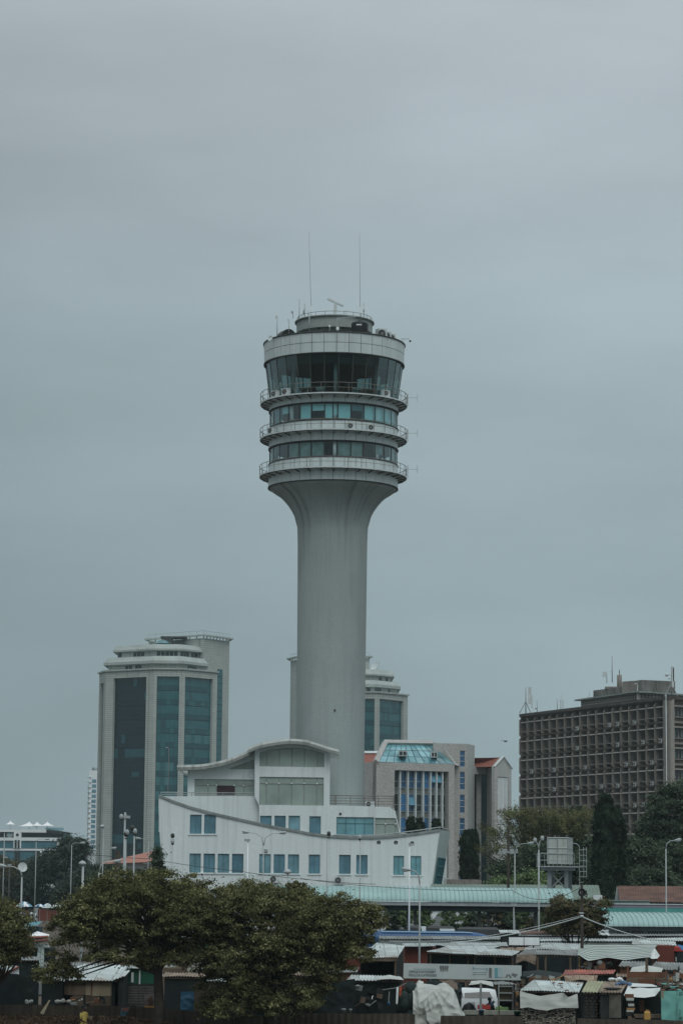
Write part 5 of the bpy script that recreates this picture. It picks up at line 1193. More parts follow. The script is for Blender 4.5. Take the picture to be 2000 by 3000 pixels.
# pale boundary wall + lavender/turquoise wall
t = thing('pale_wall', (fx(1810, 214), 214, 0), 'long pale wall top with stains beside the green shed', 'wall')
b = MB(); b.box(fx(1715, 214), fx(1900, 214), 214, 214.3, 0, at(1800, 2639.5, 214).z); b.build('wall_face', M['hullgreen'], t)
b = MB(); b.box(fx(1713, 214), fx(1902, 214), 213.8, 214.5, at(1800, 2639, 214).z, at(1800, 2637, 214).z); b.build('wall_cap', M['coping'], t)
t = thing('turquoise_wall', (fx(1860, 204), 204, 0), 'long turquoise painted wall with lavender top band behind the barrel roof', 'wall')
b = MB(); z0, z1, z2_ = at(1860, 2676, 204).z, at(1860, 2659, 204).z, at(1860, 2650, 204).z
b.box(fx(1722, 204), fx(2080, 204), 204, 204.4, 0, z1, 0); b.build('painted_wall', [mat('turquoise_paint', (.09, .33, .30), .7, .12, 1, streak=.2)], t)
b = MB(); b.box(fx(1722, 204), fx(2080, 204), 203.98, 204.4, z1, z2_); b.build('top_band', mat('lavender_paint', (.26, .24, .30), .7, .1), t)
b = MB(); b.box(fx(1722, 204), fx(2080, 204), 203.9, 204.5, z2_, z2_ + .06); b.build('cap', M['palemetal'], t)
def barrel(name, x0, y0, Yf, x1, ytop, Yb, x2, y2, t, ribs=.36, mt='mint', endx=None):
    # eave front edge from (x0,y0) to (x2,y2) at Yf; top edge y at ytop and Yb
    a, c = at(x0, y0, Yf), at(x2, y2, Yf); tz_ = at((x0 + x2) / 2, ytop, Yb).z; ta, tc_ = Vector((a.x, Yb, a.z + tz_ - at((x0 + x2) / 2, (y0 + y2) / 2, Yf).z)), Vector((c.x, Yb, c.z + tz_ - at((x0 + x2) / 2, (y0 + y2) / 2, Yf).z))
    L_ = (c - a).length; nr = int(L_ / ribs); xs = []
    for k in range(nr + 1):
        s_ = L_ * k / nr; xs += [(s_ - .03, 0), (s_ - .015, .05), (s_ + .015, .05), (s_ + .03, 0)]
    nv = 14; vs = []; fs = []; k = len(xs)
    for j in range(nv + 1):
        th = PI / 2 * 1.25 * j / nv       # goes over the top and down the far side
        sy = 1 - math.cos(min(th, PI)); cz = math.sin(min(th, PI))
        for s_, h_ in xs:
            f = s_ / L_; p = a.lerp(c, f); rz = (ta.z - a.z) * (1); ry = (Yb - Yf)
            ny, nz = -math.cos(th), math.sin(th)
            vs.append(Vector((p.x, Yf + ry * sy * .5 * 2 if th <= PI / 2 else Yf + ry * sy, p.z + rz * cz)) + Vector((0, ny * h_, nz * h_)))
    for j in range(nv):
        for i in range(k - 1): fs.append((j * k + i, j * k + i + 1, (j + 1) * k + i + 1, (j + 1) * k + i))
    b = MB(); n4 = [i % (k - 1) for i in range(len(fs))]
    b.add(vs, fs, 0)
    for q in range(len(b.m)):
        if (q % (k - 1)) % 4 != 3: b.m[q] = 1
    o = b.build(name, [M[mt], M['mintdark']], t)
    return a, c, tz_
t = thing('station_canopy', (fx(1250, 216), 216, 0), 'long mint green barrel-roofed bus station canopy on dark columns', 'canopy')
a, c, tz_ = barrel('roof', 800, 2636, 214, 0, 2598.5, 219, 1679, 2646, t)
b = MB()
b.hexa([a + Vector((0, .1, -.32)), c + Vector((0, .1, -.32)), c + Vector((0, 5.5, -.32)), a + Vector((0, 5.5, -.32)), a + Vector((0, .1, -.05)), c + Vector((0, .1, -.05)), c + Vector((0, .3, -.05)), a + Vector((0, .3, -.05))], 0); b.build('gutter_beam', M['greymetal'], t)
b = MB(); b.hexa([a + Vector((0, .3, -.75)), c + Vector((0, .3, -.75)), c + Vector((0, .5, -.75)), a + Vector((0, .5, -.75)), a + Vector((0, .3, -.33)), c + Vector((0, .3, -.33)), c + Vector((0, .5, -.33)), a + Vector((0, .5, -.33))])
b.build('beam', M['net_and_shade'], t)
for i, x in enumerate((880, 1010, 1070, 1196, 1217, 1404, 1430, 1567, 1600)):
    X_ = fx(x, 215.2); b = MB(); b.box(X_ - .13, X_ + .13, 215, 215.3, 0, a.z - .3); b.build('column', M['darkmetal'], t)
b = MB(); p = at(1440, 2630, 214.2); 
for x0, x1, y in ((1120, 1440, 2670), (1450, 1680, 2668)): pass
t = thing('barrel_roof_building', (fx(1880, 196), 196, 0), 'grey walled building with mint barrel roof and dark strip windows, right', 'building')
a, c, tz2 = barrel('roof', 1768, 2713.5, 190, 0, 2673.5, 195.5, 2090, 2716, t, .34)
b = MB(); b.box(a.x + .5, c.x, 190.6, 200, 0, a.z - .02); b.build('wall', mat('grey_plaster', (.20, .215, .22), .85, .12, streak=.25), t)
# arched end wall
b = MB(); ring = [Vector((a.x + .12, 190 + 5.5 * (1 - math.cos(th)), a.z + (tz2 - at(1930, 2714.7, 190).z) * math.sin(th))) for th in [PI * k / 16 for k in range(17)]]; b.prism(ring, (.1, 0, 0)); b.build('end_wall', M['darkmetal'], t)
for (x0, x1) in ((1896, 1927), (1931, 1962), (1966, 2000), (2004, 2040)):
    b = MB(); p, q = at(x0, 2728, 190.5), at(x1, 2738, 190.5); b.box(p.x, q.x, 190.45, 190.6, q.z - .2, p.z); b.build('window', M['win_dark'], t)
b = MB()
for x0 in (1808, 1828, 1848, 1868):
    p = at(x0, 2727, 190.5); b.box(p.x, p.x + .38, 190.5, 190.61, p.z - .28, p.z); b.box(p.x, p.x + .38, 190.5, 190.61, p.z - .72, p.z - .4)
b.build('vent_grille', M['darkmetal'], t)
b = MB(); p = at(1756, 2675, 189.8); b.tube([(p.x, 189.8, 0), (p.x, 189.8, p.z)], .09, 6); b.build('downpipe', M['greymetal'], t)
b = MB(); b.ell(at(1768, 2716, 190.2), .12, .12, .14); b.build('wall_lamp', M['white'], t)
# water tank on stand
WT = 226
t = thing('raised_water_tank', (fx(1640, WT), WT, 0), 'pale panelled water tank on a grey steel stand with ladder', 'water tank')
def T8(x, y, Y=WT): return at(1500 + x / 3.136, 2300 + y / 3.136, Y)
z0, z1 = T8(400, 722).z, T8(400, 484).z; xl, xm, xr = T8(320, 600).x, T8(508, 600).x, T8(580, 600).x; dx = xr - xm; dep = 3.2
b = MB(); b.hexa([(xl, WT, z0), (xm, WT, z0), (xm + dx, WT + dep, z0), (xl + dx, WT + dep, z0), (xl, WT, z1), (xm, WT, z1), (xm + dx, WT + dep, z1), (xl + dx, WT + dep, z1)])
tb = b.build('tank', mat('tank_panel', (.42, .46, .43), .6, .1, 1.5, streak=.55, dirt=(.14, .10, .06)), t)
b = MB()
for zf in (0, .38, .60, 1): zz = z0 + (z1 - z0) * zf; b.tube([(xl - .03, WT - .03, zz), (xm, WT - .03, zz), (xm + dx, WT + dep, zz)], .045, 4)
for f in (0, .5, 1): xx = xl + (xm - xl) * f; b.tube([(xx, WT - .04, z0), (xx, WT - .04, z1)], .045, 4)
for f in (.25, .5, .75, 1): b.tube([(xm + dx * f, WT + dep * f - .03, z0), (xm + dx * f, WT + dep * f - .03, z1)], .045, 4)
b.build('panel_ribs', M['greymetal'], tb)
b = MB(); zs = T8(400, 755).z; b.box(T8(265, 700).x, T8(575, 700).x, WT - .3, WT - .1, T8(400, 785).z, zs); b.box(T8(265, 700).x, T8(600, 700).x, WT + dep + .3, WT + dep + .5, T8(400, 785).z, zs); b.box(T8(250, 700).x, T8(640, 740).x, WT - .8, WT + dep + .8, zs, zs + .1); b.build('platform', M['greymetal'], t)
for (x_, yy) in ((338, -.15), (493, -.15), (405, dep), (560, dep)):
    X_ = T8(x_, 800, WT).x; b = MB(); b.box(X_ - .16, X_ + .16, WT + yy, WT + yy + .3, 0, T8(400, 786).z); b.build('leg', mat('stand_steel', (.22, .25, .26), .6), t)
b = MB(); A_, B_ = T8(350, 810), T8(480, 940); C_, D_ = T8(480, 820), T8(360, 945); b.tube([A_, B_], .06, 4); b.tube([C_, D_], .06, 4); b.tube([T8(350, 808), T8(480, 812)], .05, 4); b.build('brace', M['greymetal'], t)
b = MB(); hz = T8(300, 628).z; x0_, x1_ = T8(250, 700).x, T8(668, 700).x
for (xa, ya, xb_, yb_) in ((x0_, WT - .75, x1_ - 1.0, WT - .75), (x0_, WT - .75, x0_, WT + dep)):
    for hh in (hz, (hz + zs) / 2): b.tube([(xa, ya, hh), (xb_, yb_, hh)], .03, 4)
    for k in range(9): f = k / 8; b.tube([(xa + (xb_ - xa) * f, ya + (yb_ - ya) * f, zs), (xa + (xb_ - xa) * f, ya + (yb_ - ya) * f, hz)], .022, 4)
b.build('handrail', M['greymetal'], t)
b = MB(); la, lb_ = T8(605, 560), T8(670, 560)
for X_ in (la.x, la.x + .35, lb_.x): b.tube([(X_, WT - .9, 4.5 if X_ == la.x else zs - .8), (X_, WT - .9, T8(600, 570).z)], .03, 4)
z = 5
while z < T8(600, 570).z: b.tube([(la.x, WT - .9, z), (la.x + .35, WT - .9, z)], .02, 4); (z > zs - .8) and b.tube([(la.x, WT - .9, z), (lb_.x, WT - 1.1, z)], .025, 4); z += .45
pts = [Vector((la.x - .5 + .5 * math.cos(q), WT - .9, T8(600, 575).z + .35 * math.sin(q))) for q in [PI * k / 8 for k in range(9)]]; b.tube(pts, .03, 4)
b.build('ladder', M['greymetal'], t)

# perimeter balustrade wall behind the canopy
BY = 232
t = thing('balustrade_wall', (fx(1380, BY), BY, 0), 'white boundary wall with balusters and sloping grey buttresses behind the canopy', 'wall')
def B5(x, y, Y=BY): return at(1200 + x / 3.92, 2600 + y / 3.92, Y)
b = MB(); zr_, zb_, zw_ = B5(100, 262).z, B5(100, 212).z, B5(100, 275).z
b.box(fx(1060, BY), fx(1700, BY), BY, BY + .4, 0, zw_); b.build('base_wall', M['white'], t)
b = MB(); b.box(fx(1060, BY), fx(1700, BY), BY - .05, BY + .45, zw_, zw_ + .16); b.box(fx(1060, BY), fx(1700, BY), BY - .05, BY + .45, zb_, zb_ + .14); b.build('rail_cap', M['greymetal'], t)
b = MB(); x = fx(1066, BY)
while x < fx(1700, BY):
    b.box(x, x + .1, BY + .1, BY + .25, zw_ + .16, zb_); x += .32
b.build('railing', M['greymetal'], t)
for i, (x_, w) in enumerate(((-60, 60), (420, 130), (1415, 110))):
    p = B5(x_, 200); b = MB(); zt2 = B5(x_, 195).z; wd = .5; sl = w / 3.92 * BY / FPX
    b.prism([(p.x + wd, BY - .5, zt2), (p.x - wd * .3, BY - .5, zt2), (p.x - wd * .3 - sl, BY - .5, zt2 - 1.3), (p.x - wd * .3 - sl, BY - .5, 0), (p.x + wd, BY - .5, 0)], (0, .5, 0)); b.box(p.x - wd * .4, p.x + wd * 1.1, BY - .55, BY + .1, zt2, zt2 + .12); b.build('buttress', mat('buttress_grey', (.26, .29, .29), .8, .1), t)
# low white parapet building with stepped blocks seen under the canopy
t = thing('stepped_white_block', (fx(1420, 243), 243, 0), 'white block with stepped roof parapets seen under the mint canopy', 'building')
b = MB()
for (x0, x1, y) in ((520, 670, 180), (700, 780, 195), (815, 880, 185), (915, 1055, 190), (0, 180, 172), (-180, -60, 178)):
    p, q = B5(x0, y, 243), B5(x1, y, 243); b.box(p.x, q.x, 243, 247, 0, p.z)
b.build('wall', M['palemetal'], t)

# ================================================================== MARKET STALLS
def s6(x, y): return (1600 + x / 3.92, 2600 + y / 3.92)
def s5(x, y): return (1200 + x / 3.92, 2600 + y / 3.92)
def s4(x, y): return (800 + x / 3.92, 2600 + y / 3.92)
def s3(x, y): return (400 + x / 3.92, 2600 + y / 3.92)
def s2(x, y): return (x / 3.92, 2600 + y / 3.92)
def W3(xy, Y): return at(xy[0], xy[1], Y)
SEED = [0]
def stall(label, fl, fr, br, bl, Yf, Yb, rm, front=None, side=None, back='net_and_shade', posts=(), pitch=.15, sag=.08, inset=.12, name='market_stall', edge=True, zbase=0., fy=.2):
    SEED[0] += 1
    A, B, C_, D = W3(fl, Yf), W3(fr, Yf), W3(br, Yb), W3(bl, Yb); c = (A + B + C_ + D) / 4
    t = thing(name, (c.x, (Yf + Yb) / 2, 0), label, 'stall')
    sheet('roof', A, B, C_, D, M[rm], t, pitch, .024, sag, SEED[0], px=False)
    def quad(nm, p, q, mt):
        b = MB(); dn = lambda v, z: Vector((v.x, v.y, z)); b.add([dn(p, zbase), dn(q, zbase), q - Vector((0, 0, .05)), p - Vector((0, 0, .05)), dn(p, zbase) + Vector((0, .04, 0)), dn(q, zbase) + Vector((0, .04, 0)), q + Vector((0, .04, -.05)), p + Vector((0, .04, -.05))], [(0, 1, 2, 3), (5, 4, 7, 6), (3, 2, 6, 7), (4, 0, 3, 7), (1, 5, 6, 2)]); b.build(nm, M[mt], t)
    iv = Vector((inset, fy, 0)); A2, B2 = A + Vector((inset, fy, 0)), B + Vector((-inset, fy, 0)); C2, D2 = C_ + Vector((-inset, -.1, 0)), D + Vector((inset, -.1, 0))
    if front: quad('front_wall', A2, B2, front)
    if side: quad('side_wall', D2, A2, side); quad('side_wall', B2, C2, side)
    if back: quad('back_wall', D2, C2, back)  # black backs put the shade inside the stall into a dark sheet
    for px_ in posts:
        X_ = fx(px_, Yf + fy); f = (X_ - A.x) / (B.x - A.x); z_ = A.z + (B.z - A.z) * f
        b = MB(); b.box(X_ - .05, X_ + .05, Yf + fy - .1, Yf + fy, 0, z_ - .03); b.build('post', M['wood'], t)
    if edge:
        b = MB(); b.tube([A + Vector((inset, .12, -.07)), B + Vector((-inset, .12, -.07))], .04, 4); b.build('rafter', M['wood'], t)
    return t
# --- row behind (D 160-185): long dark station roofs, bus, low sheds
for (x0, x1, yf, yb, Yf, Yb, mt, lab) in ((1110, 1495, 2751, 2742, 182, 188, 'zincgrey', 'long low dark corrugated shed roof in front of the blue bus'), (1490, 2060, 2741, 2735, 184, 190, 'zincgrey', 'long dark corrugated roof before the barrel-roofed building'), (1570, 2060, 2757, 2750, 172, 178, 'zinc', 'long narrow zinc roof just below the dark one, right side')):
    t = thing('long_shed', (fx((x0 + x1) / 2, Yf), Yf, 0), lab, 'shed')
    sheet('roof', (x0, yf, Yf), (x1, yf + 1, Yf), (x1, yb + 1, Yb), (x0, yb, Yb), M[mt], t, .2, .025, .02, 3)
    A, B = at(x0, yf, Yf), at(x1, yf + 1, Yf); b = MB(); b.box(A.x, B.x, Yf + .1, Yf + .2, A.z - .38, A.z - .06); b.build('gutter', M['greymetal'] if yf < 2745 else M['coping'], t)
    b = MB(); b.box(A.x + .1, B.x - .1, Yf + .6, Yb, 0, A.z - .1); b.build('wall', M['net_and_shade'], t)
t = thing('long_distance_bus', (fx(1280, 206), 207, 0), 'bus with bright blue rounded roof edge behind the dark shed roof', 'bus')
BX0, BX1 = fx(1120, 206), fx(1441, 206); ztb = at(1300, 2729.5, 206).z
b = MB(); b.smooth = True
prof_ = [(0.0, .35), (0.0, ztb - .55), (.06, ztb - .3), (.2, ztb - .1), (.5, ztb - .01), (1.25, ztb + .02), (2.0, ztb - .01), (2.3, ztb - .1), (2.44, ztb - .3), (2.5, ztb - .55), (2.5, .35)]
vs = []; xs_ = [BX0 - 3, BX0, BX1 - 2.2, BX1 - 1.2, BX1 - .5, BX1 - .12, BX1]; dr_ = [0, 0, 0, .08, .22, .45, .8]
for x_, d_ in zip(xs_, dr_):
    for (y_, z_) in prof_: vs.append((x_, 206 + y_, z_ - (d_ if z_ > 1 else 0)))
k = len(prof_); b.add(vs, [(i * k + j, i * k + j + 1, (i + 1) * k + j + 1, (i + 1) * k + j) for i in range(6) for j in range(k - 1)]); b.add(vs[-k:], [tuple(range(k))]); b.build('body', M['bushblue'], t)
b = MB(); b.tube([(BX0, 206.15, ztb - .06), (BX1 - 1.5, 206.15, ztb - .08)], .05, 4); b.build('roof_edge', mat('light_blue_trim', (.25, .40, .52), .4), t)
b = MB(); b.box(BX0, BX1 - .3, 205.97, 206.0, 1.5, 2.4); b.build('windscreen', M['win_dark'], t)
for x_ in (BX0 + .5, BX1 - 2):
    b = MB(); b.M = Matrix.Translation((x_, 206.0, .5)) @ Matrix.Rotation(PI / 2, 4, 'X'); b.lathe([(.01, .03), (.25, .03), (.5, .0), (.5, -.3)], (0, 0, 0), 16); b.build('wheel', M['black'], t)
t = thing('dark_tarp_roof', (fx(1400, 211), 211, 0), 'dark grey sheeted lean-to roof behind the blue bus', 'shed')
b = MB(); 
for (x0, x1, y0, y1) in ((1190, 1232, 2716, 2732), (1247, 1330, 2718, 2735), (1337, 1461, 2721, 2745)):
    p, q = at(x0, y0, 210), at(x1, y1, 210); b.hexa([(p.x, 210, 0), (q.x, 210, 0), (q.x, 213, 0), (p.x, 213, 0), (p.x, 210, p.z), (q.x, 210, p.z - .05), (q.x, 213, p.z + .1), (p.x + .4, 213, p.z + .1)])
b.build('sheeting', mat('dark_sheeting', (.055, .058, .058), .8, .3), t)
for i, (x0, x1, y0, y1) in enumerate(((1236, 1247, 2714, 2730), (1290, 1331, 2721, 2730))):
    p, q = at(x0, y0, 209), at(x1, y1, 209); t = thing('loose_board', (p.x, 209, q.z), ('small upright' if i == 0 else 'long flat') + ' white panel lying behind the blue bus roof', 'panel')
    b = MB(); b.hexa([(p.x, 209, q.z), (q.x, 209, q.z), (q.x, 209.3, q.z), (p.x, 209.3, q.z), (p.x - .1, 209, p.z), (q.x, 209, p.z), (q.x, 209.3, p.z), (p.x - .1, 209.3, p.z)]); b.build('sheet', M['white'], t)
t = stall('small stall with bright zinc roof and rusty edge right of the bus', s5(1035, 525), s5(1270, 528), s5(1240, 488), s5(1018, 490), 176, 179, 'zincwhite', 'darkwall', pitch=.15)
t = stall('low rust-brown roof behind the power pole', s5(1275, 530), s6(440, 530), s6(400, 500), s5(1250, 490), 186.5, 192, 'rust', 'darkwall', pitch=.2)
t = stall('small bright blue roof beside the power pole', s6(440, 540), s6(725, 545), s6(705, 518), s6(490, 516), 181, 183.5, 'zincwhite', 'darkwall', pitch=.3)
M['skyblue'] = mat('sky_blue_sheet', (.04, .30, .44), .5, .1); t.children[0].data.materials[0] = M['skyblue']
p = W3(s6(493, 496), 184); q = W3(s6(708, 520), 184); t2_ = thing('flat_box', ((p.x + q.x) / 2, 184, q.z), 'white flat box resting behind the small blue roof', 'box'); b = MB(); b.box(p.x, q.x, 184, 184.6, q.z, p.z); b.box(p.x - .03, q.x + .03, 183.97, 184.63, p.z, p.z + .05); b.build('panel', M['white'], t2_)
# white two-part board
p, q = at(1490, 2746, 158), at(1579, 2769.5, 158)
t = thing('blank_signboard', ((p.x + q.x) / 2, 158, 0), 'blank white two-panel signboard standing above the zinc roofs', 'sign')
b = MB(); m_ = p.x + (q.x - p.x) * .49; b.box(p.x, m_ - .02, 158, 158.05, q.z, p.z); b.box(m_ + .02, q.x, 158, 158.05, q.z, p.z); b.build('panel', M['white'], t)
b = MB(); b.box(p.x - .04, q.x + .04, 158.05, 158.1, q.z - .04, p.z + .04); b.box(p.x + .3, p.x + .4, 158.05, 158.15, 0, q.z); b.box(q.x - .4, q.x - .3, 158.05, 158.15, 0, q.z); b.build('frame', M['darkmetal'], t)
# --- mid row
stall('white zinc roofed stall with brown fascia right of the big tree', s4(975, 803), s4(1430, 803), s4(1512, 668), s4(1190, 634), 152, 159, 'zincwhite', None, 'darkwall', posts=(1160,), pitch=.13, sag=.04)
p, q = W3(s4(985, 808), 151.9), W3(s4(1425, 850), 151.9); t = COL.objects['market_stall.001'] if False else bpy.context.scene.objects[[o.name for o in COL.objects if o.name.startswith('market_stall')][-1]]
b = MB(); b.box(p.x, q.x, 152.05, 152.12, q.z, p.z); b.build('fascia_board', M['wood'], t)
t = thing('red_wall_shop', (fx(1223, 161), 162, 0), 'shop with plain red-brown wall and zinc roof edge behind the lamp post', 'shop')
p, q = W3(s4(1512, 672), 160), W3(s5(300, 1000), 160); b = MB(); b.box(p.x, q.x, 160, 165, 0, p.z - .1); b.build('wall', M['redwall'], t)
sheet('roof', (*s4(1485, 678), 159.5), (*s5(300, 672), 159.5), (*s5(240, 636), 166), (*s4(1480, 640), 166), M['zinc'], t, .12, .025, .05, 4)
stall('long open-fronted stall with pale zinc roof above the stationery billboard, left part', s5(185, 740), s5(740, 765), s5(1050, 672), s5(430, 672), 150, 158, 'zinc', 'net_and_shade', 'darkwall', posts=(1262, 1318, 1371, 1391), sag=.06, fy=.9)  # black front sheet, set back, stands for the shaded opening
stall('open-fronted stall with pale zinc roof above the stationery billboard, right part', s5(735, 768), s5(1170, 786), s5(1265, 735), s5(960, 700), 149, 155, 'zinc', 'net_and_shade', 'darkwall', posts=(1450, 1500), sag=.05, fy=.9)
stall('flat bright zinc roof behind the long open stall', s5(410, 678), s5(1130, 672), s5(1110, 634), s5(130, 636), 160, 168, 'zinc', 'net_and_shade', 'darkwall', sag=.08)
stall('broken patchwork roof with rusty gaps below the blank board', s5(940, 722), s5(1240, 735), s5(1500, 690), s5(1080, 678), 155.5, 161, 'zincrust', 'net_and_shade', None, sag=.12)
stall('dull grey sagging roof over the gap with the green bus', s5(1215, 772), s6(360, 780), s6(392, 718), s5(1330, 716), 147.5, 153, 'zincgrey', None, 'net_and_shade', back=None, posts=(1573, 1596, 1668), sag=.08)
stall('pale patched roof right of the blank board', s5(1300, 718), s6(385, 718), s6(400, 642), s5(1430, 640), 156, 163, 'zinc', 'net_and_shade', None, sag=.10)
# green bus + orange lorry in the gap
t = thing('green_bus', (fx(1600, 165), 165, 0), 'green bus with white stripe seen through the open stall', 'bus')
def bx(par, nm, x0, y0, x1, y1, Y, d, mt, cv=s5):
    p, q = W3(cv(x0, y0), Y), W3(cv(x1, y1), Y); b = MB(); b.box(p.x, q.x, Y, Y + d, q.z, p.z); return b.build(nm, mt if not isinstance(mt, str) else M[mt], par)
GRN = mat('green_paint', (.15, .27, .10), .45, .1)
bx(t, 'body', 1200, 890, 1770, 990, 165, 2.4, GRN); bx(t, 'stripe', 1200, 862, 1770, 889, 165, 2.4, 'white'); bx(t, 'window_band', 1200, 780, 1770, 861, 165.05, 2.3, 'win_dark'); bx(t, 'roof', 1200, 766, 1770, 779, 164.98, 2.4, 'white')
for x_ in (1320, 1640):
    p = W3(s5(x_, 1010), 165); b = MB(); b.M = Matrix.Translation((p.x, 164.98, .5)) @ Matrix.Rotation(PI / 2, 4, 'X'); b.lathe([(.01, .03), (.25, .03), (.5, .0), (.5, -.3)], (0, 0, 0), 16); b.build('wheel', M['black'], t)
t = thing('orange_lorry', (fx(1670, 160), 160, 0), 'orange-yellow lorry cab seen beside the green bus', 'truck')
ORA = mat('orange_paint', (.46, .25, .07), .5, .1)
bx(t, 'cargo_box', 175, 800, 270, 935, 160, 2, ORA, s6); bx(t, 'cab', 273, 800, 380, 915, 160, 2, ORA, s6); bx(t, 'cab_window', 305, 812, 375, 870, 159.95, .1, 'win_dark', s6); bx(t, 'side_window', 190, 805, 250, 832, 159.95, .1, 'win_dark', s6)
bx(t, 'red_lettering_band', 180, 850, 250, 866, 159.95, .04, mat('red_mark', (.32, .07, .03), .6), s6)
b = MB(); b.M = Matrix.Translation((W3(s6(320, 900), 160).x, 159.98, .45)) @ Matrix.Rotation(PI / 2, 4, 'X'); b.lathe([(.01, .03), (.45, .0), (.45, -.3)], (0, 0, 0), 16); b.build('wheel', M['black'], t)
# grey plank barrier with white rail, below the gap
t = thing('plank_wall', (fx(1590, 143), 143, 0), 'weathered grey plank wall with white top rail right of the billboard', 'wall')
bx(t, 'plank', 335, 955, 745, 1090, 143, .06, 'wood'); bx(t, 'top_rail', 320, 935, 720, 948, 142.9, .14, 'palemetal')
t.children[0].data.transform(Matrix.Identity(4))
# striped awning cloth
def cloth(name, top, bot, Yt, Yb, mt, parent, nu=90, nv=30, amp=.06, seed=0, fr=(1.3, 2.2), bulge=0., thick=False):
    def interp(pl_, u):
        xs = [i / (len(pl_) - 1) for i in range(len(pl_))]
        for i in range(len(pl_) - 1):
            if u <= xs[i + 1] + 1e-9:
                f = (u - xs[i]) / (xs[i + 1] - xs[i]); f2 = f * f * (3 - 2 * f) * .5 + f * .5
                return (pl_[i][0] + (pl_[i + 1][0] - pl_[i][0]) * f, pl_[i][1] + (pl_[i + 1][1] - pl_[i][1]) * f2)
    vs = []; fs = []
    for j in range(nv + 1):
        v = j / nv
        for i in range(nu + 1):
            u_ = i / nu; a = W3(interp(top, u_), Yt); c = W3(interp(bot, u_), Yb); p = a.lerp(c, v)
            q = Vector((p.x * fr[0], p.z * fr[1], seed)); d = (1 - abs(noise.noise(q)) * 2.2) * .6 + noise.noise(q * 2.7) * .35
            e_ = min(1, .35 + 2 * min(v, 1 - v)); p = p + Vector((0, -1, .25)) * (d * amp * e_ + bulge * math.sin(PI * v)); vs.append(p)
    k = nu + 1
    for j in range(nv):
        for i in range(nu): fs.append((j * k + i, j * k + i + 1, (j + 1) * k + i + 1, (j + 1) * k + i))
    m = MB(); m.smooth = True; m.add(vs, fs); return m.build(name, mt, parent)
def stripemat():
    m = mat('striped_awning', (.42, .47, .44), .7, .08); t = m.node_tree; b = t.nodes['Principled BSDF']; old = b.inputs['Base Color'].links[0].from_socket
    uv = t.nodes.new('ShaderNodeAttribute'); uv.attribute_name = 'stripe'; cr = t.nodes.new('ShaderNodeValToRGB'); cr.color_ramp.interpolation = 'CONSTANT'
    ma = t.nodes.new('ShaderNodeMath'); ma.operation = 'FRACT'; mm = t.nodes.new('ShaderNodeMath'); mm.operation = 'MULTIPLY'; mm.inputs[1].default_value = 9; t.links.new(uv.outputs['Fac'], mm.inputs[0]); t.links.new(mm.outputs[0], ma.inputs[0]); t.links.new(ma.outputs[0], cr.inputs[0])
    cr.color_ramp.elements[0].color = (.17, .20, .19, 1); cr.color_ramp.elements[1].position = .42; cr.color_ramp.elements[1].color = (1, 1, 1, 1)
    x = t.nodes.new('ShaderNodeMixRGB'); x.blend_type = 'MULTIPLY'; x.inputs[0].default_value = 1; t.links.new(old, x.inputs[1]); t.links.new(cr.outputs[0], x.inputs[2]); t.links.new(x.outputs[0], b.inputs['Base Color']); return m
t = thing('striped_awning', (fx(1815, 146), 147, 0), 'sagging grey and white striped tarpaulin awning', 'awning')
o = cloth('cover', [s6(385, 655), s6(600, 655), s6(800, 652), s6(1000, 660), s6(1270, 652)], [s6(352, 770), s6(480, 842), s6(700, 805), s6(900, 832), s6(1185, 800)], 150, 144.5, stripemat(), t, 120, 54, .09, 3, (1.0, 1.5))
at_ = o.data.attributes.new('stripe', 'FLOAT', 'POINT'); nv_ = len(o.data.vertices); k = 121
vals = [(i // k) / 54 + .05 * math.sin((i % k) / k * 9) * math.sin((i // k) / 54 * 3) for i in range(nv_)]; at_.data.foreach_set('value', vals)
cloth('loose_end', [s6(1185, 760), s6(1240, 700), s6(1300, 780)], [s6(1170, 800), s6(1210, 820), s6(1270, 815)], 146, 145, M['tarpwhite'], t, 14, 10, .08, 8)
for x_ in (1702, 1795, 1916):
    b = MB(); X_ = fx(x_, 145.5); b.box(X_ - .05, X_ + .05, 145.5, 145.6, 0, at(x_, 2800, 145.5).z); b.build('post', M['darkmetal'], t)
b = MB(); p, q = W3(s6(385, 830), 148), W3(s6(860, 1000), 148); b.box(p.x, q.x, 148, 148.1, 0, p.z + .3); b.build('dark_back', M['redwall'], t)
stall('small red and rust painted roof over a dark stall', s6(178, 1003), s6(765, 990), s6(800, 945), s6(215, 948), 138, 141.5, 'zincred', 'net_and_shade', 'net_and_shade', sag=.05, pitch=.14)
stall('small dull grey roof under the striped awning', s6(820, 905), s6(1135, 920), s6(1150, 842), s6(875, 838), 141, 145, 'zincgrey', 'woodred', 'net_and_shade', sag=.03, pitch=.16)
stall('wide grey zinc roof with pointed dark shape in front, far right', s6(1170, 936), s6(1720, 955), s6(1720, 870), s6(1250, 852), 140, 145, 'zincgrey', 'darkwall', 'net_and_shade', sag=.03, pitch=.15)
stall('bright spotted zinc roof at the right over the red wall', s6(978, 650), s6(1490, 668), s6(1475, 618), s6(985, 600), 154, 159, 'zincwhite', None, None, back=None, sag=.04)
stall('flat white roof behind the spotted zinc roof, far right', s6(1100, 606), s6(1700, 612), s6(1700, 570), s6(1160, 585), 160, 166, 'zincwhite', 'net_and_shade', None, sag=.05)
t = thing('red_brown_kiosk', (fx(1949, 150), 152, 0), 'plain red-brown kiosk wall right of the striped awning', 'kiosk')
bx(t, 'wall', 1270, 668, 1465, 900, 152, 3, 'redwall', s6)
t = thing('red_topped_vehicle', (fx(1995, 153), 153, 0), 'dark windowed vehicle with bright red roof at the right edge', 'vehicle')
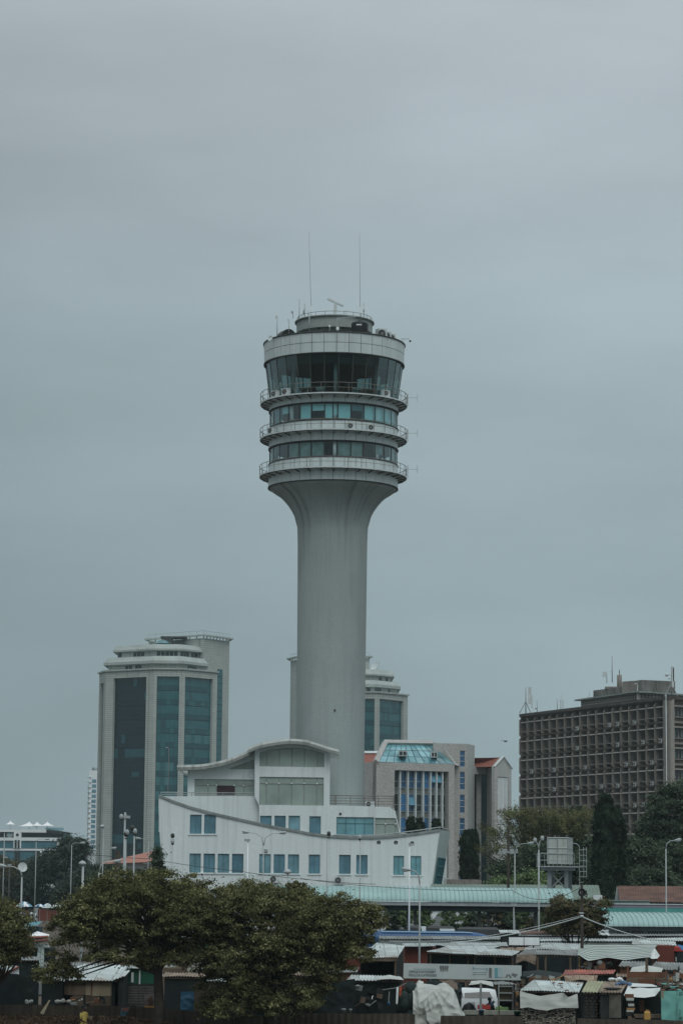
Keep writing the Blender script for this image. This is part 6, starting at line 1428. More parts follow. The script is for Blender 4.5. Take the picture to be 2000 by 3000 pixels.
bx(t, 'red_roof', 1460, 683, 1700, 735, 153, 3, mat('bright_red', (.36, .05, .04), .5), s6); bx(t, 'body', 1466, 735, 1700, 1100, 153.1, 3, 'darkwall', s6); bx(t, 'window', 1500, 745, 1700, 850, 153.0, .12, 'win_dark', s6); bx(t, 'handle', 1480, 800, 1490, 850, 153, .1, 'palemetal', s6)
t = thing('blue_tarp_strip', (fx(1992, 151), 151, 0), 'small bright blue tarpaulin hanging over the red roof at the edge', 'tarpaulin')
cloth('sheet', [s6(1500, 655), s6(1600, 675)], [s6(1560, 725), s6(1600, 735)], 151, 150.8, mat('bright_blue_tarp', (.03, .16, .33), .6, .2), t, 20, 8, .05, 2)
# brown timber bed frames
t = thing('timber_bed_frames', (fx(1893, 137), 137, 0), 'stacked brown timber bed frames with a pale strip between', 'furniture')
bx(t, 'headboard', 945, 968, 1360, 1035, 137, .15, 'woodred', s6); bx(t, 'pale_strip', 945, 1038, 1350, 1046, 136.9, .2, 'woodpale', s6); bx(t, 'side_panel', 915, 1048, 1055, 1100, 136.6, .1, 'wood', s6); bx(t, 'side_panel', 1062, 1050, 1245, 1115, 136.8, .1, 'woodred', s6); bx(t, 'side_panel', 1255, 1045, 1392, 1105, 136.6, .1, 'wood', s6)
for x_ in (920, 1365): bx(t, 'bed_post', x_, 900 if x_ < 1000 else 960, x_ + 24, 1180, 136.7, .12, 'woodred', s6)
bx(t, 'upright', 1135, 815, 1165, 965, 136.9, .15, 'wood', s6)
t = thing('red_door_panel', (fx(1966, 139), 139, 0), 'upright reddish wooden door leaning right of the bed frames', 'door panel'); bx(t, 'leaf', 1400, 985, 1465, 1100, 139, .06, 'woodred', s6); bx(t, 'frame', 1394, 980, 1471, 1110, 139.06, .04, 'darkwall', s6)
t = thing('closed_parasol', (fx(1987, 139), 139, 0), 'folded black parasol standing at the far right', 'parasol'); p = W3(s6(1517, 905), 139)
b = MB(); b.lathe([(.02, p.z), (.16, p.z - .5), (.2, p.z - 1.0), (.06, p.z - 1.25)], (p.x, 139, 0), 10); b.tube([(p.x, 139, 0), (p.x, 139, p.z + .05)], .02, 5); b.build('canopy', M['black'], t)
# --- billboard
SGN = 140
t = thing('stationery_billboard', (fx(1354, SGN), SGN, 0), 'long pale billboard reading office stationery rolls and catridges', 'sign')
def s8(x, y): return (1160 + x / 3.92, 2790 + y / 3.92)
k4 = [W3(s8(82, 298), SGN), W3(s8(1436, 322), SGN), W3(s8(1438, 152), SGN), W3(s8(87, 125), SGN)]
b = MB(); b.prism(k4, (0, .08, 0)); b.build('board', mat('billboard_face', (.45, .505, .50), .6, .05, .8, streak=.12), t)
b = MB()
for x_ in (1195, 1365, 1515): X_ = fx(x_, SGN + .1); b.box(X_ - .05, X_ + .05, SGN + .09, SGN + .2, 0, k4[3].z - .1)
b.build('post', M['wood'], t)
def meshify(o):
    bpy.context.view_layer.update(); me = bpy.data.meshes.new_from_object(o.evaluated_get(bpy.context.evaluated_depsgraph_get())); nm = o.name
    m = bpy.data.objects.new('lettering', me); COL.objects.link(m); m.parent = o.parent; m.location = o.location; m.rotation_euler = o.rotation_euler; m.scale = o.scale; bpy.data.objects.remove(o); return m
def text(s_, x0, x1, yb, cap, mt, parent, Y, cv=s8, nm='lettering', rot=0.):
    cu = bpy.data.curves.new(nm, 'FONT'); cu.body = s_; cu.extrude = .004; o = bpy.data.objects.new(nm, cu); COL.objects.link(o); cu.materials.append(mt)
    a, c = W3(cv(x0, yb), Y), W3(cv(x1, yb), Y); h = W3(cv(x0, yb - cap), Y).z - a.z
    cu.size = h / .70; bpy.context.view_layer.update(); w = max(o.dimensions.x, .01); L_ = (c - a).length if not rot else abs(rot)
    o.parent = parent; o.location = a - org(parent); o.rotation_euler = (PI / 2, 0, 0) if not rot else (PI / 2, -PI / 2, 0)
    o.scale = (L_ / w, 1, 1); return meshify(o)
INK = mat('sign_ink', (.05, .055, .06), .6); TEALINK = mat('sign_teal_ink', (.13, .32, .38), .6); GREYINK = mat('sign_grey_ink', (.16, .17, .165), .6)
text('OFFICE STATIONERY', 146, 452, 234, 26, INK, t, SGN - .02); text('ROLLS & CATRIDGES', 146, 458, 273, 26, INK, t, SGN - .02); text('PRINTWAYS & STATIONERS LTD', 205, 452, 194, 9, TEALINK, t, SGN - .02)
def sg(nm, rects, mt):
    b = MB()
    for (x0, y0, x1, y1) in rects:
        p, q = W3(s8(x0, y0), SGN - .01), W3(s8(x1, y1), SGN - .01); b.box(p.x, q.x, SGN - .02, SGN - .002, q.z, p.z)
    b.build(nm, mt, t)
sg('printed_rolls', [(500 + 26 * k, 152, 520 + 26 * k, 178) for k in range(4)] + [(504 + 24 * k, 186, 520 + 24 * k, 212 + 5 * (k % 2)) for k in range(4)] + [(500, 179, 600, 185)], GREYINK)
sg('printed_rolls_centre', [(508 + 26 * k, 160, 514 + 26 * k, 170) for k in range(4)], M['palemetal'])
sg('printed_lines', [(878, 185, 1045, 189), (875, 228, 1040, 231), (875, 250, 1040, 253), (876, 170, 890, 192), (1035, 180, 1046, 215)], TEALINK)
sg('printed_binder', [(1064, 178, 1096, 292)], GREYINK); sg('printed_binder_edge', [(1072, 184, 1078, 260)], M['palemetal'])
sg('printed_folder', [(1130, 180, 1162, 292)], TEALINK); sg('printed_folder_side', [(1164, 176, 1224, 286)], mat('sign_pale_ink', (.36, .46, .47), .6))
b = MB()
for (x0, y0, x1, y1) in ((1260, 290, 1278, 252), (1290, 256, 1316, 294), (1322, 252, 1372, 282), (1330, 246, 1390, 262)):
    a, c = W3(s8(x0, y0), SGN - .012), W3(s8(x1, y1), SGN - .012); d_ = (c - a).normalized(); nn = Vector((-d_.z, 0, d_.x)) * .04; b.prism([a - nn, c - nn, c + nn, a + nn], (0, .008, 0))
b.build('printed_staplers', GREYINK, t)
# --- front row right
def front_shelter():
    t = stall('bright zinc roofed stall with white tarpaulin over a woven basket wall', (1521, 2901), s6(372, 1205), s6(428, 1090), (1563, 2871), 126, 131, 'zincwhite', None, 'net_and_shade', posts=(), sag=.05, pitch=.13)
    cloth('white_tarpaulin', [(1521.5, 2903), (1548, 2911), (1580, 2918), (1610, 2914), (1648, 2908.5), (1664, 2921), (1690, 2911.5)], [(1523, 2954), (1545, 2951), (1575, 2958), (1600, 2961), (1625, 2955), (1650, 2953), (1693, 2953.5)], 125.9, 125.7, M['tarpgrey'], t, 90, 36, .08, 5, (1.0, 1.6))
    wv = MB(); x0, x1 = fx(1527, 126), fx(1683, 126); z1 = at(1600, 2952, 126).z; rnd = random.Random(2)
    z = .05
    while z < z1:
        x = x0
        while x < x1:
            L_ = rnd.uniform(.08, .15)
            if rnd.random() < .85: wv.box(x, min(x + L_, x1), 125.97 + .02 * ((int(x / .2) + int(z / .075)) % 2), 126.02, z, z + .036, rnd.choice([0, 0, 1]))
            x += L_ + .03
        z += .062
    wv.build('woven_wall', [mat('wicker_pale', (.36, .33, .27), .85, .3, 6), mat('wicker_dark', (.17, .15, .12), .9, .3, 6)], t)
    b = MB(); b.box(x0, x1, 126.06, 126.1, 0, z1); b.build('dark_backing', M['darkwall'], t)
    b = MB()
    for (x_, y_, w, h_) in ((1621, 2880, 9, 3), (1641, 2883, 18, 2.2), (1644, 2894, 10, 3), (1659, 2903, 16, 4), (1692, 2886, 9, 2)):
        Yp = 126 + (2901 - y_) / 30 * 5; p = at(x_, y_, Yp); b.ell(p + Vector((0, 0, .03)), w / 61 / 2, .25, .03, 8)
    b.build('dark_patches', M['woodred'], t)
front_shelter()
t = stall('yellowed half of a front stall roof with dark boarded wall', s6(398, 1203), s6(585, 1203), s6(660, 1075), s6(470, 1068), 126, 131, 'zincyellow', 'darkwall', 'net_and_shade', sag=.03, pitch=.14)
t = stall('rust-brown half of a front stall roof with lattice door below', s6(590, 1203), s6(862, 1206), s6(935, 1085), s6(662, 1078), 125.9, 131, 'zincrust', 'darkwall', 'net_and_shade', sag=.04, pitch=.14)
b = MB(); x0, x1 = fx(1781, 126), fx(1815, 126); z0, z1 = at(1800, 2982, 126).z, at(1800, 2912, 126).z
for k in range(-8, 12):
    xa = x0 + (x1 - x0) * k / 10
    for sgn in (1, -1):
        if sgn > 0: a, c = (xa, z0), (xa + (z1 - z0) * .8, z1)
        else: a, c = (xa + (z1 - z0) * .8, z0), (xa, z1)
        f0 = max(0, (x0 - min(a[0], c[0])) / abs(c[0] - a[0])); f1 = min(1, (x1 - min(a[0], c[0])) / abs(c[0] - a[0]))
        if f0 < f1:
            if sgn > 0: A_, B_ = f0, f1
            else: A_, B_ = 1 - f1, 1 - f0
            P_ = lambda f: (a[0] + (c[0] - a[0]) * f, 126.05, a[1] + (c[1] - a[1]) * f)
            b.tube([P_(A_), P_(B_)], .014, 4)
b.build('lattice_door', M['rail'], t)
b = MB(); rnd = random.Random(4)
for j in range(8):
    for i in range(5):
        p = at(1716 + i * 14 + rnd.uniform(-3, 3), 2915 + j * 9, 126.15); b.ell(p, .05, .01, .05, 8)
b.build('round_prints', mat('brown_print', (.055, .045, .034), .8), t)
b = MB(); b.ell(at(1793, 2899, 127) + Vector((0, 0, .05)), .45, .3, .06, 10); b.build('dark_bundle', M['black'], t)
for (lab, x_, y_, w, mt) in (('crumpled blue cloth on the rust-brown stall roof', 875, 1108, .32, mat('blue_cloth', (.09, .16, .26), .8, .3, 5)), ('pale bag behind the rust-brown stall roof', 793, 1070, .28, 'white')):
    p = W3(s6(x_, y_), 131 if x_ < 800 else 129.5); t = thing('cloth_bundle', p - Vector((0, 0, .1)), lab, 'cloth'); b = MB(); b.smooth = True
    for k in range(9): b.ell(p + Vector((random.uniform(-w, w), random.uniform(-.15, .15), random.uniform(-.04, .12))), random.uniform(.08, .16), .1, random.uniform(.05, .1), 8)
    b.build('fabric', M[mt] if isinstance(mt, str) else mt, t)
# white tarp stall with dark opening
t = thing('tarp_roofed_stall', (fx(1878, 128), 129, 0), 'open dark stall under sagging white tarpaulins left of the teal sheet', 'stall')
cloth('upper_tarpaulin', [s6(925, 1095), s6(1010, 1100), s6(1100, 1105), s6(1200, 1110), s6(1260, 1128)], [s6(930, 1140), s6(1010, 1140), s6(1100, 1142), s6(1200, 1140), s6(1268, 1140)], 131, 129.5, M['tarpwhite'], t, 50, 12, .06, 11)
cloth('lower_tarpaulin', [s6(935, 1128), s6(985, 1162), s6(1060, 1150), s6(1180, 1158), s6(1303, 1152)], [s6(885, 1240), s6(960, 1256), s6(1040, 1262), s6(1120, 1266), s6(1240, 1250), s6(1300, 1185)], 129.4, 126.3, M['tarpwhite'], t, 60, 26, .08, 14)
bx(t, 'dark_interior', 880, 1255, 1330, 1530, 129, .05, 'net_and_shade', s6); bx(t, 'red_panel', 1066, 1290, 1118, 1425, 127.5, .05, 'woodred', s6); bx(t, 'bench_plank', 975, 1455, 1320, 1500, 126, .3, 'wood', s6)
b = MB(); X_ = fx(1843, 126.4); b.box(X_ - .06, X_ + .06, 126.4, 126.5, 0, at(1843, 2915, 126.4).z); X_ = fx(1936, 126.4); b.box(X_ - .05, X_ + .05, 126.4, 126.5, 0, at(1936, 2905, 126.4).z); b.build('post', M['wood'], t)
t = thing('cloth_stack', (fx(1842, 126), 126.1, 0), 'tall stack of folded patterned cloths at the stall opening', 'cloths'); rnd = random.Random(9)
ms = [M['tarpgrey'], M['black'], M['wood'], M['darkwall'], mat('ochre_cloth', (.35, .2, .08), .8), M['woodred']]; z = 0.1; b = MB(); zt_ = at(1842, 2920, 126).z
while z < zt_:
    h_ = rnd.uniform(.07, .2); x_ = X_ = fx(1842, 126) + rnd.uniform(-.05, .05); w = rnd.uniform(.13, .2); b.box(x_ - w, x_ + w, 126, 126.3, z, z + h_, rnd.randrange(6)); z += h_ + .005
b.build('folded_cloths', ms, t)
def jerrycan(px, y0, y1, Y, w, lab, mt):
    p, q = at(px, y0, Y), at(px, y1, Y); t = thing('jerrycan', (p.x, Y, q.z), lab, 'jerrycan'); h_ = p.z - q.z
    b = MB(); hw = w / 2; b.hexa([(p.x - hw, Y, q.z), (p.x + hw, Y, q.z), (p.x + hw, Y + .2, q.z), (p.x - hw, Y + .2, q.z), (p.x - hw, Y, q.z + h_ * .85), (p.x + hw, Y, q.z + h_ * .85), (p.x + hw, Y + .2, q.z + h_ * .85), (p.x - hw, Y + .2, q.z + h_ * .85)])
    b.hexa([(p.x - hw, Y, q.z + h_ * .85), (p.x + hw, Y, q.z + h_ * .85), (p.x + hw, Y + .2, q.z + h_ * .85), (p.x - hw, Y + .2, q.z + h_ * .85), (p.x - hw * .7, Y + .04, p.z), (p.x + hw * .7, Y + .04, p.z), (p.x + hw * .7, Y + .16, p.z), (p.x - hw * .7, Y + .16, p.z)])
    b.build('body', mt, t); b = MB(); b.tube([(p.x - hw * .5, Y + .1, p.z), (p.x - hw * .3, Y + .1, p.z + .05), (p.x + hw * .3, Y + .1, p.z + .05), (p.x + hw * .5, Y + .1, p.z)], .018, 5); b.build('handle', mt, t); b = MB(); b.tube([(p.x + hw * .65, Y + .1, p.z - .02), (p.x + hw * .65, Y + .1, p.z + .05)], .035, 8); b.build('cap', M['redwall'], t)
jerrycan(1895, 2963, 2987, 125.4, .28, 'yellow jerrycan standing on the fence ledge by the white tarp stall', mat('yellow_plastic', (.45, .26, .07), .5, .1))
# teal tarp with marks
t = thing('teal_tarpaulin', (fx(1968, 125.5), 125.5, 0), 'teal tarpaulin screen with dark printed letters and wave marks', 'tarpaulin')
cloth('sheet', [(1934, 2903.5), (1970, 2903), (2030, 2903)], [(1936, 2987), (1970, 2990), (2030, 2992)], 125.5, 125.3, M['tarpteal'], t, 60, 50, .05, 21, (1.2, 1.0))
b = MB(); X_ = fx(1936.5, 125.4); b.box(X_ - .06, X_ + .04, 125.42, 125.5, 0, at(1936, 2902, 125.5).z); b.build('post', M['woodpale'], t)
TI = mat('tarp_ink', (.035, .075, .07), .7)
def vtext(s_, px, y0, y1, cap, nm='lettering'):
    cu = bpy.data.curves.new(nm, 'FONT'); cu.body = s_; cu.extrude = .004; o = bpy.data.objects.new(nm, cu); COL.objects.link(o); cu.materials.append(TI)
    a, c = at(px, y1, 125.2), at(px, y0, 125.2); cu.size = cap / 61 / .70; bpy.context.view_layer.update(); w = max(o.dimensions.x, .01)
    o.parent = t; o.location = a - org(t); o.rotation_euler = (PI / 2, -PI / 2, 0); o.scale = ((c.z - a.z) / w, 1, 1); meshify(o)
vtext('ENTERPRISES', 1984, 2939, 2978, 5); vtext('CARGO', 1992, 2957, 2980, 5); vtext('M', 1986, 2906, 2916, 7); vtext('C', 1985, 2981, 2987, 7)
b = MB()
for (x_, y0, y1) in ((1989, 2906, 2918), (1992.5, 2906, 2918), (1996, 2906, 2918), (1989, 2979, 2988), (1992.5, 2979, 2988), (1996, 2979, 2988)):
    pts = [at(x_ + 1.2 * math.sin(k * 1.6), y0 + (y1 - y0) * k / 8, 125.18) for k in range(9)]; b.tube(pts, .015, 4)
b.build('wave_marks', TI, t)
t = thing('scrap_pile', (fx(1965, 132), 132, 0), 'jumble of poles rags and green netting on the roof behind the teal sheet', 'scrap'); b = MB(); rnd = random.Random(8)
for k in range(46):
    p = at(rnd.uniform(1925, 2010), rnd.uniform(2880, 2902), rnd.uniform(129, 132)); q = p + Vector((rnd.uniform(-.5, .5), rnd.uniform(-.2, .2), rnd.uniform(-.12, .12)))
    if k % 3: b.tube([p, q], rnd.uniform(.02, .04), 4, rnd.randrange(5))
    else: b.ell(p, rnd.uniform(.08, .2), .1, rnd.uniform(.05, .12), 8, rnd.randrange(5))
b.build('poles_and_rags', [M['woodred'], M['black'], M['greymetal'], M['tarpteal'], M['wood']], t)
b = MB(); p, q = at(1926, 2884, 132.5), at(2020, 2910, 132.5); b.box(p.x, q.x, 132.5, 132.6, 0, p.z - .1); b.build('wall', M['darkwall'], t)

# --- crumpled tarp heap
t = thing('tarp_covered_heap', (fx(1285, 127), 127.3, 0), 'big crumpled dusty grey tarpaulin thrown over a heap below the billboard', 'tarpaulin')
hx0, hx1 = fx(1208, 126.5), fx(1360, 126.5); hc = (hx0 + hx1) / 2; hw = (hx1 - hx0) / 2
top_px = [(1212, 2902), (1222, 2888), (1245, 2885), (1280, 2890), (1295, 2883), (1303, 2880), (1318, 2890), (1330, 2898), (1345, 2930), (1352, 2960), (1360, 2973)]
def top_z(x):
    pts = [(fx(px_, 127), at(px_, py_, 127).z) for px_, py_ in top_px]
    if x <= pts[0][0]: return pts[0][1]
    for i in range(len(pts) - 1):
        if x <= pts[i + 1][0]: f = (x - pts[i][0]) / (pts[i + 1][0] - pts[i][0]); return pts[i][1] * (1 - f) + pts[i + 1][1] * f
    return pts[-1][1]
vs = []; fs = []; nu, nv = 110, 90
for j in range(nv + 1):
    v = j / nv
    for i in range(nu + 1):
        u_ = i / nu; x = hx0 + (hx1 - hx0) * u_; zt_ = top_z(x); zb_ = .25 + .25 * math.sin(u_ * 7) + .35 * max(0, u_ - .6) 
        th = v * 2.2; ex = math.sin(min(th, PI / 2)); z = zb_ + (zt_ - zb_) * math.cos(max(0, (1 - v) * PI / 2 * 1.0) ) if False else zb_ + (zt_ - zb_) * math.sin(v * PI / 2 * 1.0) ** .75 if v < 1 else zt_
        y = 125.6 + 1.9 * (v ** 2.2)
        q2 = Vector((x * .9, z * 1.3, 3.3)); d = 0
        for (ax, ay, wt_) in ((1245, 2884, 1), (1303, 2879, 1), (1225, 2975, .7)):
            ap = at(ax, ay, 127); r_ = math.hypot(x - ap.x, z - ap.z); tt = math.atan2(x - ap.x, ap.z - z + .02); d += wt_ * (1 - abs(noise.noise(Vector((tt * 3.2, r_ * .7, ax)))) * 2.8) * .085 * min(1, r_ * 1.6)
        d += (1 - abs(noise.noise(Vector((x * 2.6 + z, z * 2.2 - x, 5)))) * 2.6) * .05 + noise.noise(q2) * .08
        vs.append((x + noise.noise(q2 * .8) * .12, y - d, z + d * .3 * (1 if v > .7 else .3)))
k = nu + 1; fs = [(j * k + i, j * k + i + 1, (j + 1) * k + i + 1, (j + 1) * k + i) for j in range(nv) for i in range(nu)]
b = MB(); b.smooth = True; b.add(vs, fs); b.build('tarpaulin_cover', M['tarpgrey'], t)
cloth('hanging_flap', [(1248, 2965), (1268, 2968), (1288, 2968)], [(1250, 2990), (1262, 3004), (1282, 2994)], 125.3, 125.2, M['tarpgrey'], t, 24, 14, .05, 6)
b = MB()
for sg_ in range(2): pass
p = at(1285, 2940, 128); b.box(hx0 + .4, hx1 - .5, 126.8, 128.6, 0, 1.9); b.build('heap', M['darkwall'], t)
# pile of dark sacks and scraps behind the heap
t = thing('dark_rag_pile', (fx(1270, 131), 131, 0), 'dark bags and rags piled behind the crumpled tarpaulin', 'rags'); rnd = random.Random(12)
cloth('bags', [(1186, 2880), (1205, 2874), (1228, 2886), (1262, 2872), (1300, 2876), (1330, 2872), (1352, 2884)], [(1186, 2975), (1350, 2975)], 131.5, 129, M['net_and_shade'], t, 110, 40, .55, 12, (1.9, 2.6))
cloth('brown_rags', [(1292, 2874), (1325, 2872), (1338, 2880)], [(1296, 2892), (1322, 2898), (1340, 2900)], 130.5, 128.8, M['wood'], t, 40, 16, .3, 31, (3, 3))
b = MB(); b.box(fx(1190, 132), fx(1350, 132), 132, 132.2, 0, 2.1); b.build('back_wall', M['net_and_shade'], t)
cl = thing('grey_rag', at(1221, 2884, 129), 'pale grey rag on the dark bags left above the crumpled tarpaulin', 'cloth'); cloth('fabric', [(1212, 2890), (1226, 2872), (1240, 2876)], [(1210, 2890), (1225, 2886), (1240, 2882)], 128.8, 128.5, M['tarpgrey'], cl, 14, 8, .06, 3)
t = thing('dark_tarp_bundle', (fx(1205, 127), 127, 0), 'dark green netting bundle left of the crumpled tarpaulin', 'netting'); b = MB(); b.smooth = True
for k in range(16):
    p = at(rnd.uniform(1180, 1213), rnd.uniform(2895, 2965), rnd.uniform(126.6, 127.6)); b.ell(p, rnd.uniform(.2, .35), .25, rnd.uniform(.25, .4), 10)
b.build('netting', mat('green_netting', (.02, .033, .03), .9, .4, 3), t)

# --- van, person, shelf etc
VY = 134
t = thing('white_minibus', (fx(1410, VY), VY + .9, 0), 'white minibus with dark windows parked behind the low plank', 'van')
def vq(x, y): return (1200 + x / 3.92, 2600 + y / 3.92)
def vx(x): return W3(vq(x, 1300), VY).x
def vz(y): return W3(vq(850, y), VY).z
sec = [(330, 1165, 1400), (620, 1165, 1400), (905, 1170, 1400), (985, 1182, 1395), (1000, 1265, 1395), (1030, 1310, 1395), (1055, 1345, 1390)]
b = MB(); b.smooth = True; vs = []
for (x, yt, yb) in sec:
    zt_, zb_ = vz(yt), max(.28, vz(1420)); zm = min(zt_, vz(1275)); X_ = vx(x)
    for (y_, z_) in ((0, zb_), (-.02, (zb_ + zm) / 2), (0, zm), (.12, zm + (zt_ - zm) * .9), (.25, zt_), (1.45, zt_), (1.6, zm + (zt_ - zm) * .9), (1.7, zm), (1.7, zb_)): vs.append((X_, VY + y_, z_))
k = 9; b.add(vs, [(i * k + j, i * k + j + 1, (i + 1) * k + j + 1, (i + 1) * k + j) for i in range(len(sec) - 1) for j in range(k - 1)]); b.add(vs[-k:], [tuple(range(k))]); b.build('body', mat('van_white', (.66, .70, .71), .35, .03), t)
for (x0, x1) in ((360, 610), (625, 800), (815, 925)):
    b = MB(); A_ = [Vector((vx(x0), VY - .012, vz(1270))), Vector((vx(x1 + (25 if x1 > 900 else 0)), VY - .012, vz(1270))), Vector((vx(x1 - (0 if x1 < 900 else 12)), VY + .1, vz(1197))), Vector((vx(x0), VY + .1, vz(1197)))]; b.prism(A_, (0, .02, 0)); b.build('window', M['win_dark'], t)
b = MB(); b.prism([Vector((vx(945), VY + .02, vz(1265))), Vector((vx(992), VY + .03, vz(1268))), Vector((vx(978), VY + .14, vz(1200))), Vector((vx(938), VY + .12, vz(1195)))], (0, .02, 0)); b.build('windscreen', mat('windscreen_glass', (.09, .10, .10), .15), t)
b = MB(); b.box(vx(1005), vx(1022), VY - .03, VY + .1, vz(1345), vz(1308)); b.build('headlight', mat('amber_lamp', (.35, .17, .07), .3), t)
b = MB(); b.box(vx(960), vx(1058), VY - .06, VY + 1.7, vz(1392), vz(1345)); b.build('bumper', M['white'], t)
b = MB(); b.box(vx(690), vx(745), VY - .03, VY, vz(1370), vz(1318)); b.build('grey_panel', M['greymetal'], t)
for x in (500, 905):
    b = MB(); b.M = Matrix.Translation((vx(x), VY - .03, .33)) @ Matrix.Rotation(PI / 2, 4, 'X'); b.lathe([(.01, .02), (.18, .03), (.32, .0), (.33, -.2)], (0, 0, 0), 18); b.build('wheel', M['black'], t)
t = thing('wooden_shelf', (fx(1480, 130), 130, 0), 'pale wooden shelf rack with empty compartments beside the minibus', 'shelf')
def e5(nm, x0, y0, x1, y1, Y, d, mt, par): return bx(par, nm, x0, y0, x1, y1, Y, d, mt, s5)
e5('side_board', 1010, 1122, 1027, 1418, 130, .4, 'coping', t); e5('side_board', 1172, 1125, 1190, 1418, 130, .4, 'coping', t)
for y in (1128, 1205, 1292): e5('shelf_board', 1027, y, 1172, y + 14, 130, .4, 'coping', t)
e5('back_board', 1027, 1128, 1172, 1290, 130.35, .05, 'woodpale', t); t.children[-1].data.materials[0] = mat('grey_boards', (.12, .125, .12), .9, .3, 2, streak=.5); e5('dark_opening', 1027, 1306, 1172, 1418, 130.3, .05, 'net_and_shade', t)
t = thing('wooden_stall_frame', (fx(1400, 128.5), 128.5, 0), 'low weathered plank counter with thin posts before the minibus', 'counter')
e5('plank', 618, 1410, 1290, 1465, 128.4, .25, 'woodpale', t); t.children[-1].data.materials[0] = mat('grey_plank', (.27, .28, .24), .9, .2, 2, streak=.4)
e5('post', 800, 1095, 826, 1410, 128.3, .1, 'coping', t); e5('post', 1017, 1362, 1030, 1470, 128.25, .1, 'wood', t); e5('leg', 640, 1465, 655, 1620, 128.5, .1, 'wood', t); e5('leg', 1240, 1465, 1255, 1620, 128.5, .1, 'wood', t)
stall('thin slanting zinc scraps forming a roof over the minibus', s5(690, 1110), s5(1220, 1108), s5(1075, 1078), s5(820, 1085), 130, 132.5, 'zincgrey', None, None, back=None, posts=(1512,), sag=.12)
def bucket(px, y0, y1, Y, r0, r1, lab, mt, nm='bucket'):
    p, q = at(px, y0, Y), at(px, y1, Y); t = thing(nm, (p.x, Y, q.z), lab, nm)
    b = MB(); b.smooth = True; b.lathe([(.001, q.z + .01), (r1, q.z + .01), (r1, q.z), (r0, p.z), (r0 * 1.06, p.z), (r0 * 1.06, p.z - .03), (r0 * .95, p.z - .02), (r1 * .9, q.z + .03)], (p.x, Y, 0), 20); b.build('body', mt, t)
    b = MB(); pts = [Vector((p.x + r0 * 1.05 * math.cos(a_), Y, p.z - .02 - r0 * .5 * math.sin(a_))) for a_ in [PI * k / 8 for k in range(9)]]; b.tube(pts, .008, 4); b.build('handle', M['greymetal'], t)
bucket(1409, 2958.5, 2976, 128.1, .125, .10, 'blue bucket on the plank counter before the minibus', mat('blue_plastic', (.09, .15, .27), .45, .1))
bucket(1514, 2962, 2977, 128, .17, .12, 'dark green basin at the right end of the plank counter', mat('green_plastic', (.012, .10, .055), .45, .1), 'basin')
bucket(1006.5, 2955.5, 2967, 125.2, .095, .08, 'larger white tub on the fence in front of the black netting', M['white'], 'tub')
bucket(1026.5, 2956, 2967.5, 125.2, .06, .05, 'smaller white tub on the fence in front of the black netting', M['white'], 'tub')
t = thing('black_sack', (fx(1373, 131.5), 131.5, 0), 'black covered lump beside the minibus', 'sack'); b = MB(); b.smooth = True; p = at(1373, 2951, 131.5); b.ell((p.x, 131.5, .25 + p.z * 0), .55, .5, max(.3, p.z), 14); b.build('cover', M['black'], t)
for i, (x, y, w, mt, lab) in enumerate(((850, 1370, .3, 'bright_red', 'red and orange goods in front of the minibus'), (1055, 1395, .3, 'green_paint', 'flat light green tray at the right end of the counter'))):
    p = W3(s5(x, y), 129.5); t = thing('goods', (p.x, 129.5, p.z - .15), lab, 'goods'); b = MB(); b.box(p.x - w, p.x + w, 129.4, 129.7, p.z - .12, p.z + .08); b.ell((p.x - .1, 129.5, p.z + .05), .14, .1, .1, 8); b.build('body', MATS[mt], t)

# --- black netting stall and clothes line
t = stall('black netting stall with ragged white roof edge in the shade of the big tree', s4(845, 1062), s4(1490, 1064), s4(1460, 1020), s4(900, 1005), 127, 130, 'zincwhite', 'net_and_shade', 'net_and_shade', sag=.12)
t = thing('black_net_screen', (fx(920, 126), 126, 0), 'drooping black netting screen behind the fence under the tree', 'netting')
cloth('netting', [(640, 2885), (860, 2880), (900, 2892), (960, 2878), (1040, 2868)], [(640, 2970), (860, 2972), (960, 2972), (1040, 2970)], 126.2, 126, M['net_and_shade'], t, 80, 20, .12, 4)
t = thing('clothes_line', (fx(1165, 125.6), 125.6, 0), 'line of hanging clothes right of the black stall', 'clothes line')
b = MB(); b.tube([at(1120, 2900, 125.6), at(1160, 2894, 125.6), at(1190, 2880, 125.6)], .012, 4); b.build('rope', M['greymetal'], t)
for (x0, x1, y0, y1, mt, lab) in ((1159, 1167, 2892, 2943, 'white', 'long white garment hanging on the line'), (1168, 1177, 2888, 2920, 'orange_cloth', 'orange garment hanging on the line'), (1137, 1141, 2905, 2938, 'greymetal', 'thin grey strap hanging on the line'), (1088, 1093, 2917, 2929, 'white', 'small white rag hanging under the netting roof')):
    mm = mat('orange_cloth', (.30, .07, .03), .8, .15) if mt == 'orange_cloth' else M[mt]
    g_ = thing('hanging_garment', at((x0 + x1) / 2, y0, 125.5), lab, 'garment'); cloth('fabric', [(x0 + 2, y0), (x1, y0)], [(x0, y1 - 4), ((x0 + x1) / 2, y1), (x1 - 2, y1 - 8)], 125.5, 125.45, mm, g_, 8, 16, .05, x0)
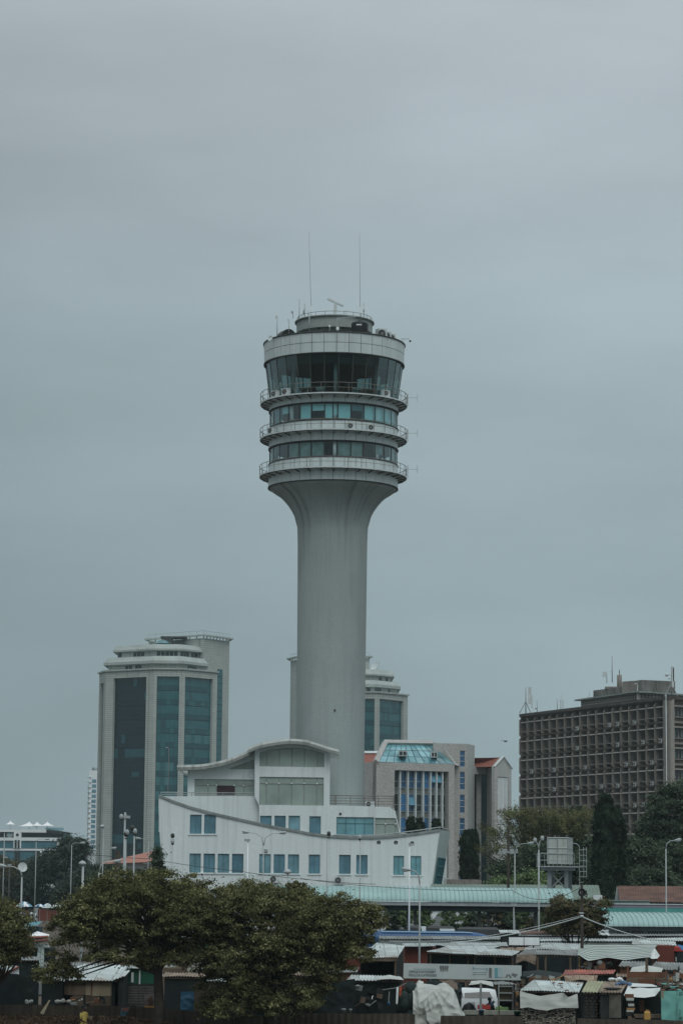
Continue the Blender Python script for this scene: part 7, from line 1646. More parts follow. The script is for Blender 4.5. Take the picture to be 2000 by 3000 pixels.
# --- left front stalls
def leftstalls():
    t = stall('large left stall with white patched zinc roof and pale wooden walls', s2(740, 1068), s2(1300, 1068), s2(1545, 900), s2(1000, 872), 126, 132, 'zincwhite', None, 'darkwall', sag=.10)
    for (x0, y0, x1, y1, mt) in ((745, 1078, 985, 1235, 'wood'), (985, 1085, 1050, 1240, 'woodpale'), (1065, 1085, 1280, 1248, 'woodpale'), (835, 1240, 960, 1365, 'wood'), (985, 1250, 1280, 1360, 'wood'), (965, 1240, 985, 1500, 'net_and_shade'), (1050, 1085, 1064, 1250, 'woodred')):
        bx(t, 'wall_panel', x0, y0, x1, y1, 126.25 + .02 * (x0 % 3), .05, mt, s2)
    bx(t, 'dark_interior', 700, 1070, 1350, 1600, 126.5, .05, 'net_and_shade', s2)
    t = stall('crumpled white sheet roof sloping down at the left of the big stall', s2(450, 1035), s2(745, 1062), s2(1000, 880), s2(640, 965), 125.8, 130, 'zincwhite', 'net_and_shade', 'net_and_shade', sag=.16)
    t = stall('right wing of the big left stall with bright ragged roof', s2(1290, 1068), s2(1440, 1010), s2(1560, 905), s2(1400, 895), 126.3, 131, 'zincwhite', 'darkwall', 'net_and_shade', sag=.10)
    t = stall('small grey corrugated roof with red edge at the left frame edge', s2(-40, 985), s2(60, 990), s2(215, 905), s2(-40, 890), 127, 131, 'zinc', 'net_and_shade', None, sag=.03)
    p = [W3(s2(x, y), 127.2) for x, y in ((85, 1000), (218, 925), (220, 1010))]; b = MB(); b.prism(p, (0, .06, 0)); b.build('gable_panel', M['white'], t)
    b = MB(); b.tube([W3(s2(60, 990), 127.1), W3(s2(218, 912), 127.1)], .06, 4); b.build('edge_board', M['redroof'], t)
    t = thing('black_net_fence', (fx(60, 125), 125, 0), 'tall black netting screen at the far left above the fence', 'netting'); cloth('netting', [(-20, 2852), (50, 2853), (75, 2862), (105, 2866)], [(-20, 2955), (60, 2955), (110, 2958)], 125.2, 125, M['net_and_shade'], t, 50, 20, .06, 17)
    t = thing('green_signed_kiosk', (fx(412, 129), 129, 0), 'kiosk with deep green boards behind the tree trunk', 'kiosk')
    bx(t, 'green_board', 1460, 930, 1840, 1105, 129, .1, mat('deep_green_board', (.01, .075, .045), .6, .2), s2); bx(t, 'white_mark', 1510, 975, 1535, 1090, 128.95, .04, 'palemetal', s2); bx(t, 'white_mark', 1600, 950, 1612, 1110, 128.95, .04, 'palemetal', s2); bx(t, 'roof_edge', 1440, 905, 1760, 930, 128.8, 2.5, 'white', s2); bx(t, 'slatted_wall', 1370, 1130, 1760, 1340, 128.9, .1, mat('grey_slats', (.085, .088, .082), .9, .3, 2, brick=(9, .12, .02, .4)), s2)
    t = thing('poster', at(443, 2935, 126.5), 'orange bordered poster on the kiosk beside the trunk', 'poster'); b = MB(); p, q = at(424, 2912, 126.5), at(460, 2953, 126.5); b.box(p.x, q.x, 126.5, 126.53, q.z, p.z, 0); b.box(p.x, q.x - .07, 126.46, 126.5, q.z + .14, p.z, 1); b.ell((p.x + .3, 126.45, (p.z + q.z) / 2), .14, .02, .2, 8, 2); b.build('sheet', [mat('orange_paper', (.36, .20, .07), .7), mat('poster_print', (.10, .09, .085), .7, .5, 6), M['skin']], t)
    t = thing('poster', at(364, 2965, 124), 'small tilted red white and blue poster on the left fence', 'poster'); b = MB(); b.prism([at(356, 2953, 123.8), at(380, 2951, 123.8), at(366, 2986, 123.8), at(350, 2984, 123.8)], (0, .02, 0)); b.build('sheet', mat('poster_blue', (.10, .20, .26), .7, .5, 7), t)
    b = MB(); b.prism([at(359, 2955, 123.75), at(378, 2953, 123.75), at(375, 2960, 123.75), at(357, 2962, 123.75)], (0, .03, 0)); b.build('red_band', mat('poster_red', (.35, .10, .08), .7, .2), t)
    t = thing('leaning_board', at(130, 2950, 123.6), 'long pale board leaning on the left fence', 'board'); b = MB(); b.prism([at(144, 2930, 123.9), at(148, 2930, 123.9), at(128, 2972, 123.4), at(118, 2968, 123.4)], (0, .05, 0)); b.build('plank', M['woodpale'], t)
    for i, (x, y, w, lab) in enumerate(((88, 2938, .16, 'white crumpled bag hooked on the black netting at left'), (185, 2934, .3, 'white ragged cloth over the fence left of the wooden stall'))):
        p = at(x, y, 124.2); t = thing('white_rag', p, lab, 'cloth'); b = MB(); b.smooth = True
        for k in range(7): b.ell(p + Vector((random.uniform(-w, w), 0, random.uniform(-.08, .08))), random.uniform(.06, .12), .05, random.uniform(.05, .09), 8)
        b.build('fabric', M['tarpgrey'], t)
    t = thing('blue_tarp_stall', (fx(630, 126), 126, 0), 'dark stall with deep blue tarpaulin skirt and brown sheet under the big trees', 'stall')
    cloth('blue_tarpaulin', [(530, 2905), (600, 2905), (735, 2900), (960, 2935)], [(528, 2985), (600, 2988), (720, 2985), (955, 2975)], 126.6, 126.4, M['tarpblue'], t, 70, 24, .08, 23)
    bx(t, 'brown_sheet', 665, 1090, 1300, 1455, 126.2, .04, mat('brown_sacking', (.07, .058, .042), .9, .3, 2), s3)
    stall('long corrugated roof glimpsed under the large right crown', s3(790, 1080), s3(1300, 1085), s3(1240, 1030), s3(880, 1035), 126.6, 130, 'zincwhite', 'net_and_shade', 'net_and_shade', sag=.08)
    t = thing('orange_shop', (fx(500, 158), 158, 0), 'shop with orange-red wall glimpsed through the left tree', 'shop'); bx(t, 'wall', 160, 600, 575, 860, 158, 4, 'orangewall', s3); bx(t, 'roof', 100, 565, 640, 600, 157.8, 4.5, 'zincwhite', s3); bx(t, 'pale_front', 280, 840, 520, 930, 157.6, .3, 'woodpale', s3)
    t = thing('pale_shop', (fx(610, 155), 155, 0), 'pale cream shop front glimpsed between the tree crowns', 'shop'); bx(t, 'wall', 590, 640, 1100, 990, 155, 4, mat('cream_wall', (.36, .37, .30), .8, .25, 1.5), s3); bx(t, 'roof', 580, 540, 1280, 640, 154.7, 5, 'zincwhite', s3); bx(t, 'green_stripe', 600, 660, 1060, 800, 154.9, .05, mat('green_front', (.04, .14, .09), .7, .3), s3)
    t = thing('red_shop', (fx(1000, 156), 156, 0), 'shop with dark red wall and white goods glimpsed right of the crown', 'shop'); bx(t, 'wall', 700, 740, 1010, 960, 156, 4, 'redwall', s4); bx(t, 'roof', 690, 700, 1010, 735, 155.8, 4.5, 'zincwhite', s4); bx(t, 'white_goods', 430, 920, 800, 965, 152, .5, 'zinc', s4); bx(t, 'base', 690, 975, 1010, 1100, 156, 3, 'darkwall', s4)
    t = thing('green_white_kiosk', (fx(480, 150), 150, 0), 'green and white kiosk below the orange shop', 'kiosk'); bx(t, 'wall', 0, 950, 170, 1130, 150, 2, mat('green_front', (.04, .14, .09)), s3); bx(t, 'roof', -60, 870, 440, 915, 149.8, 3, 'zincwhite', s3); bx(t, 'post', 30, 920, 48, 1130, 149.8, .1, 'white', s3); bx(t, 'white_lettering_mark', 115, 1000, 150, 1035, 149.9, .05, 'white', s3)
leftstalls()
def fill(lab, x0, x1, ye, yt, Yf, rm, wm, sk=0, **k): return stall(lab, (x0, ye), (x1, ye + 1), (x1 + sk, yt + 1), (x0 + sk, yt), Yf, Yf + 5, rm, wm, 'net_and_shade', sag=.1, **k)
fill('low dark stall with dull roof behind the trunk, left part', 330, 470, 2868, 2852, 137, 'zincgrey', 'darkwall', 12)
fill('low dark stall with rusty roof behind the trunk, right part', 475, 600, 2862, 2848, 138, 'zincrust', 'net_and_shade', 10)
fill('dark stall with streaked zinc roof glimpsed through the right crown', 605, 760, 2848, 2832, 140, 'zinc', 'wood', -8)
fill('rust-roofed stall behind the middle of the right crown', 762, 930, 2858, 2842, 138, 'zincrust', 'darkwall', 8)
fill('grey-roofed stall behind the right end of the right crown', 930, 1045, 2846, 2832, 141, 'zincgrey', 'woodred', 8)
fill('wide brown-walled shed behind the orange shop', 330, 640, 2810, 2796, 170, 'zincrust', 'wood', 6)
fill('wide dark shed behind the dark red shop', 640, 1110, 2790, 2774, 172, 'zinc', 'darkwall', 6)
fill('narrow grey stall behind the left wooden stall', 120, 335, 2835, 2820, 150, 'zincgrey', 'woodred', 10)
fill('low shed at the left edge behind the tree', -60, 118, 2812, 2800, 150, 'zincgrey', 'net_and_shade', 5)
fill('brown shed under the striped awning end', 1700, 1810, 2850, 2842, 143, 'zincrust', 'woodred', 4)
fill('low rust roof between the billboard and the red roof', 1535, 1640, 2866, 2856, 136, 'zincrust', 'wood', 8)
fill('dark timber stall right of the red roof', 1800, 1835, 2862, 2854, 137, 'zincrust', 'darkwall', 5)
def clutter(lab, x0, x1, y0, y1, Y, n, mts, seed, sz_=.2):
    rnd = random.Random(seed); c = at((x0 + x1) / 2, y1, Y); t = thing('goods_pile', c, lab, 'goods')
    for k in range(n):
        p = at(rnd.uniform(x0, x1), rnd.uniform(y0, y1), Y + rnd.uniform(-.4, .4)); w, h_ = rnd.uniform(.4, 1) * sz_, rnd.uniform(.3, 1) * sz_; r_ = rnd.random(); b = MB(); b.M = Matrix.Translation(p) @ Matrix.Rotation(rnd.uniform(-.4, .4), 4, 'Y')
        if r_ < .55: b.box(-w, w, -.08, .08, -h_, h_, k % len(mts))
        elif r_ < .8: b.ell((0, 0, 0), w, .12, h_ * .8, 9, k % len(mts))
        else: b.tube([(-w * 2.5, 0, -h_), (w * 2.5, 0, h_)], .025, 4, k % len(mts))
        b.build('box' if r_ < .55 else ('bundle' if r_ < .8 else 'stick'), mts, t)
MX = [M['woodred'], M['darkwall'], M['wood'], M['coping'], M['net_and_shade'], MATS['ochre_cloth'], M['tarpgrey']]
def tarp(lab, top, bot, Yt, Yb, mt, seed, amp=.12):
    c = at(top[0][0], top[0][1], Yt); t = thing('tarpaulin', c, lab, 'tarpaulin'); cloth('sheet', top, bot, Yt, Yb, M[mt], t, 44, 18, amp, seed, (2.2, 2.6))
tarp('brown sagging sheet below the broken patchwork roof', [(1512, 2798), (1540, 2797), (1570, 2799)], [(1510, 2822), (1535, 2815), (1568, 2826)], 147, 146.6, 'wood', 41)
tarp('dark tarpaulin slung right of the billboard end', [(1530, 2846), (1580, 2842), (1645, 2850)], [(1528, 2868), (1570, 2860), (1640, 2872)], 136.5, 134, 'net_and_shade', 42)
tarp('grey crumpled sheet on the roof behind the timber bed frames', [(1850, 2834), (1890, 2828), (1940, 2836)], [(1842, 2850), (1890, 2846), (1935, 2852)], 140, 138, 'tarpgrey', 43)
tarp('rust brown sheet hanging under the small red roof', [(1650, 2858), (1700, 2856), (1750, 2858)], [(1655, 2876), (1700, 2870), (1745, 2878)], 137.8, 137.4, 'zincrust', 44)
tarp('white torn sheet on the roof edge between billboard and minibus', [(1380, 2874), (1410, 2872), (1440, 2876)], [(1372, 2886), (1410, 2882), (1445, 2890)], 131, 129.5, 'tarpgrey', 45, .06)
tarp('dark green tarpaulin patch on the pale zinc roof above the billboard', [(1350, 2776), (1385, 2775), (1405, 2777)], [(1338, 2786), (1370, 2788), (1398, 2789)], 156.8, 152.4, 'coping', 46, .05)
tarp('brown cloth screen at the left of the black netting stall', [(905, 2884), (925, 2880), (940, 2884)], [(905, 2950), (925, 2956), (942, 2950)], 125.9, 125.7, 'wood', 47, .08)
tarp('pale torn sheet over the black netting stall roof edge', [(1110, 2862), (1140, 2856), (1175, 2864)], [(1105, 2870), (1140, 2868), (1182, 2871)], 128.5, 126.8, 'tarpgrey', 48, .06)
clutter('mixed goods and cloths under the striped awning', 1712, 1800, 2820, 2845, 145, 24, MX, 1)
clutter('jumble of boards and bags right of the timber bed frames', 1950, 2005, 2845, 2885, 138, 30, MX, 2)
clutter('rags and poles on the low roof below the grey plank wall', 1530, 1640, 2864, 2880, 134, 34, MX, 3, .16)
clutter('goods hanging in the open stall over the billboard', 1330, 1500, 2803, 2818, 152, 26, [M['net_and_shade'], M['wood'], M['greymetal'], M['redwall'], M['darkwall']], 4, .16)
clutter('bags and rags on the wooden stall ledge at left', 190, 330, 2925, 2945, 125.6, 16, MX, 5, .13)
clutter('dim goods inside the black netting stall', 960, 1150, 2885, 2950, 126.8, 26, [M['net_and_shade'], M['darkwall'], M['wood'], M['coping'], M['tarpblue']], 6, .16)
clutter('scraps on the fence ledge between the trees', 640, 880, 2950, 2968, 124.1, 22, [M['wood'], M['coping'], M['net_and_shade'], M['tarpgrey']], 7, .14)
clutter('red and dark goods beside the wooden shelf', 1512, 1530, 2885, 2950, 129, 16, MX, 8, .14)
# --- fences of rusty sheet
def fence(lab, x0, x1, yt0, yt1, Y):
    a, c = at(x0, yt0, Y), at(x1, yt1, Y); t = thing('sheet_fence', ((a.x + c.x) / 2, Y, 0), lab, 'fence'); m = MB(); L_ = c.x - a.x; n = int(L_ / .075); vs = []
    for i in range(n + 1):
        x = a.x + L_ * i / n; y = Y + (.0, .03, .0, -.03)[i % 4]; zt_ = a.z + (c.z - a.z) * i / n + noise.noise(Vector((math.floor(x / .8) * 2.3, 1, 1))) * .06
        vs += [(x, y, 0), (x, y, zt_)]
    m.add(vs, [(2 * i, 2 * i + 2, 2 * i + 3, 2 * i + 1) for i in range(n)]); m.build('sheeting', M['rustfence'], t)
    b = MB(); b.box(a.x, c.x, Y + .05, Y + .1, min(a.z, c.z) - .25, min(a.z, c.z) - .17); b.build('rail', M['wood'], t)
fence('rusty sheet metal fence at the far left below the black netting', -30, 400, 2942, 2948, 124.3)
fence('dark sheet metal fence behind the tree trunk', 400, 800, 2950, 2976, 124.4)
fence('rusty sheet metal fence in front of the black netting stall', 790, 1215, 2968, 2970, 124.3)
fence('rusty sheet metal fence below the plank counter and minibus', 1290, 1530, 2975, 2978, 124.4)
fence('rusty sheet metal fence at the right below the lattice door', 1690, 2040, 2983, 2990, 124.2)
# fallen leaf bank at the bottom left
vs = []; nu, nv = 120, 10; xa, xb_ = fx(-60, 120), fx(780, 120)
for j in range(nv + 1):
    for i in range(nu + 1):
        x = xa + (xb_ - xa) * i / nu; f = j / nv; y = 116 + 8 * f; h_ = (1.02 + noise.noise(Vector((x * .7, 0, 2))) * .15) * (1 - max(0, (i / nu - .5) * 1.7)); vs.append((x, y, max(-.02, h_ * (1 - (1 - f) ** 1.6) + noise.noise(Vector((x * 2, y * 2, 0))) * .05)))
k = nu + 1; b = MB(); b.smooth = True; b.add(vs, [(j * k + i, j * k + i + 1, (j + 1) * k + i + 1, (j + 1) * k + i) for j in range(nv) for i in range(nu)]); tag(b.build('earth_bank', M['ground']), kind='structure')

# ================================================================== FOLIAGE
RNG = np.random.default_rng(5)
def leaf_mesh(name, C_, Nn, size, mt, parent, aspect=.6, T=None):
    n = len(C_); C_ = np.asarray(C_, float); Nn = np.asarray(Nn, float); Nn /= np.linalg.norm(Nn, axis=1, keepdims=True) + 1e-9
    if T is None: T = RNG.normal(size=(n, 3))
    T = T - Nn * np.sum(T * Nn, axis=1, keepdims=True); T /= np.linalg.norm(T, axis=1, keepdims=True) + 1e-9; B_ = np.cross(Nn, T)
    s_ = (size * RNG.uniform(.6, 1.35, n))[:, None]; og = np.array(org(parent)); P_ = C_ - og
    V = np.stack([P_ - T * s_, P_ - B_ * s_ * aspect * .8, P_ + T * s_, P_ + B_ * s_ * aspect * .8], 1).reshape(-1, 3)
    me = bpy.data.meshes.new(name); me.vertices.add(4 * n); me.vertices.foreach_set('co', V.astype(np.float32).ravel()); me.loops.add(4 * n); me.loops.foreach_set('vertex_index', np.arange(4 * n, dtype=np.int32)); me.polygons.add(n); me.polygons.foreach_set('loop_start', np.arange(0, 4 * n, 4, dtype=np.int32)); me.polygons.foreach_set('loop_total', np.full(n, 4, dtype=np.int32)); me.update(calc_edges=True); me.validate()
    me.materials.append(mt); o = bpy.data.objects.new(name, me); COL.objects.link(o)
    if parent: o.parent = parent; ORG[o.name] = org(parent)
    return o
def clumps(ells, nper, rc, shell=.45, bottom=-.75):
    """clump centres spread through a set of ellipsoids, denser towards the outside"""
    out = []
    for (c, r, w) in ells:
        n = int(nper * w)
        d = RNG.normal(size=(n * 2, 3)); d /= np.linalg.norm(d, axis=1, keepdims=True); d = d[d[:, 2] > bottom][:n]
        rad = shell + (1 - shell) * RNG.uniform(0, 1, (len(d), 1)) ** .7; rad = np.where(RNG.uniform(0, 1, rad.shape) < .13, rad * 1.14, rad); out.append(np.array(c) + d * rad * np.array(r))
    return np.concatenate(out)
def leaves_from(cl, per, rc, flat=.65, up=.6):
    n = len(cl); rr = rc * RNG.uniform(.4, 1.5, n); idx = np.repeat(np.arange(n), per); d = RNG.normal(size=(n * per, 3)); d /= np.linalg.norm(d, axis=1, keepdims=True)
    d[:, 2] = np.where(d[:, 2] < 0, d[:, 2] * .5, d[:, 2]); rad = .25 + np.abs(RNG.normal(0, .55, (n * per, 1))); P_ = cl[idx] + d * rad * rr[idx][:, None] * np.array([1, 1, flat]); Nn = d + np.array([0, 0, up]) + RNG.normal(size=d.shape) * .5
    return P_, Nn
def tree(lab, base, ells, nclump, per, rc, leaf, mt, fork=.45, limbs=18, tr=.16, name='tree', trunk_top=None, group=None, twigs=True, cat='tree', flat=.65, drop=None, shell=.45, aspect=.6):
    base = Vector(base); t = thing(name, base, lab, cat, group)
    cl = clumps(ells, nclump, rc, shell); P_, Nn = leaves_from(cl, per, rc, flat)
    leaf_mesh('crown', P_, Nn, leaf, M[mt], t, aspect)
    top = trunk_top or Vector((ells[0][0][0], ells[0][0][1], base.z + (ells[0][0][2] - base.z) * fork)); top = Vector(top)
    b = MB(); mid = base.lerp(top, .5) + Vector((random.uniform(-.15, .15), 0, 0)); b.tube([base, mid, top], tr * 1.15, 8, r2=tr * .75)
    ids = RNG.choice(len(cl), min(limbs, len(cl)), replace=False)
    for q in ids:
        e = Vector(cl[q]); m1 = top.lerp(e, .45) + Vector((random.uniform(-.3, .3), random.uniform(-.3, .3), (e - top).length * .12)); b.tube([top.lerp(base, random.uniform(0, .12)), m1, e], tr * .42, 5, r2=tr * .08)
        if twigs:
            for _ in range(2):
                e2 = m1.lerp(e, .4) + Vector((random.uniform(-1, 1), random.uniform(-1, 1), random.uniform(-.2, .7))) * (e - top).length * .25; b.tube([m1, e2], tr * .16, 4, r2=tr * .05)
    b.build('trunk', M['bark'], t); return t
def E(px, py, Y, rpx, rpy, ry, w=1.):
    c = at(px, py, Y); s_ = Y / FPX; return ((c.x, c.y, c.z), (rpx * s_, ry, rpy * s_), w)
# big foreground trees
B1 = (fx(470, 119), 119, 0)
tree('broad olive-green tree with dark trunk in the foreground, left of the pair', B1,
     [E(395, 2690, 119, 235, 95, 3.0, 1.5), E(430, 2625, 119, 180, 78, 2.6, 1.25), E(250, 2730, 118.5, 115, 70, 2.2, .6), E(560, 2680, 119.5, 120, 90, 2.5, .7), E(330, 2800, 118, 170, 42, 1.9, .28), E(180, 2850, 118.5, 75, 40, 1.2, .2), E(560, 2800, 119, 90, 55, 1.8, .3), E(300, 2650, 118.5, 110, 60, 2, .5)],
     150, 180, .40, .060, 'leaf_main', limbs=70, tr=.24, trunk_top=at(462, 2825, 119), shell=.35)
B2 = (fx(800, 120.5), 120.5, 0)
tree('broad olive-green tree in the foreground, right of the pair, crown reaching the white stall roof', B2,
     [E(800, 2720, 120.5, 220, 110, 3.0, 1.5), E(960, 2700, 120, 165, 85, 2.6, 1.0), E(720, 2640, 121, 110, 60, 2.3, .6), E(840, 2650, 121, 120, 50, 2.2, .5), E(680, 2800, 120, 150, 75, 2.2, .7), E(860, 2850, 120, 150, 80, 2.2, .65), E(1035, 2800, 120, 80, 55, 1.8, .3), E(720, 2930, 119.5, 110, 55, 1.6, .3), E(790, 2950, 119.5, 90, 45, 1.6, .2), E(1060, 2690, 120.3, 62, 62, 1.6, .25), E(640, 2700, 120.2, 110, 90, 2, .6), E(880, 2780, 120.1, 150, 90, 2.2, .8), E(700, 2870, 119.8, 130, 60, 1.8, .5), E(980, 2760, 120.2, 100, 60, 1.8, .4), E(860, 2930, 119.6, 110, 45, 1.5, .3), E(640, 2950, 119.4, 70, 35, 1.2, .15)],
     150, 180, .40, .060, 'leaf_main', limbs=74, tr=.26, trunk_top=at(800, 2860, 120.5), shell=.35)
tree('tree cut by the left edge of the frame, over the black netting', (fx(5, 121), 121, 0), [E(-10, 2720, 121, 85, 88, 2.2, 1), E(45, 2770, 121, 42, 55, 1.5, .3), E(-5, 2800, 121, 60, 40, 1.5, .3)], 190, 170, .42, .058, 'leaf_main', limbs=16, tr=.18)
# sprigs sticking up above the right crown
tree('slim leaning sprig of leaves rising above the right foreground crown', (fx(870, 122.5), 122.5, 0), [E(862, 2598, 122.5, 16, 14, .5, .3), E(886, 2603, 122.5, 12, 18, .5, .3), E(878, 2625, 122.5, 16, 20, .5, .3)], 50, 60, .2, .07, 'leaf_main', limbs=6, tr=.05, name='sapling', cat='sapling')
# shrub tree by the power pole
tree('brownish big-leaved tree around the power pole', (fx(1690, 166), 166, 0), [E(1680, 2700, 166, 75, 52, 1.8, 1), E(1640, 2665, 166, 38, 38, 1.3, .4), E(1725, 2690, 166, 48, 50, 1.4, .5), E(1628, 2712, 166, 30, 40, 1.2, .3), E(1770, 2650, 166, 16, 10, .6, .08)], 190, 90, .33, .085, 'leaf_brown', limbs=18, tr=.12)
# bushes behind the canopy
bn = 0
for (x, y, rx, ry, mt, lab) in ((1150, 2692, 26, 30, 'leaf_dark', 'dark'), (1190, 2690, 24, 28, 'leaf_bush', 'loose'), (1240, 2694, 26, 34, 'leaf_bush', 'dark-stemmed'), (1330, 2690, 48, 38, 'leaf_bush', 'largest bright green'), (1395, 2700, 30, 28, 'leaf_dark', 'round dark'), (1450, 2695, 36, 38, 'leaf_brown', 'brownish'), (1490, 2698, 28, 32, 'leaf_dark', 'deep green'), (1525, 2695, 24, 36, 'leaf_bush', 'upright'), (1560, 2708, 24, 20, 'leaf_brown', 'low brown'), (1590, 2700, 26, 32, 'leaf_bush', 'last')):
    bn += 1; nm_ = ('first', 'second', 'third', 'fourth', 'fifth', 'sixth', 'seventh', 'eighth', 'ninth', 'tenth')[bn - 1]
    tree('%s bush before the balustrade wall, %s from the left' % (lab, nm_), (fx(x, 228), 228, 0), [E(x, y, 228, rx, ry, 1.0, 1), E(x, 2740, 228, rx * .9, 30, 1, .5)], 70, 60, .30, .11, mt, limbs=8, tr=.07, name='bush', cat='bush', group='bushes along the balustrade wall')
# conical drooping trees
def ashoka(lab, px, ytop, ybot, rpx, Y, n=260, per=60, lobes=1, group='columnar trees'):
    t = thing('columnar_tree', (fx(px, Y), Y, 0), lab, 'tree', group); s_ = Y / FPX; P_ = []; Nn = []; T = []
    zt_, zb_ = at(px, ytop, Y).z, max(.2, at(px, ybot, Y).z); X0 = at(px, (ytop + ybot) / 2, Y).x; H_ = zt_ - zb_
    f = RNG.uniform(0, 1, n) ** .85; a_ = RNG.uniform(0, 2 * PI, n); prof_r = rpx * s_ * np.minimum(1, (1 - f) * 5.5 + .12) ** .6 * (1 + .14 * np.sin(f * 19 + px)); rad = prof_r * RNG.uniform(.55, 1.05, n)
    cx, cy, cz = X0 + np.cos(a_) * rad, Y + np.sin(a_) * rad, zb_ + f * H_; idx = np.repeat(np.arange(n), per); m_ = n * per
    L_ = np.minimum(H_ * .10, 1.5); dz = -RNG.uniform(0, 1, m_) * L_; w = .16 * (s_ / .035) ** .4 + .0
    P_ = np.stack([cx[idx] + RNG.normal(size=m_) * w, cy[idx] + RNG.normal(size=m_) * w, cz[idx] + dz], 1); Nn = np.stack([np.cos(a_[idx]), np.sin(a_[idx]), np.full(m_, .25)], 1) + RNG.normal(size=(m_, 3)) * .45
    T = np.tile([0, 0, -1.], (m_, 1)) + RNG.normal(size=(m_, 3)) * .35; leaf_mesh('crown', P_, Nn, .19 * (Y / 230) ** .5, M['leaf_column'], t, .35, T)
    b = MB(); b.tube([(X0, Y, 0), (X0, Y, zt_ - H_ * .06)], .16, 6, r2=.04); b.build('trunk', M['bark'], t)
ashoka('tall dark columnar tree before the stone building, left stem of two', 1368, 2434, 2582, 16, 300, 240)
ashoka('tall dark columnar tree before the stone building, right stem of two', 1383, 2430, 2585, 15, 301, 240)
ashoka('small dark columnar tree behind the bow deck, leftmost', 1203, 2392, 2600, 13, 300, 150, 40)
ashoka('small dark columnar tree behind the bow deck, second', 1227, 2394, 2600, 15, 299, 160, 40)
ashoka('small dark columnar tree behind the bow deck, third', 1276, 2398, 2600, 16, 300, 160, 40)
ashoka('tallest dark columnar tree before the brown block', 1772, 2324, 2640, 30, 246, 620, 60)
ashoka('shorter dark columnar tree leaning on the tallest one', 1803, 2362, 2640, 22, 247, 460, 60)
ashoka('narrow dark tree tip before the brown block, left one', 1677, 2358, 2640, 12, 300, 120, 40)
ashoka('narrow dark tree tip before the brown block, right one', 1696, 2357, 2640, 12, 301, 120, 40)
# feathery yellow-green tree
def feathery(lab, pads, base, Y):
    t = thing('feathery_tree', base, lab, 'tree'); P_ = []; Nn = []; T = []; cs = []
    for (px, py, rx, rz, n) in pads:
        c = at(px, py, Y + random.uniform(-2.5, 2.5)); s_ = Y / FPX
        for _ in range(n):
            a_ = RNG.uniform(0, 2 * PI); r_ = RNG.uniform(0, 1) ** .6; p = np.array([c.x + math.cos(a_) * rx * s_ * r_, c.y + math.sin(a_) * 2.0 * r_, c.z + RNG.normal() * rz * s_ * .5]); cs.append(p)
            m_ = 55; out_ = np.array([math.cos(a_) * .9, math.sin(a_) * .6, .75]); L_ = RNG.uniform(.5, 1.1); f = RNG.uniform(0, 1, m_)[:, None]
            P_.append(p + out_ * f * L_ + RNG.normal(size=(m_, 3)) * .16); Nn.append(np.array([0, -.3, 1.]) + RNG.normal(size=(m_, 3)) * .7); T.append(np.tile(out_, (m_, 1)) + RNG.normal(size=(m_, 3)) * .3)
    leaf_mesh('crown', np.concatenate(P_), np.concatenate(Nn), .11, M['leaf_yellow'], t, .4, np.concatenate(T))
    b = MB(); base = Vector(base); top = base + Vector((0, 0, 5)); b.tube([base, top], .28, 7, r2=.2)
    for q in range(0, len(cs), 9): e = Vector(cs[q]); b.tube([top, top.lerp(e, .5) + Vector((0, 0, .6)), e], .09, 4, r2=.02)
    b.build('trunk', M['bark'], t)
feathery('wide feathery yellow-green tree between the stone building and brown block', [(1560, 2400, 90, 20, 75), (1640, 2400, 90, 22, 80), (1700, 2420, 60, 20, 45), (1510, 2392, 45, 10, 22), (1590, 2430, 110, 22, 80), (1470, 2445, 48, 14, 30), (1520, 2470, 80, 16, 48), (1640, 2460, 100, 22, 60), (1450, 2495, 55, 10, 24), (1560, 2510, 90, 20, 45), (1480, 2530, 50, 16, 20)], (fx(1600, 262), 262, 0), 262)
# darker mass trees behind the sheds
def far_tree(lab, ells, base, mt='leaf_dark', n=160, per=80, rc=.75, leaf=.14, **k): return tree(lab, base, ells, n, per, rc, leaf, mt, limbs=12, tr=.3, **k)
far_tree('dark tree filling the space behind the water tank', [E(1600, 2530, 255, 100, 60, 3, 1.3), E(1500, 2560, 255, 70, 40, 2.5, .7), E(1700, 2560, 255, 60, 60, 2.5, .8)], (fx(1610, 255), 255, 0))
far_tree('dense dark tree between the tank and the rusty shed', [E(1760, 2590, 250, 55, 70, 3, 1), E(1730, 2520, 256, 40, 60, 2, .6)], (fx(1755, 250), 250, 0))
far_tree('rounded green tree in front of the brown block, right of the columnar pair', [E(1865, 2530, 262, 85, 75, 3, 1.5), E(1900, 2600, 255, 90, 60, 3, 1.0), E(1800, 2600, 254, 40, 50, 2, .5)], (fx(1865, 258), 258, 0), leaf=.15)
far_tree('very large dark tree at the right edge covering the brown block', [E(1985, 2400, 275, 90, 100, 4, 1.8), E(1940, 2450, 276, 75, 60, 3, .9), E(1975, 2540, 270, 90, 80, 3.5, 1.3), E(1910, 2420, 277, 35, 25, 2, .3)], (fx(1985, 275), 275, 0), leaf=.15, n=190)
far_tree('small tree tops over the green shed left of the tank', [E(1560, 2590, 245, 40, 30, 2, .7), E(1480, 2600, 246, 45, 24, 2, .5)], (fx(1550, 246), 246, 0), 'leaf_bush')
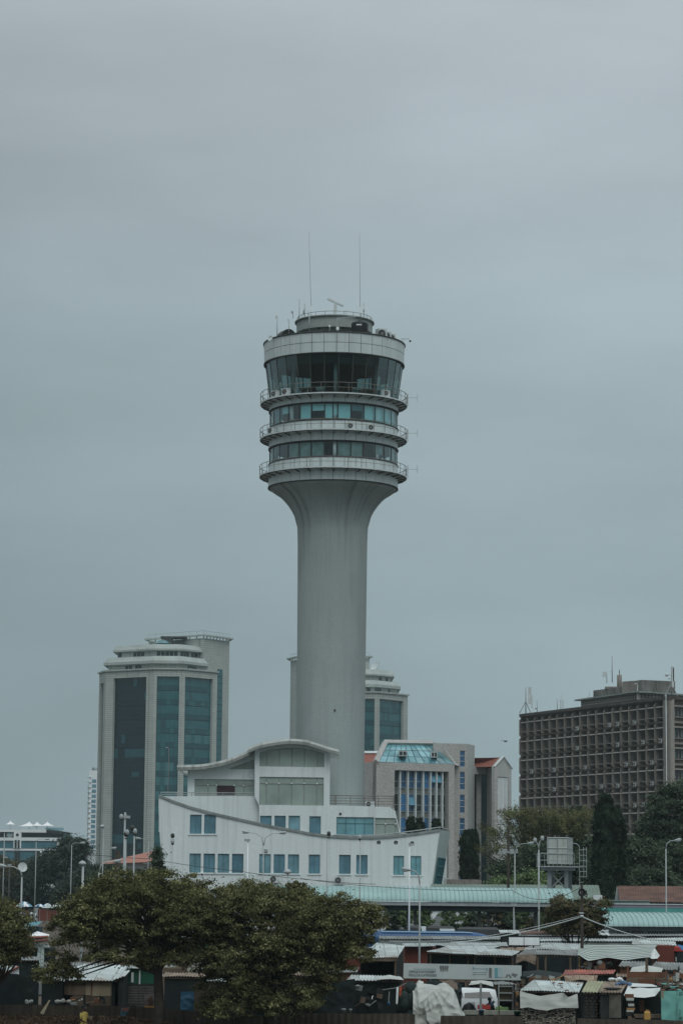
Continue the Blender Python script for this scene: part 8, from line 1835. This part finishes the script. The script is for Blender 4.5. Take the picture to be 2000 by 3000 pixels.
# left distance
def dist(lab, ells, base, n=150, per=95, rc=1.15, leaf=.19, mt='leaf_far'): return tree(lab, base, ells, n, per, rc, leaf, mt, limbs=10, tr=.4, group='distant trees on the left')
dist('hazy distant tree rising right of the terrace building', [E(215, 2490, 465, 45, 35, 4, .8), E(190, 2540, 465, 80, 60, 5, 1.4)], (fx(200, 465), 465, 0))
dist('hazy distant tree in front of the terrace building', [E(120, 2560, 475, 75, 55, 5, 1.2), E(70, 2605, 470, 70, 60, 5, 1.0)], (fx(110, 475), 475, 0))
dist('brownish distant tree at the left edge below the terrace building', [E(15, 2570, 472, 55, 60, 5, 1.2), E(20, 2640, 472, 60, 40, 5, .7)], (fx(10, 472), 472, 0), mt='leaf_brown')
dist('distant tree just left of the stone tower foot', [E(270, 2580, 380, 55, 45, 4, 1.0), E(230, 2620, 385, 70, 50, 4, 1.0)], (fx(262, 380), 380, 0))
dist('low distant trees behind the umbrella market', [E(150, 2650, 478, 90, 40, 4, 1.1), E(60, 2660, 478, 60, 30, 4, .7), E(240, 2660, 478, 80, 40, 4, .9)], (fx(150, 478), 478, 0), mt='leaf_dark')
far_tree('dark ivy-covered snag beside the ship-shaped building', [E(462, 2520, 236, 12, 40, 1.2, .4), E(470, 2560, 236, 16, 25, 1.2, .3)], (fx(464, 236), 236, 0), n=90, rc=.4, leaf=.12)
far_tree('small scrappy trees between the tiled house and the big crown', [E(330, 2560, 300, 40, 22, 3, .6), E(400, 2568, 300, 60, 16, 3, .5), E(290, 2590, 290, 50, 30, 3, .7)], (fx(340, 298), 298, 0), n=110, rc=.6, leaf=.15)
# leaf litter on the bank
n = 26000; x = RNG.uniform(xa, xb_, n); f = RNG.uniform(0, 1, n); y = 116 + 8 * f; i_ = (x - xa) / (xb_ - xa)
z = 1.02 * (1 - np.maximum(0, (i_ - .5) * 1.7)) * (1 - (1 - f) ** 1.6) + RNG.uniform(0, .12, n)
tag(leaf_mesh('fallen_leaves', np.stack([x, y, z], 1), RNG.normal(size=(n, 3)) * .5 + [0, 0, 1], .06, M['leaf_ground'], None), 'dry brown fallen leaves on the bank', 'leaves', kind='stuff')

# ================================================================== POLES, LAMPS, WIRES
GL = 'street lamps'
def lamp(lab, px, ytop, Y, arms, r=.07, mt='greymetal', zb=0., group=GL, name='street_lamp'):
    r *= .68; k_ = .8; mt = 'lamppole' if mt == 'palemetal' else mt
    p1 = at(px, ytop, Y); p0 = Vector((p1.x + .0, Y, zb)); t = thing(name, p0, lab, 'lamp post', group)
    b = MB(); b.tube([p0, p0.lerp(p1, .5), p1], r * 1.25, 8, r2=r * .75); b.build('pole', M[mt], t)
    for (ax, ay, st) in arms:
        e = at(ax, ay, Y)
        if st in ('cobra', 'drum', 'cam'):
            d = e - p1; L_ = d.length
            c1_ = p1 + Vector((d.x * .12, 0, d.z * .55 + .05 * L_)); c2_ = p1 + Vector((d.x * .5, 0, d.z * .88 + .04 * L_)); ps = [p1, c1_, c2_, e] if L_ > .4 else [p1, e]
            b = MB(); b.tube(ps, r * .6, 6, r2=r * .5); b.build('arm', M[mt], t)
        dr_ = (e - p1); dr_ = Vector((1, 0, 0)) if dr_.length < .05 else dr_.normalized(); ang_ = math.atan2(dr_.z, dr_.x) if st in ('cobra',) else 0
        b = MB()
        if st == 'cobra':
            sgn = 1 if dr_.x >= 0 else -1; c = e + Vector((.22 * sgn, 0, .04)); b.ell(c, .38 * k_, .15 * k_, .12 * k_, 10, 0, Matrix.Rotation(-.22 * sgn, 3, 'Y'))
        elif st == 'drum': b.smooth = True; b.ell(e + Vector((0, -.05, .12)), .14, .13, .19, 12)
        elif st == 'ufo': b.smooth = True; b.lathe([(.02, e.z + .16), (.13, e.z + .11), (.22, e.z + .02), (.23, e.z - .03), (.16, e.z - .1), (.02, e.z - .1)], (e.x, Y, 0), 16)
        elif st == 'lantern': b.ell(e + Vector((0, 0, .14)), .16, .15, .2, 10); b.lathe([(.13, e.z - .12), (.05, e.z - .2)], (e.x, Y, 0), 8)
        elif st == 'cam': b.box(e.x - .22, e.x + .22, Y - .1, Y + .1, e.z - .08, e.z + .1)
        b.build('lamp_head', M['lamppole'] if st != 'lantern' else M['darkmetal'], t)
        if st in ('drum', 'cobra', 'ufo'):
            b = MB(); sgn = 1 if dr_.x >= 0 else -1; c = e + (Vector((.28 * sgn, 0, -.02)) if st == 'cobra' else Vector((0, 0, -.06))); b.ell(c, .2 if st == 'cobra' else .13, .1, .08, 8); b.build('lamp_glass', M['greymetal'] if st != 'drum' else M['darkmetal'], t)
    return t
lamp('double-armed street lamp before the white hull wall', 772, 2478, 205, [(728, 2439, 'cobra'), (820, 2441, 'cobra')], .07, 'palemetal')
lamp('pole with dark double lantern left on the white hull wall', 506, 2462, 200, [(506, 2454, 'lantern'), (506, 2470, 'drum')], .05, 'palemetal')
lamp('white pole with bent tip between the lower hull windows', 726.5, 2463, 202, [(724, 2462, 'cam')], .08, 'white')
lamp('thin pole with small dark head before the hull windows', 958, 2456, 206, [(963, 2448, 'lantern')], .06, 'greymetal')
lamp('peeling white pole with round lamp right of the dark-headed pole', 1055, 2468, 206, [(1053, 2457, 'drum')], .07, 'palemetal')
lamp('short white pole with angled head under the third porthole', 1199, 2480, 208, [(1204, 2474, 'cam')], .09, 'white')
lamp('curved street lamp rising over the billboard', 1229, 2590, 147, [(1202, 2549, 'cobra')], .08, 'greymetal')
lamp('pale street lamp with forward-tilted head left of the water tank', 1577, 2490, 190, [(1566, 2467, 'drum'), (1587, 2461, 'drum')], .10, 'palemetal')
lamp('curved street lamp leaning right before the feathery tree', 1507, 2500, 215, [(1545, 2471, 'cobra')], .08, 'palemetal')
lamp('tall curved street lamp before the rusty shed', 1949, 2487, 195, [(1975, 2462, 'cobra')], .08, 'palemetal')
lamp('bent street lamp at the left edge with long arm to the left', 65, 2570, 152, [(18, 2538, 'cobra')], .09, 'greymetal')
lamp('hazy street lamp with long arm to the right at the left', 107, 2466, 330, [(134, 2459, 'cobra')], .08, 'greymetal')
lamp('plain tall pole with arm reaching right above the hazy trees', 211, 2475, 260, [(236, 2470, 'cobra')], .07, 'greymetal')
lamp('short pole with flat saucer lamp above the big tree', 244, 2535, 160, [(242, 2529, 'ufo')], .13, 'palemetal')
lamp('slim pole with flat head before the stone tower left strip', 304, 2425, 230, [(300, 2421, 'ufo')], .06, 'greymetal')
lamp('slim pole with arm reaching right before the dark glass', 302, 2491, 228, [(325, 2486, 'cobra')], .05, 'greymetal')
lamp('grey mast with white surveillance cameras before the dark glass', 367, 2380, 180, [(372, 2394, 'cam'), (356, 2398, 'drum')], .12, 'greymetal', group=None, name='camera_mast')
lamp('pole with big round white lamp left of its twin', 370, 2452, 175, [(373, 2444, 'drum'), (370, 2450, 'lantern')], .07, 'palemetal')
lamp('pole with twin round lamps, one dark one white', 394, 2450, 174, [(396, 2441, 'drum'), (388, 2432, 'lantern')], .09, 'palemetal')
lamp('pole with arm reaching left over the tiled roof', 436, 2464, 240, [(413, 2457, 'cobra')], .06, 'greymetal')
lamp('thick curved lamp emerging from the big crown', 291, 2556, 165, [(334, 2524, 'cobra')], .10, 'palemetal')
lamp('saucer lamp on a short pole over the mint canopy', 843, 2558, 150, [(842, 2554, 'ufo')], .06, 'palemetal')
lamp('thin faint pole before the stone tower, right glass face', 495, 2190, 560, [(489, 2190, 'cam')], .09, 'rail')
lamp('faint grey pole at the far left before the terrace building', 14, 2440, 350, [(18, 2512, 'cam')], .10, 'greymetal')
lamp('dark plain pole at the far left beside the white dish', 29, 2530, 300, [(29, 2534, 'cam')], .16, 'darkmetal', group=None, name='utility_pole')
lamp('short white post under the mint canopy', 1504, 2650, 200, [(1504, 2651, 'cam')], .07, 'palemetal', group=None, name='white_post')
# round white parabolic dish at left
dish(at(66, 2541, 200), .36, (.45, -1, .25), 'large round white dish at the left edge above the trees', zb=3)
# dark trunks / poles
def wpole(lab, px, y, Y, r, extra=None, name='utility_pole', mt='bark'):
    p1 = at(px, y, Y); p0 = Vector((p1.x, Y, 0)); t = thing(name, p0, lab, 'pole'); b = MB(); b.tube([p0, p1], r * 1.2, 8, r2=r * .85); b.build('pole', M[mt], t)
    if extra: extra(t, p1)
    return t
def coil(t, p1):
    c = at(1703, 2615, 148 - .25); b = MB()
    for k in range(5): b.tube([c + Vector((math.cos(a_) * (.12 + .02 * k), -.02 * k, math.sin(a_) * (.14 + .02 * k))) for a_ in [2 * PI * j / 16 for j in range(17)]], .014, 4)
    b.build('cable_coil', M['black'], t); b = MB(); b.box(c.x + .05, c.x + .28, c.y, c.y + .15, c.z - .12, c.z + .12); b.build('box', M['darkmetal'], t)
    c = at(1703, 2684, 147.8); b = MB(); b.ell(c, .1, .08, .07); b.box(c.x - .14, c.x + .1, c.y, c.y + .1, c.z + .14, c.z + .2); b.build('insulator', M['palemetal'], t)
wpole('dark wooden power pole with cable coil and white wires', 1703, 2593, 148, .085, coil)
def xarm(t, p1):
    b = MB(); z_ = at(1485, 2497, 236).z; b.box(p1.x - .85, p1.x + .8, 235.85, 236.0, z_ - .08, z_ + .12); b.box(p1.x - .55, p1.x - .2, 235.7, 236.1, z_ - .15, z_ + .3); b.box(p1.x + .1, p1.x + .45, 235.7, 236.1, z_ - .15, z_ + .3); b.build('crossarm', M['greymetal'], t)
    b = MB()
    for k in range(6): b.ell((p1.x - .75 + .3 * k, 235.9, z_ + .2), .05, .05, .1, 6)
    b.build('insulator', M['palemetal'], t); b = MB(); b.box(p1.x - .15, p1.x + .15, 235.9, 236.1, p1.z - .05, p1.z + .05); b.build('pole_cap', M['darkmetal'], t)
wpole('dark pole with transformer crossarm before the feathery tree', 1488, 2430, 236, .12, xarm)
wpole('black leaning stump-like pole among the lamps at left', 346, 2492, 200, .20)
def wire(lab, pts, r, mt='palemetal', name='cable'):
    ps = [at(x, y, Y) for x, y, Y in pts]; out_ = []
    for i in range(len(ps) - 1):
        L_ = (ps[i + 1] - ps[i]).length
        for k in range(12): f = k / 12; out_.append(ps[i].lerp(ps[i + 1], f) - Vector((0, 0, L_ * .012 * 4 * f * (1 - f))))
    out_.append(ps[-1]); b = MB(); b.tube(out_, r, 5); tag(b.build(name, M[mt]), lab, 'cable')
wire('thick pale cable from the dark power pole down to the left roofs', [(1320, 2761, 158), (1444, 2746, 155), (1702, 2686, 148)], .03)
wire('thick pale cable from the dark power pole down to the right roofs', [(1704, 2686, 148), (1890, 2749, 154)], .03)
wire('thin cable running left from the dark power pole', [(1140, 2757, 155), (1380, 2750, 152), (1702, 2682, 148)], .015)
wire('thin wire crossing the lower hull wall from left to right', [(240, 2500, 200), (440, 2516, 200), (700, 2552, 200), (940, 2580, 200), (1100, 2590, 200)], .02, 'darkmetal')
wire('thin dark wire above the mint canopy', [(880, 2573, 205), (1100, 2597, 205), (1500, 2608, 205), (1700, 2600, 148)], .018, 'darkmetal')
t = thing('hanging_camera', at(1770, 2655, 186), 'white camera hanging by the turquoise wall', 'camera'); p = at(1770, 2662, 186); b = MB(); b.tube([p + Vector((0, 0, .3)), p], .03, 4); b.ell(p - Vector((0, 0, .08)), .08, .08, .1); b.build('housing', M['white'], t)

# bird
p = at(1480, 2172.5, 400); t = MB(); t.ell(p, .28, .12, .08, 8); t.add([p + Vector((-.1, 0, .04)), p + Vector((.15, 0, .04)), p + Vector((.35, .5, .2)), p + Vector((-.9, -.2, .12))], [(0, 1, 2, 3)]); t.add([p + Vector((-.1, 0, .04)), p + Vector((.15, 0, .04)), p + Vector((.7, -.6, -.02))], [(0, 1, 2)])
tag(t.build('bird', M['black']), 'tiny dark bird flying left of the brown block', 'bird')
p = at(921, 2605, 214); t = MB(); t.ell(p, .1, .06, .12, 8); t.ell(p + Vector((.02, 0, .13)), .05, .05, .05, 6); t.ell(p + Vector((-.08, 0, -.1)), .03, .03, .12, 6); tag(t.build('bird', M['black']), 'black crow perched on the mint canopy', 'bird')

# ================================================================== PEOPLE
def skinned(name, V, Ed, Rd, mt, parent, lv=1):
    me = bpy.data.meshes.new(name); og = org(parent); me.from_pydata([Vector(v) - og for v in V], Ed, []); o = bpy.data.objects.new(name, me); COL.objects.link(o); o.parent = parent; me.materials.append(mt)
    md = o.modifiers.new('skin', 'SKIN'); sk_ = me.skin_vertices[0].data
    for i, r_ in enumerate(Rd): sk_[i].radius = (r_, r_) if not isinstance(r_, tuple) else r_
    sk_[0].use_root = True; s2_ = o.modifiers.new('sub', 'SUBSURF'); s2_.levels = lv; s2_.render_levels = lv; return o
def person(lab, base, rot, h, skirt, top, low, hairm='black', arms=None, fingers=True, stride=.08, lv=1):
    t = thing('person', base, lab, 'person', None); base = Vector(base); Rm = Matrix.Rotation(rot, 3, 'Z')
    w = lambda x, y, z: base + Rm @ Vector((x * h, y * h, z * h))
    arms = arms or [((.13, -.02, .63), (.15, -.06, .50)), ((-.13, -.02, .63), (-.15, -.06, .50))]
    V = [w(0, 0, .53), w(0, 0, .62), w(0, .005, .74), w(0, .005, .81), w(0, 0, .86), w(0, -.008, .905), w(0, -.01, .955)]; Ed = [(i, i + 1) for i in range(6)]; Rd = [(.085 * h, .06 * h), (.07 * h, .052 * h), (.085 * h, .058 * h), (.06 * h, .045 * h), .03 * h, .045 * h, .048 * h]
    V.append(w(0, -.062, .915)); Ed.append((5, 7)); Rd.append(.009 * h)
    for sgn, (el, wr) in zip((1, -1), arms):
        i0 = len(V); V += [w(.105 * sgn, 0, .805), w(*el), w(*wr)]; Rd += [.032 * h, .023 * h, .016 * h]; Ed += [(3, i0), (i0, i0 + 1), (i0 + 1, i0 + 2)]
        d = (Vector(wr) - Vector(el)).normalized(); hp = Vector(wr) + d * .045; V.append(w(*hp)); Rd.append((.020 * h, .010 * h)); Ed.append((i0 + 2, i0 + 3)); side = Vector((1, 0, 0)) if abs(d.x) < .7 else Vector((0, 1, 0))
        if fingers:
            for k, L_ in ((-1.5, .038), (-.5, .046), (.5, .043), (1.5, .034)):
                j0 = len(V); a = hp + side * .010 * k + d * .014; V += [w(*(a)), w(*(a + d * L_ * .6 + Vector((0, -.004, 0)))), w(*(a + d * L_ + Vector((0, -.014, 0))))]; Rd += [.0055 * h, .005 * h, .004 * h]; Ed += [(i0 + 3, j0), (j0, j0 + 1), (j0 + 1, j0 + 2)]
            j0 = len(V); a = Vector(wr) + d * .018; V += [w(*(a + Vector((0, -.016, 0)))), w(*(a + d * .022 + Vector((0, -.028, 0))))]; Rd += [.006 * h, .005 * h]; Ed += [(i0 + 2, j0), (j0, j0 + 1)]
    for sgn in (1, -1):
        i0 = len(V); st = stride * sgn; V += [w(.05 * sgn, 0, .50), w(.052 * sgn, -st * .6, .28), w(.055 * sgn, st * -.4 + .02, .045), w(.06 * sgn, st * -.4 - .07, .018)]; Rd += [.055 * h, .036 * h, .022 * h, .02 * h]; Ed += [(0, i0), (i0, i0 + 1), (i0 + 1, i0 + 2), (i0 + 2, i0 + 3)]
    skinned('body', V, Ed, Rd, M['skin'], t, lv)
    b = MB(); b.smooth = True; hc_ = w(0, .008, .958); b.ell(hc_, .056 * h, .058 * h, .055 * h, 12); b.build('hair', M[hairm] if isinstance(hairm, str) else hairm, t)
    b = MB()
    for sx_ in (-.018, .018): b.ell(w(sx_, -.052, .937), .006 * h, .004 * h, .005 * h, 6)
    b.build('eyes', M['white'], t)
    b = MB(); b.smooth = True
    def ring_(rx, ry, z, cy=0): return [w(math.cos(a_) * rx, cy + math.sin(a_) * ry, z) for a_ in [2 * PI * k / 16 for k in range(16)]]
    zb_ = .50; rs = [(.098, .075, zb_), (.088, .068, .62), (.104, .072, .72), (.118, .068, .785), (.105, .058, .822), (.045, .042, .842)]; vs = []
    for (a, c, z_) in rs: vs += ring_(a, c, z_)
    b.add(vs, [(j * 16 + i, j * 16 + (i + 1) % 16, (j + 1) * 16 + (i + 1) % 16, (j + 1) * 16 + i) for j in range(len(rs) - 1) for i in range(16)])
    for sgn, (el, wr) in zip((1, -1), arms): b.tube([w(.098 * sgn, 0, .80), w(.112 * sgn, 0, .77), w(*(Vector((.112 * sgn, 0, .77)).lerp(Vector(el), .8)))], .036 * h, 8, r2=.032 * h)
    b.build('shirt', top, t)
    b = MB(); b.smooth = True; rs = [(.10, .078, .555), (.105, .085, .47)] + ([(.115, .095, .33), (.13, .11, .14)] if skirt else []); vs = []
    for (a, c, z_) in rs: vs += ring_(a, c, z_)
    b.add(vs, [(j * 16 + i, j * 16 + (i + 1) % 16, (j + 1) * 16 + (i + 1) % 16, (j + 1) * 16 + i) for j in range(len(rs) - 1) for i in range(16)])
    if not skirt:
        for sgn in (1, -1): b.tube([w(.05 * sgn, 0, .50), w(.052 * sgn, -stride * sgn * .6, .28), w(.055 * sgn, stride * sgn * -.4 + .02, .06)], .062 * h, 10, r2=.036 * h)
    b.build('skirt' if skirt else 'trousers', low, t); return t
YEL = mat('yellow_fabric', (.46, .36, .10), .8, .1, 4)
person('person in a yellow dress walking before the left fence, arm bent holding a bag', (fx(259, 118), 118, .15), R(55), 1.72, True, YEL, YEL, arms=[((.13, -.03, .64), (.13, -.13, .60)), ((-.13, -.02, .63), (-.08, -.12, .58))], lv=2)
p = at(267, 2984, 117.7); t = thing('carried_bag', p, 'dark pale-edged bag carried by the person in yellow', 'bag'); b = MB(); b.ell(p, .09, .08, .12, 10); b.build('bag_body', M['wood'], t); b = MB(); b.tube([p + Vector((-.08, 0, .12)), p + Vector((0, 0, .28)), p + Vector((.08, 0, .12))], .012, 4); b.build('handle', M['black'], t)
DK = mat('dark_clothes', (.025, .028, .026), .85, .3, 5)
person('person in dark clothes with teal head cover standing by the minibus', (fx(1434, 132), 132, .0), R(30), 1.74, True, DK, DK, hairm=mat('teal_scarf', (.012, .055, .062), .8), arms=[((.12, -.05, .63), (.06, -.14, .62)), ((-.12, -.05, .63), (-.05, -.15, .60))], lv=2)
p = at(1438, 2942, 131.5); t = thing('blue_parcel', p, 'light blue parcel held by the person by the minibus', 'parcel'); b = MB(); b.M = Matrix.Translation(p) @ Matrix.Rotation(R(-45), 4, 'Y'); b.box(-.18, .18, -.04, .04, -.06, .06); b.ell((.16, 0, 0), .06, .04, .06, 8); b.build('wrapping', mat('light_blue', (.14, .30, .45), .6), t)
Yp = 433
for i, (px, Yq, rot, skirt, top, low, lab) in enumerate(((68, 430, 150, False, M['palemetal'], DK, 'person in pale grey top and dark trousers, leftmost in the umbrella market'), (80, 420, 200, False, mat('blue_shirt', (.06, .12, .17), .8), M['coping'], 'stooping person in blue-grey beside the pale grey top'), (91, 436, 100, True, M['black'], M['black'], 'person dressed all in black in the umbrella market'), (99, 438, 20, False, M['white'], M['coping'], 'person in white shirt seen from the side behind the white T-shirt one'), (110, 428, 180, False, M['white'], M['palemetal'], 'person in a bright white T-shirt, rightmost in the umbrella market'))):
    person(lab, (fx(px, Yq), Yq, 0), R(rot), 1.72, skirt, top, low, fingers=False)['group'] = 'people in the umbrella market'
def parasol(lab, px, ytop, yedge, Y, rpx, mats):
    a, e = at(px, ytop, Y), at(px, yedge, Y); r_ = rpx * Y / FPX; t = thing('market_parasol', (a.x, Y, 0), lab, 'parasol', 'parasols in the umbrella market'); b = MB(); n = 8
    for j in range(n):
        pts = [[], []]
        for k in range(5):
            f = k / 4
            for s_ in (0, 1): q = 2 * PI * (j + s_) / n; pts[s_].append((a.x + math.sin(q) * r_ * f, Y - math.cos(q) * r_ * f, a.z - (a.z - e.z) * f ** 1.7))
        b.add(pts[0] + pts[1], [(k, k + 1, k + 6, k + 5) for k in range(4)], j % len(mats))
    b.build('canopy', mats, t); b = MB(); b.tube([(a.x, Y, 0), (a.x, Y, a.z)], .03, 5); b.build('pole', M['greymetal'], t)
LB = mat('parasol_blue', (.16, .34, .44), .7)
parasol('large white and pale blue market parasol', 72, 2641, 2656, 425, 25, [M['white'], LB, M['hullgreen']])
parasol('salmon red market parasol at the left', 42, 2651, 2667, 422, 17, [mat('parasol_red', (.38, .10, .09), .7), mat('parasol_red2', (.30, .07, .06), .7)])
parasol('blue-edged white parasol right of the largest one', 118, 2648, 2656, 432, 16, [M['white'], mat('parasol_blue_deep', (.05, .17, .32), .7)])
parasol('pale green parasol half hidden by the tree', 140, 2646, 2660, 436, 18, [M['hullgreen'], M['palemetal']])
parasol('faint pale parasol farthest right by the tree', 168, 2645, 2656, 440, 16, [M['palemetal']])
t = thing('market_stall_racks', (fx(100, 442), 442, 0), 'dark red and mixed goods racks behind the market crowd', 'stall')
for (x0, x1, y0, mt) in ((62, 84, 2668, 'woodred'), (84, 100, 2664, 'darkwall'), (100, 112, 2660, 'greymetal'), (112, 140, 2664, 'redwall'), (140, 175, 2668, 'redwall'), (30, 60, 2672, 'darkwall')):
    p, q = at(x0, y0, 442), at(x1, y0, 442); b = MB(); b.box(p.x, q.x, 442, 443.5, 0, p.z); b.build('rack', M[mt], t)
t = thing('white_car', (fx(35, 405), 405, 0), 'small pale car roof near the red parasol', 'car'); b = MB(); b.smooth = True; p = at(36, 2676, 405); b.ell((p.x, 406, .75), 1.1, .85, .55, 14); b.ell((p.x, 406, 1.15), .65, .7, .42, 12); b.build('body', M['palemetal'], t)
b = MB(); b.ell((p.x, 405.75, 1.15), .6, .55, .33, 12, 0); b.build('window', M['win_dark'], t)
for dx in (-.6, .6): b = MB(); b.ell((p.x + dx, 405.2, .3), .3, .12, .3, 12); b.build('wheel', M['black'], t)
t = thing('blue_roof_kiosk', (fx(98, 300), 300, 0), 'kiosk with sky blue slanting roof below the market crowd', 'kiosk')
sheet('roof', (76, 2714, 298), (112, 2711, 298), (124, 2699, 303), (88, 2702, 303), mat('kiosk_blue', (.09, .26, .31), .6, .12), t, .2, .02)
b = MB(); b.box(fx(79, 299), fx(122, 299), 299, 303, 0, at(100, 2716, 299).z); b.build('wall', mat('kiosk_wall', (.03, .07, .09), .8, .2), t); b = MB(); b.box(fx(79, 298.9), fx(92, 298.9), 298.9, 299, 0, at(100, 2718, 299).z); b.build('pale_panel', M['palemetal'], t)
t = thing('peaked_tent', (fx(108, 220), 220, 0), 'white peaked tent with brown edge at the left between the trees', 'tent')
pk = at(106, 2729, 220); b = MB(); q0, q1, q2, q3 = at(76, 2748, 218), at(142, 2745, 218), at(146, 2738, 224), at(84, 2740, 224); b.add([q0, q1, q2, q3, Vector((pk.x, 221, pk.z))], [(0, 1, 4), (1, 2, 4), (2, 3, 4), (3, 0, 4)]); b.build('canopy', mat('tent_fabric', (.78, .78, .78)), t)
b = MB(); b.tube([q0, q1], .12, 4); b.tube([q0 - Vector((0, 0, .3)), q1 - Vector((0, 0, .25))], .09, 4); b.build('edge_beam', M['redroof'], t)
b = MB(); b.box(q0.x, q1.x, 219, 219.1, q0.z - .75, q0.z - .45); b.build('white_fascia', M['white'], t); b = MB(); b.box(q0.x, q1.x, 220, 224, 0, q0.z - .9); b.build('dark_interior', M['net_and_shade'], t)
for x_ in (120, 130): b = MB(); b.box(fx(x_, 218.6), fx(x_, 218.6) + .25, 218.6, 218.8, 0, q0.z - .6); b.build('post', M['hullgreen'], t)
t = thing('pale_boundary_wall', (fx(65, 200), 200, 0), 'pale grey wall corner glimpsed behind the left edge tree', 'wall'); b = MB(); p, q = at(50, 2705, 200), at(76, 2790, 200); b.box(p.x, q.x, 200, 200.4, 0, p.z); b.build('wall_face', M['hullgreen'], t)
b = MB(); b.box(p.x - .05, q.x + .05, 199.95, 200.45, p.z, p.z + .1); b.build('wall_cap', M['coping'], t)
# ================================================================== HAZE
hz = MB(); hz.box(-1500, 1500, -60, 1700, -1, 95)
hm = bpy.data.materials.new('haze_air'); hm.use_nodes = True; hn = hm.node_tree; hn.nodes.remove(hn.nodes['Principled BSDF'])
pv = hn.nodes.new('ShaderNodeVolumePrincipled'); pv.inputs['Density'].default_value = .00011; pv.inputs['Color'].default_value = (.72, .86, .90, 1); pv.inputs['Anisotropy'].default_value = 0
hn.links.new(pv.outputs[0], hn.nodes['Material Output'].inputs['Volume'])
tag(hz.build('haze', hm), 'thin grey haze between the near stalls and far towers', 'haze', kind='stuff')
